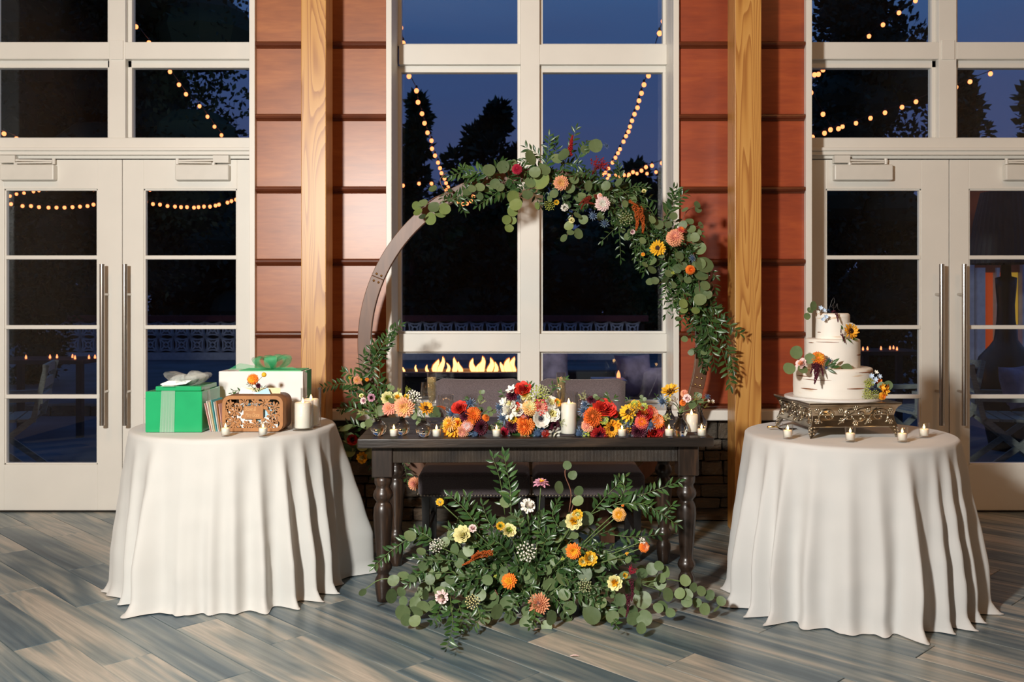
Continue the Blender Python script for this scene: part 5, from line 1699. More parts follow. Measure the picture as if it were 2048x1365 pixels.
for pts, n, s in ((((1022, 1030), (1020, 975), (1008, 912)), 22, 23), (((1010, 1030), (1000, 960), (985, 915)), 12, 20), (((960, 1060), (930, 1020), (900, 992)), 14, 22), (((955, 1065), (945, 1030), (932, 994)), 14, 21), (((990, 1060), (975, 1040), (965, 1010)), 12, 20), (((880, 1090), (830, 1075), (785, 1100), (750, 1132)), 26, 20), (((870, 1085), (850, 1070), (830, 1062)), 12, 19),
                  (((900, 1190), (905, 1250), (893, 1298)), 20, 20), (((915, 1200), (925, 1240), (915, 1262)), 14, 20), (((890, 1180), (880, 1220), (865, 1245)), 14, 19), (((1180, 1030), (1215, 990), (1250, 955)), 18, 20), (((1180, 1030), (1250, 1000), (1300, 985), (1358, 964)), 30, 20), (((1230, 1010), (1290, 1010), (1355, 1050)), 24, 20), (((1240, 1000), (1250, 975), (1235, 958)), 12, 19),
                  (((1220, 1070), (1270, 1075), (1318, 1070)), 14, 19), (((1260, 1010), (1320, 1030), (1345, 1010)), 16, 19), (((1120, 1060), (1105, 1030), (1115, 1005)), 14, 19), (((1100, 1090), (1080, 1060), (1085, 1030)), 14, 19), (((1190, 1180), (1215, 1220), (1235, 1255)), 14, 20), (((880, 1105), (850, 1140), (815, 1170)), 16, 18), (((1060, 1180), (1070, 1230), (1060, 1255)), 12, 19), (((950, 1200), (960, 1235), (945, 1255)), 12, 19)):
    G.spray('ruscus', [Q(a, b, G.rr.uniform(-.05, .02)) for a, b in pts], n, s / F_PX * 4.1 * 1.25, prio=1.0)
for i in range(125):
    a = G.rr.uniform(0, 6.283)
    rho = math.sqrt(G.rr.random())
    ex, ey = 1062 + 245 * rho * math.cos(a), 1130 - 105 * rho * math.sin(a)
    sx, sy = 1062 + 0.45 * (ex - 1062), 1160 + 0.45 * (ey - 1160)
    if ey > 1215 and abs(ex - 1062) > 200:
        continue
    dy = G.rr.uniform(-.06, .12)
    G.spray('ruscus', [Q(sx, sy, 0.04), Q((sx + ex) / 2, (sy + ey) / 2 - 8, dy), Q(ex, ey, dy)], 10, 0.052 * G.rr.uniform(.85, 1.15))
for i in range(150):
    a = G.rr.uniform(0, 6.283)
    rho = math.sqrt(G.rr.random())
    px, py = 1070 + 270 * rho * math.cos(a), 1165 - 78 * rho * math.sin(a)
    p = Q(px, py, G.rr.uniform(0, .10))
    p.z = max(0.03, p.z)
    G.leaf('euca', p, Vector((G.rr.uniform(-1, 1), -.3, G.rr.uniform(-.8, .8))), 0.052 * G.rr.uniform(.8, 1.2), tilt=0.5)
G.done()
base = Vector((0.06, 4.12, 0.05))
for kind, c0, c1, px, py, d, face in (
        ('lisi', 'cream', 'cream', 925, 1070, 38, (-.2, -1, .5)), ('lace', 'white', 'sage', 873, 1092, 32, (-.2, -1, .5)), ('lace', 'white', 'sage', 1053, 1104, 42, (0, -1, .2)), ('dahlia', 'orange', 'gold', 1018, 1163, 35, (0, -1, .2)), ('dahlia', 'orange', 'gold', 1147, 1103, 36, (-.1, -1, .2)),
        ('scab', 'blush', 'lime', 884, 1194, 30, (-.3, -1, .1)), ('scab', 'white', 'blush', 1055, 1013, 32, (.1, -.8, .7)), ('cosmos', 'lilac', 'gold', 1082, 968, 38, (0, -.35, 1)), ('spider', 'peach', 'blush', 1078, 1210, 50, (0, -1, .3)), ('mum', 'apricot', 'gold', 1238, 1030, 31, (0, -1, .3)),
        ('lisi', 'cream', 'yellow', 1148, 1043, 36, (0, -1, .4)), ('lisi', 'yellow', 'lime', 1155, 1030, 22, (0, -1, .8)), ('lisi', 'yellow', 'cream', 1180, 1118, 30, (.2, -1, .2)), ('lisi', 'yellow', 'cream', 1166, 1124, 20, (0, -1, .2)), ('lisi', 'cream', 'yellow', 1230, 1166, 32, (0, -1, .3)), ('lisi', 'cream', 'lime', 1018, 1062, 30, (.2, -1, .5)), ('lisi', 'yellow', 'lime', 1001, 1053, 18, (0, -1, .5)),
        ('lace', 'cream', 'sage', 945, 1205, 32, (0, -1, .3)), ('lace', 'sage', 'sage', 1170, 1172, 30, (.1, -1, .3)), ('mum', 'orange', 'peach', 1289, 1095, 24, (.3, -1, .2)), ('scab', 'white', 'lime', 1284, 1083, 16, (.2, -.6, .8)), ('scab', 'blush', 'lilac', 945, 1058, 18, (-.2, -1, .5)),
        ('berry', 'orange', 'green_stem', 1246, 1012, 8, (0, -1, .3)), ('berry', 'gold', 'green_stem', 1254, 1108, 9, (0, -1, .3)), ('berry', 'lime', 'green_stem', 991, 1153, 9, (0, -1, .3)), ('lisi', 'yellow', 'lime', 1250, 1152, 12, (.3, -1, .3)), ('lisi', 'yellow', 'cream', 880, 1005, 16, (0, -1, .3)), ('berry', 'lime', 'green_stem', 1125, 1118, 10, (0, -1, .2))):
    pos = Q(px, py, -0.07)
    tall = py < 1130
    putp(ga, kind, c0, c1, px, py, pos.y, d, face, stem=[pos.lerp(base, 0.5) + Vector((0, 0.05, 0.02)), base] if tall else None)
for c0, px, py, L, tx, tz, kd in (('rust', 985, 1107, 46, -1, .25, 'spike'), ('rust', 960, 1105, 44, -.75, -.9, 'spike'), ('rust', 975, 1110, 30, -1, -.2, 'plume'), ('plum', 1262, 1160, 42, .25, -1, 'spike'), ('plum', 1256, 1190, 44, .1, -1, 'spike'), ('crimson', 1258, 1150, 30, .5, .8, 'filler')):
    pos = Q(px, py, -0.08)
    put(ga, kd, c0, c0, pos, L / 1.95 / F_PX * 4.05 if kd != 'filler' else L / 1.6 / F_PX * 4.05, (tx, -0.2, tz), jit=0.02)
# fallen petals
pet = MB().petal(0, 0.25, 0, 1.0, 0.34, -0.3, 0.25, 0.05, 0.4)
pet_me = pet.mesh('fallen_petal', 'petal_blush', True)
for px, py, s, lab in ((1069, 1264, .030, 'fallen pale pink petal on the floor below the pink flower'), (1140, 1316, .034, 'fallen pale petal on the floor nearest the camera')):
    Yf = EYE * F_PX / (py - CY)
    o = inst('fallen_petal', pet_me, None, Matrix.Translation((at_ground(px, Yf), Yf, 0.003)) @ Matrix.Rotation(0.9 if s < .032 else 0.1, 4, 'Z') @ Matrix.Diagonal((s, s, s, 1)))
    tag(o, lab, 'petal', 'fallen petals')

# ================================================================== CANDLES AND GLASS
def flame(parent, p, h):
    prof = ((0.0, 0.25), (0.12, 0.8), (0.32, 1.0), (0.55, 0.72), (0.78, 0.35), (1.0, 0.03))
    MB().tube([Vector(p) + Vector((0, 0, h * t)) for t, _ in prof], [h * 0.24 * q for _, q in prof], 10).build('flame', 'flame', parent, True)
    MB().tube([Vector(p) - Vector((0, 0, 0.004)), Vector(p) + Vector((0.0005, 0, h * 0.25))], 0.0009, 5).build('wick', 'wick', parent)
def candle_light(p, power):
    d = bpy.data.lights.new('candle_light', 'POINT')
    d.energy = power
    d.color = (1.0, 0.50, 0.17)
    d.shadow_soft_size = 0.012
    o = bpy.data.objects.new('candle_light', d)
    o.location = p
    col.objects.link(o)
def votive(label, x, y, z, s=1.0):
    t = thing('votive_candle', label, 'candle', (x, y, z), 'glass votive candles')
    b = (x, y, z)
    MB().lathe([(0.0, 0.001), (0.0180 * s, 0.001), (0.0195 * s, 0.004), (0.0238 * s, 0.066 * s), (0.0218 * s, 0.066 * s), (0.0180 * s, 0.009), (0.0, 0.009)], 24, b).build('glass_cup', 'clear_glass', t, True)
    MB().lathe([(0.0, 0.010), (0.0172 * s, 0.010), (0.0192 * s, 0.036 * s), (0.0170 * s, 0.039 * s), (0.0, 0.037 * s)], 20, b).build('wax', 'wax', t, True)
    flame(t, (x, y, z + 0.040 * s), 0.021 * s)
    candle_light((x, y, z + 0.056 * s), 0.055)
def pillar(label, x, y, z, rg, hg, rc, hc):
    t = thing('pillar_candle', label, 'candle', (x, y, z), 'pillar candles in glass cylinders')
    b = (x, y, z)
    MB().lathe([(0.0, 0.001), (rg - 0.002, 0.001), (rg, 0.004), (rg, hg), (rg - 0.003, hg), (rg - 0.003, 0.010), (0.0, 0.010)], 32, b).build('glass_cylinder', 'clear_glass', t, True)
    MB().lathe([(0.0, 0.011), (rc - 0.002, 0.011), (rc, 0.014), (rc, hc - 0.004), (rc - 0.004, hc), (rc - 0.012, hc - 0.004), (0.0, hc - 0.006)], 28, b).build('wax', 'wax', t, True)
    flame(t, (x, y, z + hc - 0.004), 0.026)
    candle_light((x, y, z + hc + 0.016), 0.10)
def on_table(px, py, zt=TZ):
    Y = (EYE - zt) * F_PX / (py - CY)
    return (px - CX) / F_PX * Y, Y
for px, py, lab in ((787.6, 876.5, 'lit votive on the farmhouse table beside the outermost round bud vase'), (873, 877, 'lit votive on the farmhouse table just below the stemmed water glass'), (993, 877, 'lit votive between the orange posy and the big white posy'),
                    (1244, 876.5, 'lit votive between the red rose posy and the yellow posy'), (1338, 876, 'lit votive between the yellow posy and the oval bud vase'), (1403, 875.5, 'lit votive at the farmhouse table corner nearest the cake')):
    x, y = on_table(px, py)
    votive(lab, x, y, TZ)
for px, py, lab in ((451, 874, 'lit votive in front of the leaning envelopes on the gift table'), (526, 874, 'lit votive in front of the carved card box')):
    x, y = on_table(px, py, CT)
    votive(lab, x, y, CT + 0.001)
for px, py, lab in ((1575.5, 879, 'lit votive on the cake table by the cake server'), (1700.5, 885, 'lit votive in front of the middle of the silver cake stand'), (1804.5, 885.5, 'lit votive below the outer foot of the silver cake stand'), (1848, 876.5, 'lit votive on the cake table nearest the door handles')):
    x, y = on_table(px, py, CT)
    votive(lab, x, y, CT + 0.001, 1.02)
x, y = on_table(605.5, 861, CT)
pillar('ivory pillar candle in a low glass cylinder, front one on the gift table', x, y, CT + 0.001, 0.050, 0.142, 0.038, 0.132)
pillar('ivory pillar candle in a tall glass cylinder, rear one on the gift table', -1.018, 4.625, CT + 0.001, 0.049, 0.190, 0.038, 0.137)
x, y = on_table(1138, 873)
pillar('ivory pillar candle between the white posy and the red rose posy', x, y + 0.02, TZ, 0.043, 0.200, 0.0355, 0.150)
x, y = on_table(1383, 868)
pillar('ivory pillar candle glowing behind the oval bud vase', x, y, TZ, 0.040, 0.135, 0.030, 0.092)
# ---- glasses
def stemglass(name, label, x, y, prof, fill=None):
    t = thing(name, label, 'glass', (x, y, TZ), 'drinking glasses on the farmhouse table')
    MB().lathe(prof, 32, (x, y, TZ)).build('glass', 'stemware', t, True)
    if fill:
        MB().lathe(fill, 24, (x, y, TZ)).build('drink', 'champagne', t, True)
def wine(s):
    return [(0.0, 0.001), (0.032, 0.001), (0.033, 0.003), (0.006, 0.008), (0.0035, 0.02), (0.0035, 0.085), (0.010, 0.094), (0.030, 0.110), (0.040, 0.135), (0.0405, 0.155), (0.035, 0.212 * s), (0.0335, 0.212 * s), (0.039, 0.155), (0.0385, 0.135), (0.028, 0.111), (0.0, 0.098)]
def flute():
    return [(0.0, 0.001), (0.030, 0.001), (0.031, 0.003), (0.005, 0.008), (0.0035, 0.02), (0.0035, 0.075), (0.008, 0.085), (0.018, 0.11), (0.0235, 0.16), (0.0245, 0.252), (0.023, 0.252), (0.022, 0.16), (0.0165, 0.112), (0.0, 0.092)]
fl_fill = [(0.0, 0.093), (0.016, 0.113), (0.0215, 0.16), (0.0228, 0.228), (0.0, 0.228)]
def goblet():
    return [(0.0, 0.001), (0.032, 0.001), (0.033, 0.003), (0.007, 0.009), (0.005, 0.02), (0.005, 0.05), (0.012, 0.058), (0.032, 0.078), (0.038, 0.105), (0.0375, 0.162), (0.036, 0.162), (0.036, 0.105), (0.030, 0.080), (0.0, 0.062)]
def at_x(px, Y):
    return (px - CX) / F_PX * Y
stemglass('wine_glass', 'wine glass behind the sunflower bud vase', at_x(857, 4.75), 4.75, wine(1))
stemglass('champagne_flute', 'filled champagne flute with a gold rim before the plain chair back edge', at_x(863.5, 4.87), 4.87, flute(), fl_fill)
stemglass('water_glass', 'stemmed water glass before the chair nearer the bare arch side', at_x(892, 4.62), 4.62, goblet())
stemglass('wine_glass', 'wine glass behind the big white posy', at_x(1117, 4.75), 4.75, wine(1))
stemglass('champagne_flute', 'filled champagne flute rising behind the big white posy', at_x(1122, 4.87), 4.87, flute(), fl_fill)
stemglass('water_glass', 'stemmed water glass behind the pillar candle on the farmhouse table', at_x(1166, 4.62), 4.62, goblet())

# ================================================================== BUD VASES (solid water-filled glass)
def vase_round(label, x, y, r):
    t = thing('bud_vase', label, 'vase', (x, y, TZ), 'bud vases on the farmhouse table')
    pr = [(0.0, 0.0), (r * 0.55, 0.0)]
    for i in range(1, 14):
        a = math.radians(-58 + 124 * i / 13)
        pr.append((r * math.cos(a), r * 0.95 + r * math.sin(a)))
    zt = pr[-1][1]
    pr += [(0.34 * r, zt + 0.10 * r), (0.34 * r, zt + 0.42 * r), (0.42 * r, zt + 0.50 * r), (0.37 * r, zt + 0.50 * r), (0.29 * r, zt + 0.40 * r), (0.29 * r, zt + 0.05 * r), (0.0, zt - 0.02 * r)]
    MB().lathe(pr, 36, (x, y, TZ)).build('glass', 'vase_glass', t, True)
    return t, Vector((x, y, TZ + zt + 0.45 * r))
def vase_bottle(label, x, y, r, h):
    t = thing('bud_vase', label, 'vase', (x, y, TZ), 'bud vases on the farmhouse table')
    pr = [(0.0, 0.0), (r * 0.8, 0.0), (r * 0.95, 0.15 * h), (r, 0.32 * h), (r * 0.8, 0.52 * h), (r * 0.42, 0.70 * h), (r * 0.32, 0.82 * h), (r * 0.34, 0.95 * h), (r * 0.44, h), (r * 0.38, h), (r * 0.28, 0.94 * h), (r * 0.26, 0.82 * h), (0.0, 0.76 * h)]
    MB().lathe(pr, 32, (x, y, TZ)).build('glass', 'vase_glass', t, True)
    return t, Vector((x, y, TZ + h))
def stems_of(label, loc, rows, green=(), cat='flower stems', name='vase_flowers', seed=1):
    """Cut flowers standing in a vase: heads at the places seen, stems running down into the neck."""
    t = thing(name, label, cat, loc, 'cut flowers in the bud vases')
    for kind, c0, c1, px, py, Y, d, face in rows:
        pos = W(px, py, Y)
        putp(t, kind, c0, c1, px, py, Y, d, face, stem=[pos.lerp(Vector(loc), 0.6) + Vector((0, 0.01, 0.008)), Vector(loc) - Vector((0, 0, 0.012))], sr=0.0022)
    G_ = Green(t, seed)
    for kind, pts, n, s in green:
        G_.spray(kind, [Vector(loc)] + [W(a, b, Y) for a, b, Y in pts], n, s)
    G_.done()
    return t
x1_, y1_ = on_table(755, 874)
_, n1 = vase_round('small round glass bud vase at the table end nearest the gifts', x1_, y1_ + 0.03, 0.0365)
stems_of('tangle of green stems with dusty pink lisianthus buds in the outermost round vase', n1, (('lisi', 'lilac', 'plum', 743, 796, y1_, 17, (0, -1, .3)), ('lisi', 'blush', 'lilac', 727, 802, y1_, 14, (-.4, -1, .2)), ('lisi', 'cream', 'lime', 723, 792, y1_, 10, (-.3, -1, .6)), ('filler', 'sage', 'lime', 733, 828, y1_, 26, (-1, -.2, .15)), ('filler', 'sage', 'lime', 724, 826, y1_, 20, (-1, -.2, .2))),
         (('euca', ((740, 838, y1_), (731, 846, y1_)), 1, 0.045), ('ruscus', ((742, 812, y1_), (736, 800, y1_)), 5, 0.025)), seed=2)
x2_, y2_ = on_table(803, 872)
_, n2 = vase_round('round glass bud vase holding the large peach dahlia', x2_, y2_ + 0.02, 0.0365)
stems_of('large peach dahlia with pink and cream blooms and white lace flower in a round vase', n2, (('dahlia', 'peach', 'apricot', 808, 815, y2_ - 0.02, 46, (.1, -1, .1)), ('dahlia', 'coral_light', 'peach', 778, 817, y2_, 32, (-.3, -1, .2)), ('lisi', 'cream', 'lime', 776, 797, y2_ + .02, 28, (-.2, -1, .4)), ('lisi', 'cream', 'yellow', 795, 795, y2_ + .03, 22, (0, -1, .6)), ('lace', 'white', 'sage', 828, 793, y2_, 34, (.5, -.6, .8)),
         ('lisi', 'yellow', 'lime', 813, 794, y2_ + .02, 12, (.2, -1, .5)), ('filler', 'lime', 'lime', 812, 785, y2_ + .03, 24, (.5, -.1, 1)), ('filler', 'lime', 'lime', 797, 785, y2_ + .03, 18, (0, -.1, 1))),
         (('euca', ((783, 790, y2_), (779, 778, y2_)), 2, 0.032), ('euca', ((830, 825, y2_), (835, 842, y2_)), 3, 0.035)), seed=3)
x3_, y3_ = on_table(846, 877)
_, n3 = vase_round('round glass bud vase holding a single sunflower', x3_, y3_ + 0.035, 0.0365)
stems_of('single half-open sunflower leaning in a round bud vase', n3, (('sunflower', 'gold', 'orange', 852, 818, y3_, 34, (.35, -.7, .8)),), (('ruscus', ((838, 825, y3_), (836, 812, y3_)), 5, 0.022),), seed=4)
x4_, y4_ = on_table(1363, 873)
_, n4 = vase_bottle('oval glass bud vase full of green stems at the table corner nearest the cake', x4_, y4_ + 0.03, 0.036, 0.105)
stems_of('dusty pink and bronze blooms with seed heads in the oval bud vase', n4, (('scab', 'blush', 'lilac', 1374, 797, y4_, 18, (.1, -1, .2)), ('filler', 'seed', 'brown', 1352, 805, y4_, 30, (-.3, -.5, .6)), ('filler', 'seed', 'brown', 1346, 808, y4_, 24, (-.8, -.4, .3)), ('mum', 'peach', 'coral_light', 1369, 787, y4_ + .02, 18, (0, -.8, .7)), ('mum', 'orange', 'rust', 1366, 806, y4_, 15, (.1, -1, .2)), ('filler', 'seed', 'lime', 1390, 800, y4_, 28, (.6, -.3, .6))),
         (('euca', ((1390, 815, y4_), (1397, 798, y4_)), 2, 0.042), ('ruscus', ((1380, 800, y4_), (1392, 790, y4_)), 5, 0.022)), seed=5)
_, n5 = vase_bottle('slim clear glass bud vase holding the tall sunflower', at_x(1338, 4.52), 4.52, 0.036, 0.125)
stems_of('tall sunflower seen from the side with blue sea holly in a slim vase', n5, (('sunflower', 'yellow', 'gold', 1341, 784, 4.50, 42, (-.1, -.45, 1)), ('thistle', 'thistle', 'thistle_dark', 1325, 803, 4.48, 30, (-.5, -1, .1)), ('lisi', 'cream', 'lime', 1336, 800, 4.5, 12, (0, -1, .3))), (('ruscus', ((1318, 800, 4.5), (1312, 792, 4.5)), 4, 0.025),), seed=6)
_, n6 = vase_bottle('slim clear glass bud vase beside the glowing pillar candle', at_x(1400, 4.55), 4.55, 0.034, 0.11)
stems_of('small white stars and blue sea holly sprig in the slim vase by the post', n6, (('bell', 'white', 'sage', 1424, 804, 4.5, 12, (.5, -1, .4)), ('bell', 'white', 'sage', 1416, 803, 4.5, 9, (.2, -1, .6)), ('thistle', 'thistle', 'thistle_dark', 1415, 794, 4.52, 16, (.3, -.8, .7)), ('filler', 'seed', 'lime', 1410, 815, 4.5, 20, (.6, -.4, .3))), (('euca', ((1398, 810, 4.5), (1396, 798, 4.5)), 1, 0.05),), seed=7)

# ================================================================== POSIES ON THE TABLE
def posy(label, px, py, Y, rows, green, seed, leaves=10, rad=40):
    t = thing('flower_posy', label, 'flowers', (at_x(px, Y), Y + 0.05, TZ), 'posies along the farmhouse table')
    c = Vector((at_x(px, Y), Y + 0.06, TZ + 0.03))
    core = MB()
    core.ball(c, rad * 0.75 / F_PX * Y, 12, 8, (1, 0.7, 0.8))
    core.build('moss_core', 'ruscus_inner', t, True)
    for row in rows:
        kind, c0, c1, fx, fy, d = row[:6]
        v = Vector(((fx - px) / rad, -1.0, (py - fy) / rad + 0.15))
        depth = 1 - min(1, math.hypot(fx - px, fy - py) / (rad * 1.6))
        putp(t, kind, c0, c1, fx, fy, Y + 0.03 - 0.07 * depth, d * 1.27, v, jit=0.15)
    G_ = Green(t, seed)
    for kind, pts, n, s in green:
        G_.spray(kind, [c] + [W(a, b, Y) for a, b in pts], n, s)
    for i in range(leaves):
        a = G_.rr.uniform(0, 6.28)
        p = c + Vector((math.cos(a) * rad / F_PX * Y * 0.95, G_.rr.uniform(-.05, .02), abs(math.sin(a)) * rad / F_PX * Y * 0.8))
        G_.leaf('euca' if i % 2 else 'ruscus', p, Vector((math.cos(a), -.3, abs(math.sin(a)))), 0.034 * G_.rr.uniform(.8, 1.3))
    G_.done()
posy('low orange and plum posy with sea holly and a sunflower on the table', 935, 850, 4.36, (
    ('rose', 'red', 'red_deep', 919, 817, 26), ('mum', 'orange_deep', 'orange', 947, 830, 30), ('dahlia', 'plum', 'plum_deep', 931, 833, 24), ('mum', 'apricot', 'gold', 900, 848, 30), ('sunflower', 'gold', 'orange', 905, 860, 36), ('dahlia', 'plum', 'plum_deep', 962, 855, 30),
    ('thistle', 'thistle', 'thistle_dark', 904, 829, 26), ('thistle', 'thistle', 'thistle_dark', 940, 807, 24), ('thistle', 'thistle', 'thistle_dark', 950, 867, 26), ('mum', 'peach', 'coral_light', 925, 863, 24), ('mum', 'coral_light', 'blush', 935, 852, 22), ('berry', 'lime', 'green_stem', 903, 874, 14), ('berry', 'lime', 'green_stem', 930, 873, 16),
    ('mum', 'orange', 'rust', 972, 836, 14), ('filler', 'sage', 'lime', 960, 808, 26), ('spike', 'rust', 'rust', 890, 818, 20), ('lisi', 'gold', 'orange', 915, 846, 16), ('mum', 'rust', 'orange', 940, 845, 20)),
    (('euca', ((955, 800), (963, 788)), 3, 0.032), ('euca', ((970, 825), (983, 823)), 4, 0.034), ('ruscus', ((940, 805), (935, 798)), 5, 0.03)), 61, 14, 42)
posy('largest posy, white anemone with peach, coral and plum blooms at the table centre', 1063, 832, 4.36, (
    ('anemone', 'white', 'white', 1081, 838, 34), ('mum', 'apricot', 'cream', 1060, 816, 30), ('dahlia', 'coral', 'coral_light', 1081, 815, 32), ('mum', 'orange', 'orange_deep', 1050, 853, 34), ('mum', 'orange', 'orange_deep', 1046, 842, 22), ('dahlia', 'plum', 'plum_deep', 1024, 852, 26), ('dahlia', 'plum', 'plum_deep', 1025, 791, 26),
    ('rose', 'red', 'red_deep', 1046, 779, 28), ('rose', 'white', 'cream', 1104, 828, 26), ('rose', 'white', 'cream', 1102, 806, 22), ('scab', 'white', 'cream', 1020, 822, 30), ('rose', 'white', 'cream', 1036, 821, 22), ('bell', 'white', 'sage', 1009, 805, 20), ('bell', 'white', 'sage', 1024, 782, 22), ('lisi', 'white', 'cream', 1021, 808, 22),
    ('scab', 'white', 'lime', 1107, 867, 26), ('thistle', 'thistle', 'thistle_dark', 1000, 815, 24), ('thistle', 'thistle', 'thistle_dark', 1006, 836, 26), ('thistle', 'thistle', 'thistle_dark', 1038, 796, 20), ('thistle', 'thistle', 'thistle_dark', 1075, 866, 30), ('thistle', 'thistle', 'thistle_dark', 1085, 855, 22), ('dahlia', 'plum', 'plum_deep', 1109, 851, 22),
    ('mum', 'coral', 'red', 1090, 868, 18), ('lisi', 'plum', 'lilac', 1047, 831, 20), ('lace', 'lime', 'lime', 1077, 789, 34), ('lace', 'sage', 'lime', 1085, 783, 26), ('rose', 'red', 'red_deep', 1032, 813, 14), ('lisi', 'cream', 'yellow', 1050, 792, 18), ('lisi', 'white', 'cream', 1060, 800, 18), ('lisi', 'yellow', 'lime', 1026, 838, 16), ('filler', 'sage', 'lime', 1120, 845, 26),
    ('lisi', 'gold', 'lime', 1114, 806, 14), ('bell', 'sky_blue', 'white', 1018, 873, 14), ('dahlia', 'crimson', 'plum', 1009, 864, 18), ('lisi', 'peach', 'cream', 1050, 872, 16)),
    (('ruscus', ((1063, 785), (1058, 770)), 6, 0.036), ('ruscus', ((1100, 790), (1104, 770)), 6, 0.034), ('ruscus', ((1010, 795), (1004, 786)), 5, 0.032), ('ruscus', ((1112, 775), (1130, 758)), 8, 0.038)), 62, 16, 62)
posy('posy with an open red rose and burnt-orange chrysanthemum beside the pillar candle', 1198, 846, 4.35, (
    ('rose', 'red', 'red_deep', 1211, 818, 34), ('rose', 'red', 'red_deep', 1200, 813, 24), ('mum', 'orange_deep', 'rust', 1186, 834, 36), ('dahlia', 'red_deep', 'plum', 1199, 869, 32), ('sunflower', 'gold', 'orange', 1222, 857, 32), ('bell', 'gold', 'yellow', 1230, 850, 22), ('thistle', 'thistle', 'thistle_dark', 1160, 866, 28), ('thistle', 'thistle', 'thistle_dark', 1170, 810, 20), ('thistle', 'thistle', 'thistle_dark', 1167, 823, 24),
    ('berry', 'lime', 'green_stem', 1172, 870, 18), ('berry', 'lime', 'green_stem', 1183, 880, 14), ('mum', 'peach', 'coral_light', 1175, 852, 24), ('dahlia', 'plum', 'plum_deep', 1183, 800, 18), ('filler', 'sage', 'lime', 1168, 800, 28), ('mum', 'orange', 'rust', 1215, 872, 18), ('lisi', 'lime', 'sage', 1207, 840, 16), ('rose', 'red_deep', 'plum', 1228, 828, 14)),
    (('ruscus', ((1222, 805), (1230, 797)), 6, 0.034), ('euca', ((1200, 800), (1195, 796)), 4, 0.032), ('euca', ((1232, 838), (1238, 840)), 2, 0.036), ('ruscus', ((1218, 800), (1214, 792)), 5, 0.034)), 63, 16, 46)
posy('posy with yellow petals, bronze ranunculus and violet-blue sea holly at the table', 1290, 848, 4.35, (
    ('sunflower', 'yellow', 'gold', 1258, 826, 34), ('mum', 'yellow', 'lime', 1270, 812, 24), ('filler', 'seed', 'lime', 1271, 828, 34), ('rose', 'red_deep', 'rust', 1289, 829, 26), ('mum', 'coral', 'orange', 1284, 845, 26), ('mum', 'orange', 'peach', 1314, 843, 28), ('thistle', 'thistle', 'thistle_dark', 1300, 850, 26), ('dahlia', 'plum', 'plum_deep', 1277, 864, 32), ('rose', 'red', 'red_deep', 1309, 867, 28),
    ('dahlia', 'crimson', 'plum', 1322, 857, 20), ('mum', 'peach', 'coral_light', 1308, 826, 18), ('lisi', 'lime', 'sage', 1286, 815, 16), ('lisi', 'lime', 'sage', 1259, 842, 16), ('filler', 'sage', 'lime', 1328, 836, 24), ('filler', 'gold', 'seed', 1260, 858, 22), ('thistle', 'thistle', 'thistle_dark', 1258, 848, 20), ('bell', 'sky_blue', 'white', 1264, 872, 12), ('rose', 'rust', 'red_deep', 1300, 822, 18)),
    (('ruscus', ((1262, 808), (1256, 800)), 5, 0.032), ('euca', ((1285, 805), (1284, 798)), 3, 0.03)), 64, 14, 42)

# ================================================================== GIFT TABLE
plain('green_wrap', (0.020, 0.36, 0.135), 0.22, var=0.05)
plain('white_wrap', (0.80, 0.78, 0.76), 0.25, var=0.03)
plain('green_ribbon', (0.10, 0.50, 0.22), 0.6)
sheer('green_tulle', (0.06, 0.50, 0.22), 0.42)
sheer('white_tulle', (0.66, 0.70, 0.66), 0.30)
plain('card_wood', (0.36, 0.155, 0.045), 0.55, var=0.12, scale=30)
plain('card_wood_dark', (0.15, 0.065, 0.025), 0.6, var=0.15)
plain('engraved', (0.62, 0.36, 0.15), 0.6)
plain('paper_white', (0.80, 0.78, 0.74), 0.7, var=0.03)
plain('paper_blue', (0.42, 0.66, 0.78), 0.7, var=0.03)
plain('paper_cream', (0.80, 0.66, 0.40), 0.7, var=0.03)
plain('paper_pink', (0.70, 0.42, 0.38), 0.7, var=0.03)
plain('paper_kraft', (0.50, 0.24, 0.10), 0.7, var=0.03)
plain('paper_teal', (0.10, 0.42, 0.45), 0.7, var=0.03)
def loop_bow(mb, c, n, size, wid, rr, up=0.7):
    """Gathered bow of open ribbon loops."""
    for i in range(n):
        a = 2 * math.pi * i / n + rr.uniform(-.25, .25)
        L = size * rr.uniform(0.75, 1.15)
        d = Vector((math.cos(a), math.sin(a) * 0.7, 0))
        w = Vector((-math.sin(a), math.cos(a), 0.15)).normalized() * wid * rr.uniform(.7, 1.2)
        pts = []
        for k in range(13):
            t = k / 12 * 2 * math.pi
            rad = L * 0.5 * (1 - math.cos(t))
            z = up * L * (0.55 * math.sin(t * 0.5) ** 1.2 + 0.30 * math.sin(t))
            pts.append((Vector(c) + d * rad + Vector((0, 0, max(0.002, z))), 0.25 + 0.75 * math.sin(t / 2)))
        vs_ = []
        for p, q in pts:
            vs_ += [p - w * q * 0.5, p + Vector((0, 0, 0.006 * math.sin(q * 9))), p + w * q * 0.5]
        fs_ = []
        for k in range(12):
            b0 = k * 3
            fs_ += [(b0, b0 + 1, b0 + 4, b0 + 3), (b0 + 1, b0 + 2, b0 + 5, b0 + 4)]
        mb.add(vs_, fs_)
rb = random.Random(4)
X0, X1, Y0, Y1, Z0, Z1 = -1.748, -1.483, 4.43, 4.70, CT + 0.001, CT + 0.192
gbx = thing('gift_box', 'shiny green wrapped gift box with white tulle bow', 'gift box', ((X0 + X1) / 2, (Y0 + Y1) / 2, CT), 'wrapped gifts')
MB().box(X0, X1, Y0, Y1, Z0, Z1).build('box', 'green_wrap', gbx, bev=0.004)
MB().box(X0 + 0.04, X1 - 0.01, Y0 + 0.02, Y1 - 0.02, Z1, Z1 + 0.022).build('folded_flap', 'green_wrap', gbx, bev=0.004)
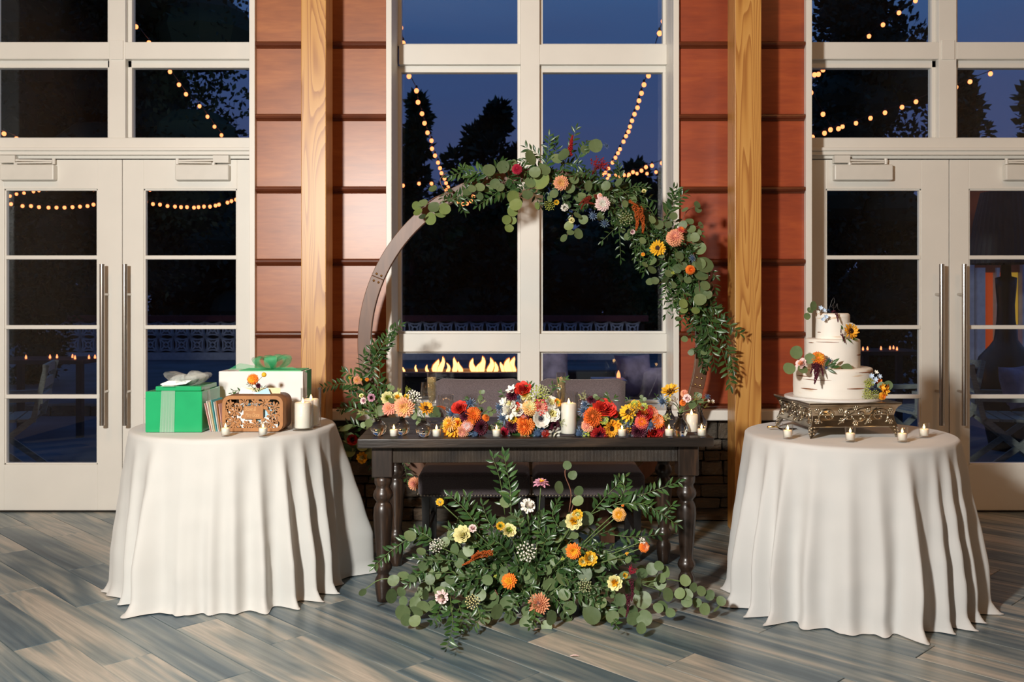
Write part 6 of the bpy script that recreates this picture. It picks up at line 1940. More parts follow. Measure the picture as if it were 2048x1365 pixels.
MB().prism([(0, 0), (0.10, 0.012), (0.13, 0.03), (0.02, 0.028), (-0.02, 0.012)], (X0 + 0.07, Y0 + 0.05, Z1 + 0.018), (1, 0, 0), (0, 0, 1), (0, 0.12, 0)).build('paper_lining', 'white_wrap', gbx)
tw = MB()
xr = X0 + 0.085
for k in range(5):
    u = xr - 0.008 + k * 0.013
    tw.add([(u, Y0 - 0.004 - 0.003 * (k % 2), Z1 + 0.004), (u + 0.013, Y0 - 0.004 - 0.003 * ((k + 1) % 2), Z1 + 0.004), (u + 0.008 - 0.012 * (2 - k) * 0, Y0 - 0.004, Z0 + 0.001), (u - 0.008, Y0 - 0.004, Z0 + 0.001)], [(0, 1, 2, 3)])
tw.build('tulle_band', 'white_tulle', gbx)
tw = MB().box(xr - 0.01, xr + 0.05, Y0 - 0.002, Y1, Z1 + 0.023, Z1 + 0.026)
tw.build('tulle_band', 'white_tulle', gbx)
mb = MB()
loop_bow(mb, (X0 + 0.165, Y0 + 0.10, Z1 + 0.024), 13, 0.10, 0.085, rb, 0.72)
tag(mb.build('bow', 'white_tulle', gbx, True), 'gathered white tulle bow')
# open tulle tail over the side
MB().add([(X1 - 0.02, Y0 + 0.03, Z1 + 0.02), (X1 + 0.005, Y0 + 0.10, Z1 + 0.01), (X1 + 0.015, Y0 + 0.09, Z0 + 0.06), (X1 + 0.012, Y0 + 0.02, Z0 + 0.08)], [(0, 1, 2, 3)]).build('tulle_tail', 'white_tulle', gbx)
# tall white gift
X0, X1, Y0, Y1, Z0, Z1 = -1.512, -1.0885, 4.765, 4.965, CT + 0.001, 1.026
wbx = thing('gift_box', 'large glossy white gift box with green ribbon and green tulle bow', 'gift box', ((X0 + X1) / 2, (Y0 + Y1) / 2, CT), 'wrapped gifts')
MB().box(X0, X1, Y0, Y1, Z0, Z1).build('box', 'white_wrap', wbx, bev=0.004)
MB().box(X0 + 0.10, X1 - 0.01, Y0 + 0.005, Y1 - 0.02, Z1, Z1 + 0.004).build('ribbon', 'green_ribbon', wbx)
MB().box(X1, X1 + 0.003, Y0 + 0.06, Y1 - 0.03, Z1 - 0.16, Z1).build('ribbon', 'green_ribbon', wbx)
MB().add([(X1 + 0.001, Y0, Z1), (X1 + 0.012, Y0 + 0.04, Z1 - 0.01), (X1 + 0.008, Y0 + 0.05, Z0 + 0.06), (X1 + 0.001, Y0, Z0 + 0.02)], [(0, 1, 2, 3)]).build('paper_fold', 'white_wrap', wbx)
mb = MB()
loop_bow(mb, (X0 + 0.245, Y0 + 0.09, Z1 + 0.004), 9, 0.105, 0.075, rb, 0.85)
tag(mb.build('bow', 'green_tulle', wbx, True), 'gathered green tulle bow')
MB().add([(X0 + 0.23, Y0 + 0.08, Z1 + 0.012), (X0 + 0.10, Y0 + 0.02, Z1 + 0.040), (X0 + 0.04, Y0 + 0.02, Z1 + 0.006), (X0 + 0.20, Y0 + 0.05, Z1 + 0.004)], [(0, 1, 2, 3)]).build('tulle_tail', 'green_tulle', wbx)
MB().add([(X0 + 0.25, Y0 + 0.08, Z1 + 0.012), (X0 + 0.36, Y0 + 0.04, Z1 + 0.02), (X0 + 0.40, Y0 + 0.03, Z1 + 0.005), (X0 + 0.27, Y0 + 0.05, Z1 + 0.004)], [(0, 1, 2, 3)]).build('tulle_tail', 'green_tulle', wbx)
# ---- laser-cut card box
BX0, BX1, BY0, BY1, BZ0, BZ1 = -1.392, -1.108, 4.44, 4.60, CT + 0.004, CT + 0.170
BCX, BCZ = (BX0 + BX1) / 2, (BZ0 + BZ1) / 2
cb = thing('card_box', 'brown laser-cut wooden card box with floral front and name plate', 'card box', (BCX, (BY0 + BY1) / 2, CT))
def rrect(w, h, r, n=6):
    out = []
    for cx_, cz_, a0 in ((w - r, h - r, 0), (-w + r, h - r, 90), (-w + r, -h + r, 180), (w - r, -h + r, 270)):
        for k in range(n + 1):
            a = math.radians(a0 + 90 * k / n)
            out.append((cx_ + r * math.cos(a), cz_ + r * math.sin(a)))
    return out
HWb, HHb = (BX1 - BX0) / 2, (BZ1 - BZ0) / 2
outer, inner = rrect(HWb, HHb, 0.035), rrect(HWb - 0.016, HHb - 0.016, 0.022)
def ring_prism(mb, o_, i_, y0, y1):
    k = len(o_)
    vs_ = [(BCX + u, y0, BCZ + v) for u, v in o_] + [(BCX + u, y0, BCZ + v) for u, v in i_] + [(BCX + u, y1, BCZ + v) for u, v in o_] + [(BCX + u, y1, BCZ + v) for u, v in i_]
    fs_ = []
    for a in range(k):
        b = (a + 1) % k
        fs_ += [(a, b, k + b, k + a), (2 * k + a, 3 * k + a, 3 * k + b, 2 * k + b), (a, 2 * k + a, 2 * k + b, b), (k + a, k + b, 3 * k + b, 3 * k + a)]
    mb.add(vs_, fs_)
mb = MB()
ring_prism(mb, outer, inner, BY0, BY0 + 0.005)
mb.build('front_frame', 'card_wood', cb)
mb = MB()
ring_prism(mb, rrect(HWb + 0.002, HHb + 0.002, 0.036), rrect(HWb - 0.006, HHb - 0.006, 0.030), BY0 + 0.006, BY1)
mb.build('body', 'card_wood_dark', cb, True)
MB().prism(rrect(HWb, HHb, 0.035), (BCX, BY1 - 0.004, BCZ), (1, 0, 0), (0, 0, 1), (0, 0.004, 0)).build('back_panel', 'card_wood_dark', cb)
MB().box(BCX - 0.13, BCX + 0.13, BY0 + 0.02, BY1 - 0.02, BZ0 - 0.003, BZ0 + 0.002).build('base', 'card_wood_dark', cb)
MB().prism(rrect(0.046, 0.030, 0.003, 2), (BCX + 0.004, BY0 - 0.002, BCZ + 0.006), (1, 0, 0), (0, 0, 1), (0, 0.005, 0)).build('name_plate', 'card_wood', cb)
def cut_flower(cx_, cz_, r, n, rot, petal_w):
    m = MB()
    for i in range(n):
        a = rot + 2 * math.pi * i / n
        ca, sa = math.cos(a), math.sin(a)
        pl = [(0.18, 0.0), (0.45, petal_w * 0.75), (0.78, petal_w), (1.0, petal_w * 0.35), (1.0, -petal_w * 0.35), (0.78, -petal_w), (0.45, -petal_w * 0.75)]
        m.prism([((u * ca - v * sa) * r, (u * sa + v * ca) * r) for u, v in pl], (cx_, BY0 + 0.0005, cz_), (1, 0, 0), (0, 0, 1), (0, 0.004, 0))
    m.prism([(0.2 * r * math.cos(k), 0.2 * r * math.sin(k)) for k in [2 * math.pi * q / 10 for q in range(10)]], (cx_, BY0 - 0.0005, cz_), (1, 0, 0), (0, 0, 1), (0, 0.005, 0))
    m.build('cutout_flower', 'card_wood', cb)
def cut_leaf(cx_, cz_, L, a, w=0.28):
    ca, sa = math.cos(a), math.sin(a)
    pl = [(0, 0), (0.3, w * 0.8), (0.6, w), (1.0, 0), (0.6, -w), (0.3, -w * 0.8)]
    MB().prism([((u * ca - v * sa) * L, (u * sa + v * ca) * L) for u, v in pl], (cx_, BY0 + 0.0008, cz_), (1, 0, 0), (0, 0, 1), (0, 0.0035, 0)).build('cutout_leaf', 'card_wood', cb)
rc = random.Random(9)
for u, v, r, n in ((-.088, -.045, .040, 10), (-.085, .012, .034, 7), (-.105, .045, .022, 6), (-.040, .052, .024, 8), (.012, .050, .026, 8), (.060, .048, .034, 9), (.105, .030, .030, 8), (.085, -.008, .024, 6), (.085, -.045, .032, 8), (.112, -.030, .022, 6), (.012, -.052, .028, 9), (-.030, -.050, .022, 7), (.052, -.056, .020, 6), (-.120, -.010, .020, 6), (.118, .000, .018, 5), (-.062, .030, .020, 6)):
    cut_flower(BCX + u, BCZ + v, r * 0.88, n, rc.random() * 3, 0.165 if n > 7 else 0.23)
for u, v in ((-.060, .006), (-.055, -.020), (-.062, .045), (.062, .018), (.060, -.022), (-.005, .046), (.036, .046), (.035, -.044), (-.006, -.040), (-.056, -.052), (.118, .050), (-.122, .022), (.070, .020), (.100, -.014), (-.110, .030), (-.058, .018)):
    cut_leaf(BCX + u, BCZ + v, 0.026, rc.uniform(0, 6.28), 0.26)
for k in range(22):
    a = 2 * math.pi * k / 22
    u, v = math.cos(a) * (HWb - 0.020), math.sin(a) * (HHb - 0.020)
    cut_leaf(BCX + max(-HWb + .016, min(HWb - .016, u * 1.25)), BCZ + max(-HHb + .016, min(HHb - .016, v * 1.25)), 0.024, a + math.pi + rc.uniform(-.9, .9), 0.20)
def lettering(body, x, z, size):
    cu = bpy.data.curves.new('engraved_name', 'FONT')
    cu.body = body
    cu.size = size
    cu.shear = 0.28
    cu.space_character = 0.86
    cu.extrude = 0.0004
    cu.materials.append(M['engraved'])
    tmp = bpy.data.objects.new('engraved_name', cu)
    col.objects.link(tmp)
    bpy.context.view_layer.update()
    me = bpy.data.meshes.new_from_object(tmp.evaluated_get(bpy.context.evaluated_depsgraph_get()))
    bpy.data.objects.remove(tmp)
    o = inst('engraved_name', me, cb, Matrix.Translation((x, BY0 - 0.0025, z)) @ Matrix.Rotation(math.pi / 2, 4, 'X') @ Matrix.Diagonal((0.8, 1.35, 1, 1)))
    return o
lettering('Shawn &', BCX - 0.037, BCZ + 0.013, 0.0215)
lettering('Mary Grace', BCX - 0.034, BCZ - 0.014, 0.0200)
def envelope(label, c, w, h, rot, mat, th=0.0016, lean=0.0, yaw=0.0):
    X = Matrix.Translation(c) @ Matrix.Rotation(yaw, 4, 'Z') @ Matrix.Rotation(lean, 4, 'X') @ Matrix.Rotation(rot, 4, 'Y')
    m = MB(X).box(-w / 2, w / 2, -th / 2, th / 2, -h / 2, h / 2)
    m.prism([(-w / 2 + .002, h / 2 - .002), (0, 0.0), (w / 2 - .002, h / 2 - .002)], (0, th / 2, 0), (1, 0, 0), (0, 0, 1), (0, 0.0006, 0))
    tag(m.build('envelope', mat), label, 'envelope', 'card envelopes')
yb = (BY0 + BY1) / 2
envelope('cream envelope standing in the slot of the carved card box', (BCX + 0.01, yb + 0.020, BCZ + 0.050), 0.19, 0.125, 0.0, 'paper_cream')
envelope('tilted pale blue envelope poking out of the carved card box', (BCX + 0.006, yb - 0.008, BCZ + 0.035), 0.15, 0.110, math.radians(-24), 'paper_blue')
envelope('tilted white envelope behind the blue one in the carved card box', (BCX - 0.025, yb + 0.005, BCZ + 0.042), 0.15, 0.110, math.radians(20), 'paper_white')
envelope('white envelope inside the carved card box seen through its cutouts', (BCX - 0.055, BY0 + 0.016, BCZ - 0.020), 0.13, 0.095, math.radians(8), 'paper_white')
envelope('pale blue envelope inside the carved card box seen through its cutouts', (BCX + 0.045, BY0 + 0.024, BCZ - 0.015), 0.14, 0.10, math.radians(-6), 'paper_blue')
envelope('white envelope at the bottom corner inside the carved card box', (BCX + 0.075, BY0 + 0.012, BCZ - 0.045), 0.08, 0.055, math.radians(0), 'paper_white')
for i, (mat, nm, h) in enumerate((('paper_pink', 'dusty pink', .135), ('paper_white', 'white', .145), ('paper_cream', 'cream', .14), ('paper_teal', 'teal', .15), ('paper_white', 'white', .14), ('paper_kraft', 'kraft brown', .145), ('paper_pink', 'pink', .13))):
    lab = ('%s envelope on edge, %s of the row leaning between green gift and card box' % (nm, ('first', 'second', 'third', 'fourth', 'fifth', 'sixth', 'last')[i]))
    X = Matrix.Translation((-1.452 + 0.0092 * i, 4.455, CT + 0.002)) @ Matrix.Rotation(math.radians(-12 + 0.8 * i), 4, 'Y') @ Matrix.Rotation(math.radians(78), 4, 'Z')
    m = MB(X).box(0.0, 0.10, -0.0012, 0.0012, 0.0, h)
    m.prism([(0.002, h - .002), (0.05, h * 0.5), (0.098, h - .002)], (0, 0.0012, 0), (1, 0, 0), (0, 0, 1), (0, 0.0007, 0))
    tag(m.build('envelope', mat), lab, 'envelope', 'card envelopes')
# flower tucked behind the card box
cf = thing('box_flower', 'orange chrysanthemum sprig with a yellow billy ball on the card box', 'flowers', (BCX + 0.005, yb + 0.03, BZ1))
fx = [W(505, 759, 4.53), W(528, 750, 4.54), W(515, 772, 4.53)]
put(cf, 'mum', 'orange', 'gold', fx[0], 0.030, (0, -1, .25), stem=[Vector((BCX, yb + 0.03, BZ1 + 0.01)), Vector((BCX, yb + 0.03, BZ1 - 0.02))])
MB().ball(fx[1], 0.012, 12, 8).build('billy_ball', 'petal_yellow', cf, True)
MB().tube([fx[1], fx[2] + Vector((0, 0, 0.02)), Vector((BCX + 0.012, yb + 0.03, BZ1 - 0.02))], 0.0012, 5).build('stem', 'green_stem', cf)
put(cf, 'dahlia', 'plum', 'plum_deep', fx[2] + Vector((0.004, 0, 0)), 0.014, (.3, -1, .1))
G = Green(cf, 71)
G.spray('ruscus', [Vector((BCX, yb + 0.03, BZ1)), W(505, 775, 4.52), W(498, 768, 4.52)], 7, 0.022)
G.spray('ruscus', [Vector((BCX - 0.04, yb + 0.03, BZ1)), W(470, 782, 4.52), W(462, 790, 4.5)], 7, 0.026)
G.spray('ruscus', [Vector((BCX - 0.0, yb + 0.03, BZ1)), W(520, 782, 4.52), W(528, 775, 4.52)], 6, 0.02)
G.done()

# ================================================================== CAKE TABLE
plain('silver', (0.50, 0.45, 0.36), 0.24, metal=1.0, var=0.35, scale=14)
plain('frosting', (0.84, 0.79, 0.68), 0.6, var=0.03, scale=4, spec=0.3)
# semi-naked frosting: thin horizontal scrapes show the sponge
m_, nt_, b_ = new_mat('naked_frosting')
v_ = coords(nt_, (5, 5, 42))
nz_ = N(nt_, 'ShaderNodeTexNoise')
nz_.inputs['Scale'].default_value = 1.0
nz_.inputs['Detail'].default_value = 4
nt_.links.new(v_, nz_.inputs['Vector'])
nt_.links.new(ramp(nt_, nz_.outputs[0], ((0.0, (0.80, 0.77, 0.71)), (0.63, (0.79, 0.755, 0.69)), (0.69, (0.66, 0.50, 0.34)), (0.78, (0.26, 0.10, 0.04)))), b_.inputs['Base Color'])
b_.inputs['Roughness'].default_value = 0.62
bump(nt_, b_, nz_.outputs[0], 0.10, 0.01)
M['naked_frosting'] = m_
plain('sponge_brown', (0.22, 0.075, 0.025), 0.8, var=0.35, scale=60)
plain('cake_board', (0.70, 0.69, 0.68), 0.3, var=0.05)
SC = Vector((1.478, 4.457, CT + 0.001))
SX = Matrix.Translation(SC) @ Matrix.Rotation(math.radians(6), 4, 'Z')
cs = thing('cake_stand', 'square ornate silver cake stand with scrolled sides on the cloth', 'cake stand', SC)
SP = [(0.046, 0.199), (0.050, 0.204), (0.060, 0.200), (0.078, 0.193), (0.100, 0.191), (0.122, 0.196), (0.138, 0.205), (0.146, 0.213), (0.150, 0.216), (0.158, 0.216)]
def half_at(z):
    for (z0, h0), (z1, h1) in zip(SP[:-1], SP[1:]):
        if z0 <= z <= z1:
            return h0 + (h1 - h0) * (z - z0) / (z1 - z0)
    return SP[-1][1]
vs_, fs_ = [], []
for z, h in SP:
    vs_ += [(-h, -h, z), (h, -h, z), (h, h, z), (-h, h, z)]
for i in range(len(SP) - 1):
    for j in range(4):
        fs_.append((i * 4 + j, i * 4 + (j + 1) % 4, (i + 1) * 4 + (j + 1) % 4, (i + 1) * 4 + j))
fs_ += [(3, 2, 1, 0), tuple((len(SP) - 1) * 4 + j for j in range(4))]
body = MB(SX).add(vs_, fs_).build('body', 'silver', cs, bev=0.002)
def face_pt(u, z, side, out=0.0):
    h = half_at(z) + out
    p = ((u, -h, z), (-h, -u, z), (h, u, z), (-u, h, z))[side]
    return Vector(p)
def scroll(cx_, cz_, r, turns, a0, hand, rad0=0.0028):
    pts = []
    for k in range(26):
        t = k / 25
        a = a0 + hand * turns * 2 * math.pi * t
        q = r * (1 - 0.80 * t)
        pts.append((cx_ + q * math.cos(a), cz_ + q * math.sin(a) * 0.86))
    return pts
for side in range(4):
    specs = [(-0.120, 0.098, 0.046, 1.15, math.radians(230), -1), (0.120, 0.098, 0.046, 1.15, math.radians(-50), 1), (-0.018, 0.098, 0.038, 1.0, math.radians(30), 1), (0.030, 0.100, 0.036, 1.0, math.radians(200), 1)]
    for k, sp in enumerate(specs):
        pts = [face_pt(u, min(0.143, max(0.052, z)), side, 0.0012) for u, z in scroll(*sp)]
        MB(SX).tube(pts, [0.0052 * (1 - 0.45 * i / (len(pts) - 1)) for i in range(len(pts))], 6).build('scroll', 'silver', cs, True)
        for j in range(3):
            a = sp[4] + sp[5] * (1.2 + 1.1 * j)
            u0, z0 = sp[0] + sp[2] * 0.75 * math.cos(a), sp[1] + sp[2] * 0.6 * math.sin(a)
            u1, z1 = sp[0] + sp[2] * 0.30 * math.cos(a + 0.9 * sp[5]), sp[1] + sp[2] * 0.25 * math.sin(a + 0.9 * sp[5])
            MB(SX).tube([face_pt(u0, min(.142, max(.054, z0)), side, 0.001), face_pt((u0 + u1) / 2, min(.142, max(.054, (z0 + z1) / 2)), side, 0.003), face_pt(u1, min(.142, max(.054, z1)), side, 0.001)], [0.002, 0.0062, 0.0015], 6).build('acanthus_leaf', 'silver', cs, True)
    for u0, z0 in ((-0.062, 0.120), (-0.055, 0.078), (0.072, 0.076), (0.066, 0.122), (0.006, 0.066), (0.006, 0.134), (-0.172, 0.075), (0.172, 0.120), (-0.172, 0.122), (0.172, 0.072)):
        m = MB(SX)
        for q in range(7):
            rr_ = 0 if q == 0 else 0.0085
            m.ball(face_pt(u0 + rr_ * math.cos(q * 1.05), z0 + rr_ * math.sin(q * 1.05), side, 0.0016), 0.0052, 7, 5)
        m.build('embossed_rosette', 'silver', cs, True)
    MB(SX).tube([face_pt(-0.075, 0.062, side, 0.001), face_pt(-0.02, 0.10, side, 0.001), face_pt(0.03, 0.130, side, 0.001), face_pt(0.075, 0.136, side, .001)], 0.0034, 6).build('vine', 'silver', cs, True)
    MB(SX).tube([face_pt(0.05, 0.060, side, 0.001), face_pt(0.075, 0.09, side, 0.001), face_pt(0.105, 0.132, side, 0.001)], 0.0034, 6).build('vine', 'silver', cs, True)
for sx in (-1, 1):
    for sy in (-1, 1):
        c = Vector((sx * 0.198, sy * 0.198, 0))
        d = Vector((sx, sy, 0)).normalized()
        t = Vector((-sy, sx, 0)).normalized()
        rows = []
        for z, w, o_ in ((0.060, 0.050, -0.012), (0.048, 0.054, 0.0), (0.036, 0.046, 0.006), (0.024, 0.038, 0.007), (0.012, 0.022, 0.012), (0.0, 0.005, 0.016)):
            b0 = c + d * o_ + Vector((0, 0, z))
            rows.append([b0 + t * w * 0.5 - d * w * 0.45, b0, b0 - t * w * 0.5 - d * w * 0.45, b0 - d * 0.020])
        vs_ = [p for r_ in rows for p in r_]
        fs_ = []
        for i in range(5):
            for j in range(4):
                fs_.append((i * 4 + j, i * 4 + (j + 1) % 4, (i + 1) * 4 + (j + 1) % 4, (i + 1) * 4 + j))
        fs_ += [(0, 1, 2, 3), (23, 22, 21, 20)]
        ft_ = MB(SX).add(vs_, fs_).build('foot', 'silver', cs, fix=True)
        m = MB(SX)
        for z, o_ in ((0.044, 0.004), (0.030, 0.008), (0.016, 0.012)):
            m.ball(c + d * o_ + Vector((0, 0, z)), 0.005, 7, 5)
            m.ball(c + d * (o_ - 0.010) + t * 0.011 + Vector((0, 0, z + 0.004)), 0.004, 7, 5)
            m.ball(c + d * (o_ - 0.010) - t * 0.011 + Vector((0, 0, z + 0.004)), 0.004, 7, 5)
        m.build('foot_beading', 'silver', ft_, True)
KC = Vector((1.466, 4.455, 0))
kz = CT + 0.001 + 0.158
wc = thing('wedding_cake', 'three-tier semi-naked white wedding cake on the silver stand', 'cake', (KC.x, KC.y, kz))
MB().lathe([(0, 0), (0.217, 0), (0.219, 0.002), (0.219, 0.010), (0.217, 0.012), (0, 0.012)], 64, (KC.x, KC.y, kz)).build('cake_board', 'cake_board', wc)
zb = kz + 0.012
tiers = ((0.178, 0.135), (0.123, 0.133), (0.077, 0.118))
tz = []
for ti, (r_, h_) in enumerate(tiers):
    n, k = 72, 14
    prof = [(r_ * 0.985, 0.0), (r_, 0.004)] + [(r_, 0.004 + (h_ - 0.012) * q / 10) for q in range(1, 11)] + [(r_ - 0.003, h_ - 0.003), (r_ - 0.009, h_), (0.0, h_ - 0.001)]
    vs_, fs_ = [], []
    for i, (q, z) in enumerate(prof):
        for j in range(n):
            a = 2 * math.pi * j / n
            w = 1 + (0.010 * noise.noise(Vector((math.cos(a) * 2, math.sin(a) * 2, z * 22 + ti))) + 0.004 * noise.noise(Vector((math.cos(a) * 9, math.sin(a) * 9, z * 40 + ti))) if q > 0 else 0)
            vs_.append((KC.x + q * w * math.cos(a), KC.y + q * w * math.sin(a), zb + z))
    for i in range(len(prof) - 1):
        for j in range(n):
            fs_.append((i * n + j, i * n + (j + 1) % n, (i + 1) * n + (j + 1) % n, (i + 1) * n + j))
    tr = MB().add(vs_, fs_).build('tier', 'naked_frosting', wc, True)
    # bare sponge scrapes: shallow proud arcs
    for a0, a1, zf, th in (((-172, -140, .72, .004), (-155, -110, .62, .0035), (-160, -130, .30, .006), (-75, -15, .88, .0055), (-88, -55, .35, .005)), ((-168, -150, .86, .004), (-145, -95, .90, .003), (-165, -140, .30, .005), (-50, -20, .45, .005), (-30, -5, .25, .005)), ((-170, -150, .25, .003), (-60, -30, .55, .003)))[ti]:
        m = MB()
        pts = [(KC.x + (r_ * 1.0005) * math.cos(math.radians(a)), KC.y + (r_ * 1.0005) * math.sin(math.radians(a)), zb + h_ * zf + 0.0003 * math.sin(a * 0.9)) for a in [a0 + (a1 - a0) * q / 9 for q in range(10)]]
        m.tube(pts, [th * 0.45 * (0.35 + math.sin(math.pi * q / 9)) for q in range(10)], 5)
        m.build('sponge_scrape', 'sponge_brown', tr)
    zb += h_
    tz.append(zb)
# dark script topper
tp = MB()
zt_ = tz[2]
tp.tube([(KC.x + 0.005, KC.y, zt_ - 0.02), (KC.x + 0.005, KC.y, zt_ + 0.04)], 0.0015, 6)
tp.tube(spline([(KC.x - 0.015, KC.y, zt_ + 0.020), (KC.x - 0.005, KC.y, zt_ + 0.055), (KC.x + 0.006, KC.y, zt_ + 0.072), (KC.x + 0.008, KC.y, zt_ + 0.050), (KC.x - 0.004, KC.y, zt_ + 0.030), (KC.x + 0.012, KC.y, zt_ + 0.026), (KC.x + 0.022, KC.y, zt_ + 0.046), (KC.x + 0.024, KC.y, zt_ + 0.022), (KC.x + 0.036, KC.y, zt_ + 0.012)], 40), 0.0016, 6)
tag(tp.build('cake_topper', 'black_wood', None, True), 'thin black script cake topper on the smallest tier', 'cake topper')
def cspray(label, loc, rows, leaves, seed):
    t = thing('cake_flowers', label, 'flowers', loc, 'flower sprays on the cake')
    for kind, c0, c1, px, py, Y, d, face in rows:
        putp(t, kind, c0, c1, px, py, Y, d, face, jit=0.1)
    G_ = Green(t, seed)
    for kind, px, py, Y, s, ax in leaves:
        G_.leaf(kind, W(px, py, Y), ax, s / F_PX * Y, tilt=0.35)
    G_.done()
    return t
cspray('eucalyptus and blue tweedia with plum amaranth on top of the cake', W(1650, 629, 4.40), (('bell', 'sky_blue', 'white', 1641, 617, 4.39, 13, (0, -1, .3)), ('bell', 'sky_blue', 'white', 1648, 622, 4.38, 12, (.2, -1, .3)), ('bell', 'sky_blue', 'white', 1652, 634, 4.365, 12, (0, -1, 0)), ('bell', 'sky_blue', 'white', 1646, 639, 4.365, 11, (-.2, -1, 0)), ('bell', 'white', 'sky_blue', 1636, 625, 4.39, 10, (-.2, -1, .2)), ('filler', 'sage', 'lime', 1622, 622, 4.40, 14, (-1, -.3, .3)), ('filler', 'sage', 'lime', 1618, 626, 4.40, 10, (-1, -.5, .0)), ('filler', 'sage', 'lime', 1650, 624, 4.40, 12, (0, -.5, .6)),
      ('thistle', 'thistle_dark', 'thistle_dark', 1656, 622, 4.41, 14, (.4, -.6, .6)), ('spike', 'plum', 'plum', 1664, 624, 4.40, 16, (.3, -.8, .3)), ('spike', 'plum', 'plum', 1672, 626, 4.36, 24, (.3, -.4, -1))),
       (('euca', 1632, 618, 4.40, 20, (-.5, -.3, .4)), ('euca', 1620, 630, 4.40, 15, (-1, -.3, -.5)), ('euca', 1626, 622, 4.40, 14, (-1, -.3, .1))), 81)
cspray('sunflower with plum amaranth against the smallest cake tier', W(1690, 672, 4.36), (('sunflower', 'gold', 'orange', 1701, 663, 4.33, 36, (.35, -1, .25)), ('spike', 'plum', 'plum', 1683, 668, 4.34, 22, (.3, -.3, -1)), ('spike', 'plum', 'plum', 1682, 666, 4.34, 14, (-.2, -.3, .9)), ('lace', 'white', 'sage', 1702, 650, 4.38, 18, (.2, -.2, 1))),
       (('ruscus', 1690, 672, 4.34, 14, (-.3, -.3, -.5)), ('ruscus', 1693, 677, 4.34, 14, (.3, -.3, -.3)), ('ruscus', 1702, 678, 4.34, 14, (.8, -.3, -.1)), ('ruscus', 1686, 660, 4.34, 12, (-.3, -.3, .5))), 82)
cspray('golden chrysanthemum and pink rose spray with trailing plum amaranth on the middle tier', W(1630, 735, 4.30), (('mum', 'orange', 'gold', 1636, 718, 4.29, 34, (0, -1, .5)), ('rose', 'blush', 'peach', 1603, 728, 4.30, 24, (-.7, -.5, .4)), ('spike', 'plum', 'plum', 1630, 728, 4.27, 46, (.05, -.25, -1)), ('spike', 'plum', 'plum', 1636, 728, 4.26, 38, (.05, -.3, -1)), ('spike', 'plum', 'plum', 1626, 728, 4.27, 26, (-.25, -.3, -1)), ('spike', 'plum', 'plum', 1640, 730, 4.27, 26, (.35, -.3, -1)), ('spike', 'plum', 'plum', 1632, 726, 4.27, 24, (.15, -.6, -.8)),
      ('thistle', 'thistle_dark', 'thistle_dark', 1658, 722, 4.30, 18, (.2, -.8, .6)), ('thistle', 'thistle_dark', 'thistle_dark', 1652, 735, 4.29, 14, (.2, -1, -.2)), ('filler', 'sage', 'lime', 1672, 732, 4.30, 16, (.8, -.5, .1))),
       (('euca', 1600, 716, 4.30, 28, (-.7, -.2, .9)), ('euca', 1590, 735, 4.30, 26, (-1, -.2, -.2)), ('euca', 1612, 735, 4.30, 22, (-.6, -.4, -.3)), ('euca', 1618, 728, 4.29, 22, (.1, -.2, 1)), ('ruscus', 1655, 735, 4.28, 20, (.9, -.3, .5)), ('ruscus', 1660, 735, 4.28, 20, (1, -.3, .1)), ('ruscus', 1655, 738, 4.28, 18, (.6, -.5, -.4)), ('ruscus', 1650, 733, 4.28, 18, (.4, -.4, .8)), ('ruscus', 1664, 728, 4.29, 18, (.8, -.3, .7)), ('euca', 1682, 736, 4.31, 22, (1, -.2, -.1))), 83)
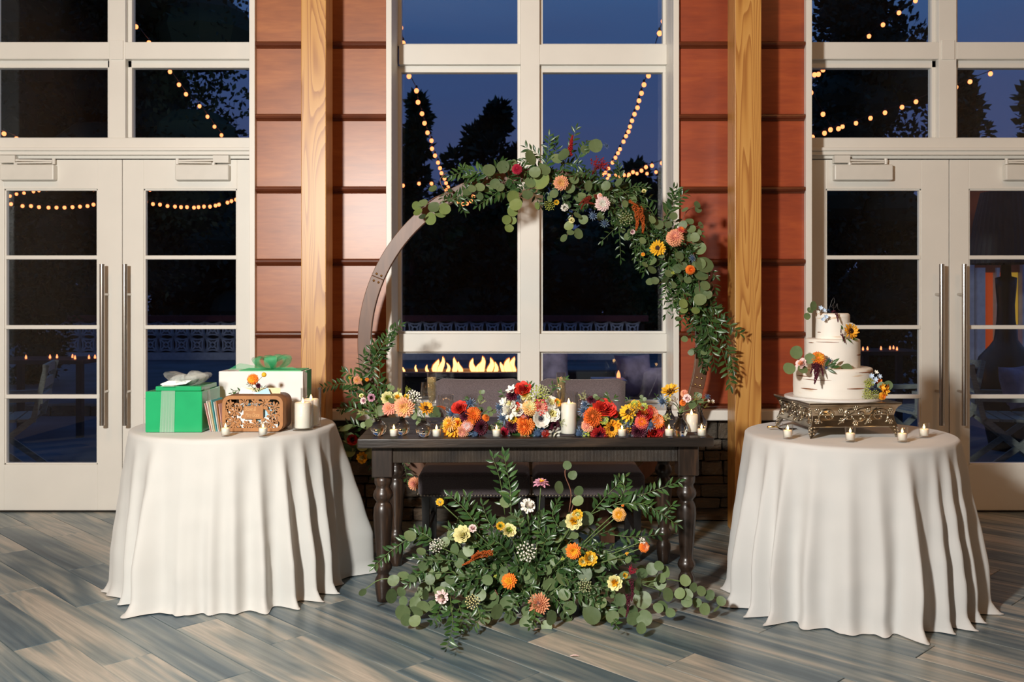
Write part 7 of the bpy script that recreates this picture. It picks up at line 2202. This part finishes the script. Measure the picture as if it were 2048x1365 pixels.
cspray('orange freesia, blue tweedia and green filler at the foot of the cake', W(1745, 800, 4.33), (('bell', 'gold', 'orange', 1768, 782, 4.33, 26, (.5, -1, -.3)), ('bell', 'orange', 'gold', 1757, 767, 4.35, 22, (.3, -1, .3)), ('bell', 'sky_blue', 'white', 1743, 753, 4.33, 14, (-.2, -1, .4)), ('bell', 'sky_blue', 'white', 1750, 760, 4.33, 15, (0, -1, .3)), ('bell', 'sky_blue', 'white', 1758, 754, 4.33, 14, (.3, -1, .5)), ('bell', 'white', 'sky_blue', 1752, 746, 4.34, 12, (.1, -1, .8)), ('bell', 'sky_blue', 'white', 1746, 766, 4.32, 12, (-.2, -1, .1)), ('lace', 'lime', 'lime', 1738, 765, 4.31, 20, (-.2, -1, .5)), ('lace', 'sage', 'lime', 1741, 796, 4.29, 22, (0, -1, -.1)), ('bell', 'gold', 'orange', 1762, 775, 4.31, 22, (.6, -1, 0)), ('bell', 'orange', 'gold', 1772, 776, 4.33, 20, (.8, -.8, 0)), ('lace', 'lime', 'lime', 1735, 776, 4.31, 28, (-.2, -1, .3)), ('lace', 'lime', 'lime', 1732, 791, 4.30, 26, (-.1, -1, 0)), ('lace', 'lime', 'lime', 1748, 790, 4.30, 24, (.2, -1, 0)),
      ('filler', 'lime', 'lime', 1728, 768, 4.31, 18, (-.3, -.4, 1)), ('thistle', 'thistle_dark', 'ink', 1743, 779, 4.30, 18, (.1, -1, .1)), ('thistle', 'thistle_dark', 'ink', 1748, 775, 4.30, 14, (.3, -1, .3)), ('mum', 'gold', 'orange', 1765, 793, 4.31, 18, (.5, -1, -.2))),
       (('euca', 1765, 772, 4.34, 20, (1, -.2, .1)), ('euca', 1755, 775, 4.33, 16, (.6, -.4, .4))), 84)
# cake server lying on the cloth
sx_, sy_ = on_table(1546, 861, CT)
sv = thing('cake_server', 'dark metal cake server lying beside the silver stand', 'cake server', (sx_, sy_, CT))
m = MB()
m.prism([(0.0, -0.022), (0.05, -0.020), (0.085, 0.0), (0.05, 0.020), (0.0, 0.022), (-0.01, 0.0)], (sx_ + 0.035, sy_ - 0.005, CT + 0.006), (0.97, 0.2, 0), (-0.2, 0.97, 0), (0, 0, 0.002))
m.build('blade', 'dark_metal', sv)
MB().tube([(sx_ + 0.035, sy_ - 0.005, CT + 0.008), (sx_ + 0.012, sy_ - 0.008, CT + 0.018), (sx_ - 0.03, sy_ - 0.012, CT + 0.016)], [0.003, 0.004, 0.006], 8).build('handle', 'brass', sv, True)
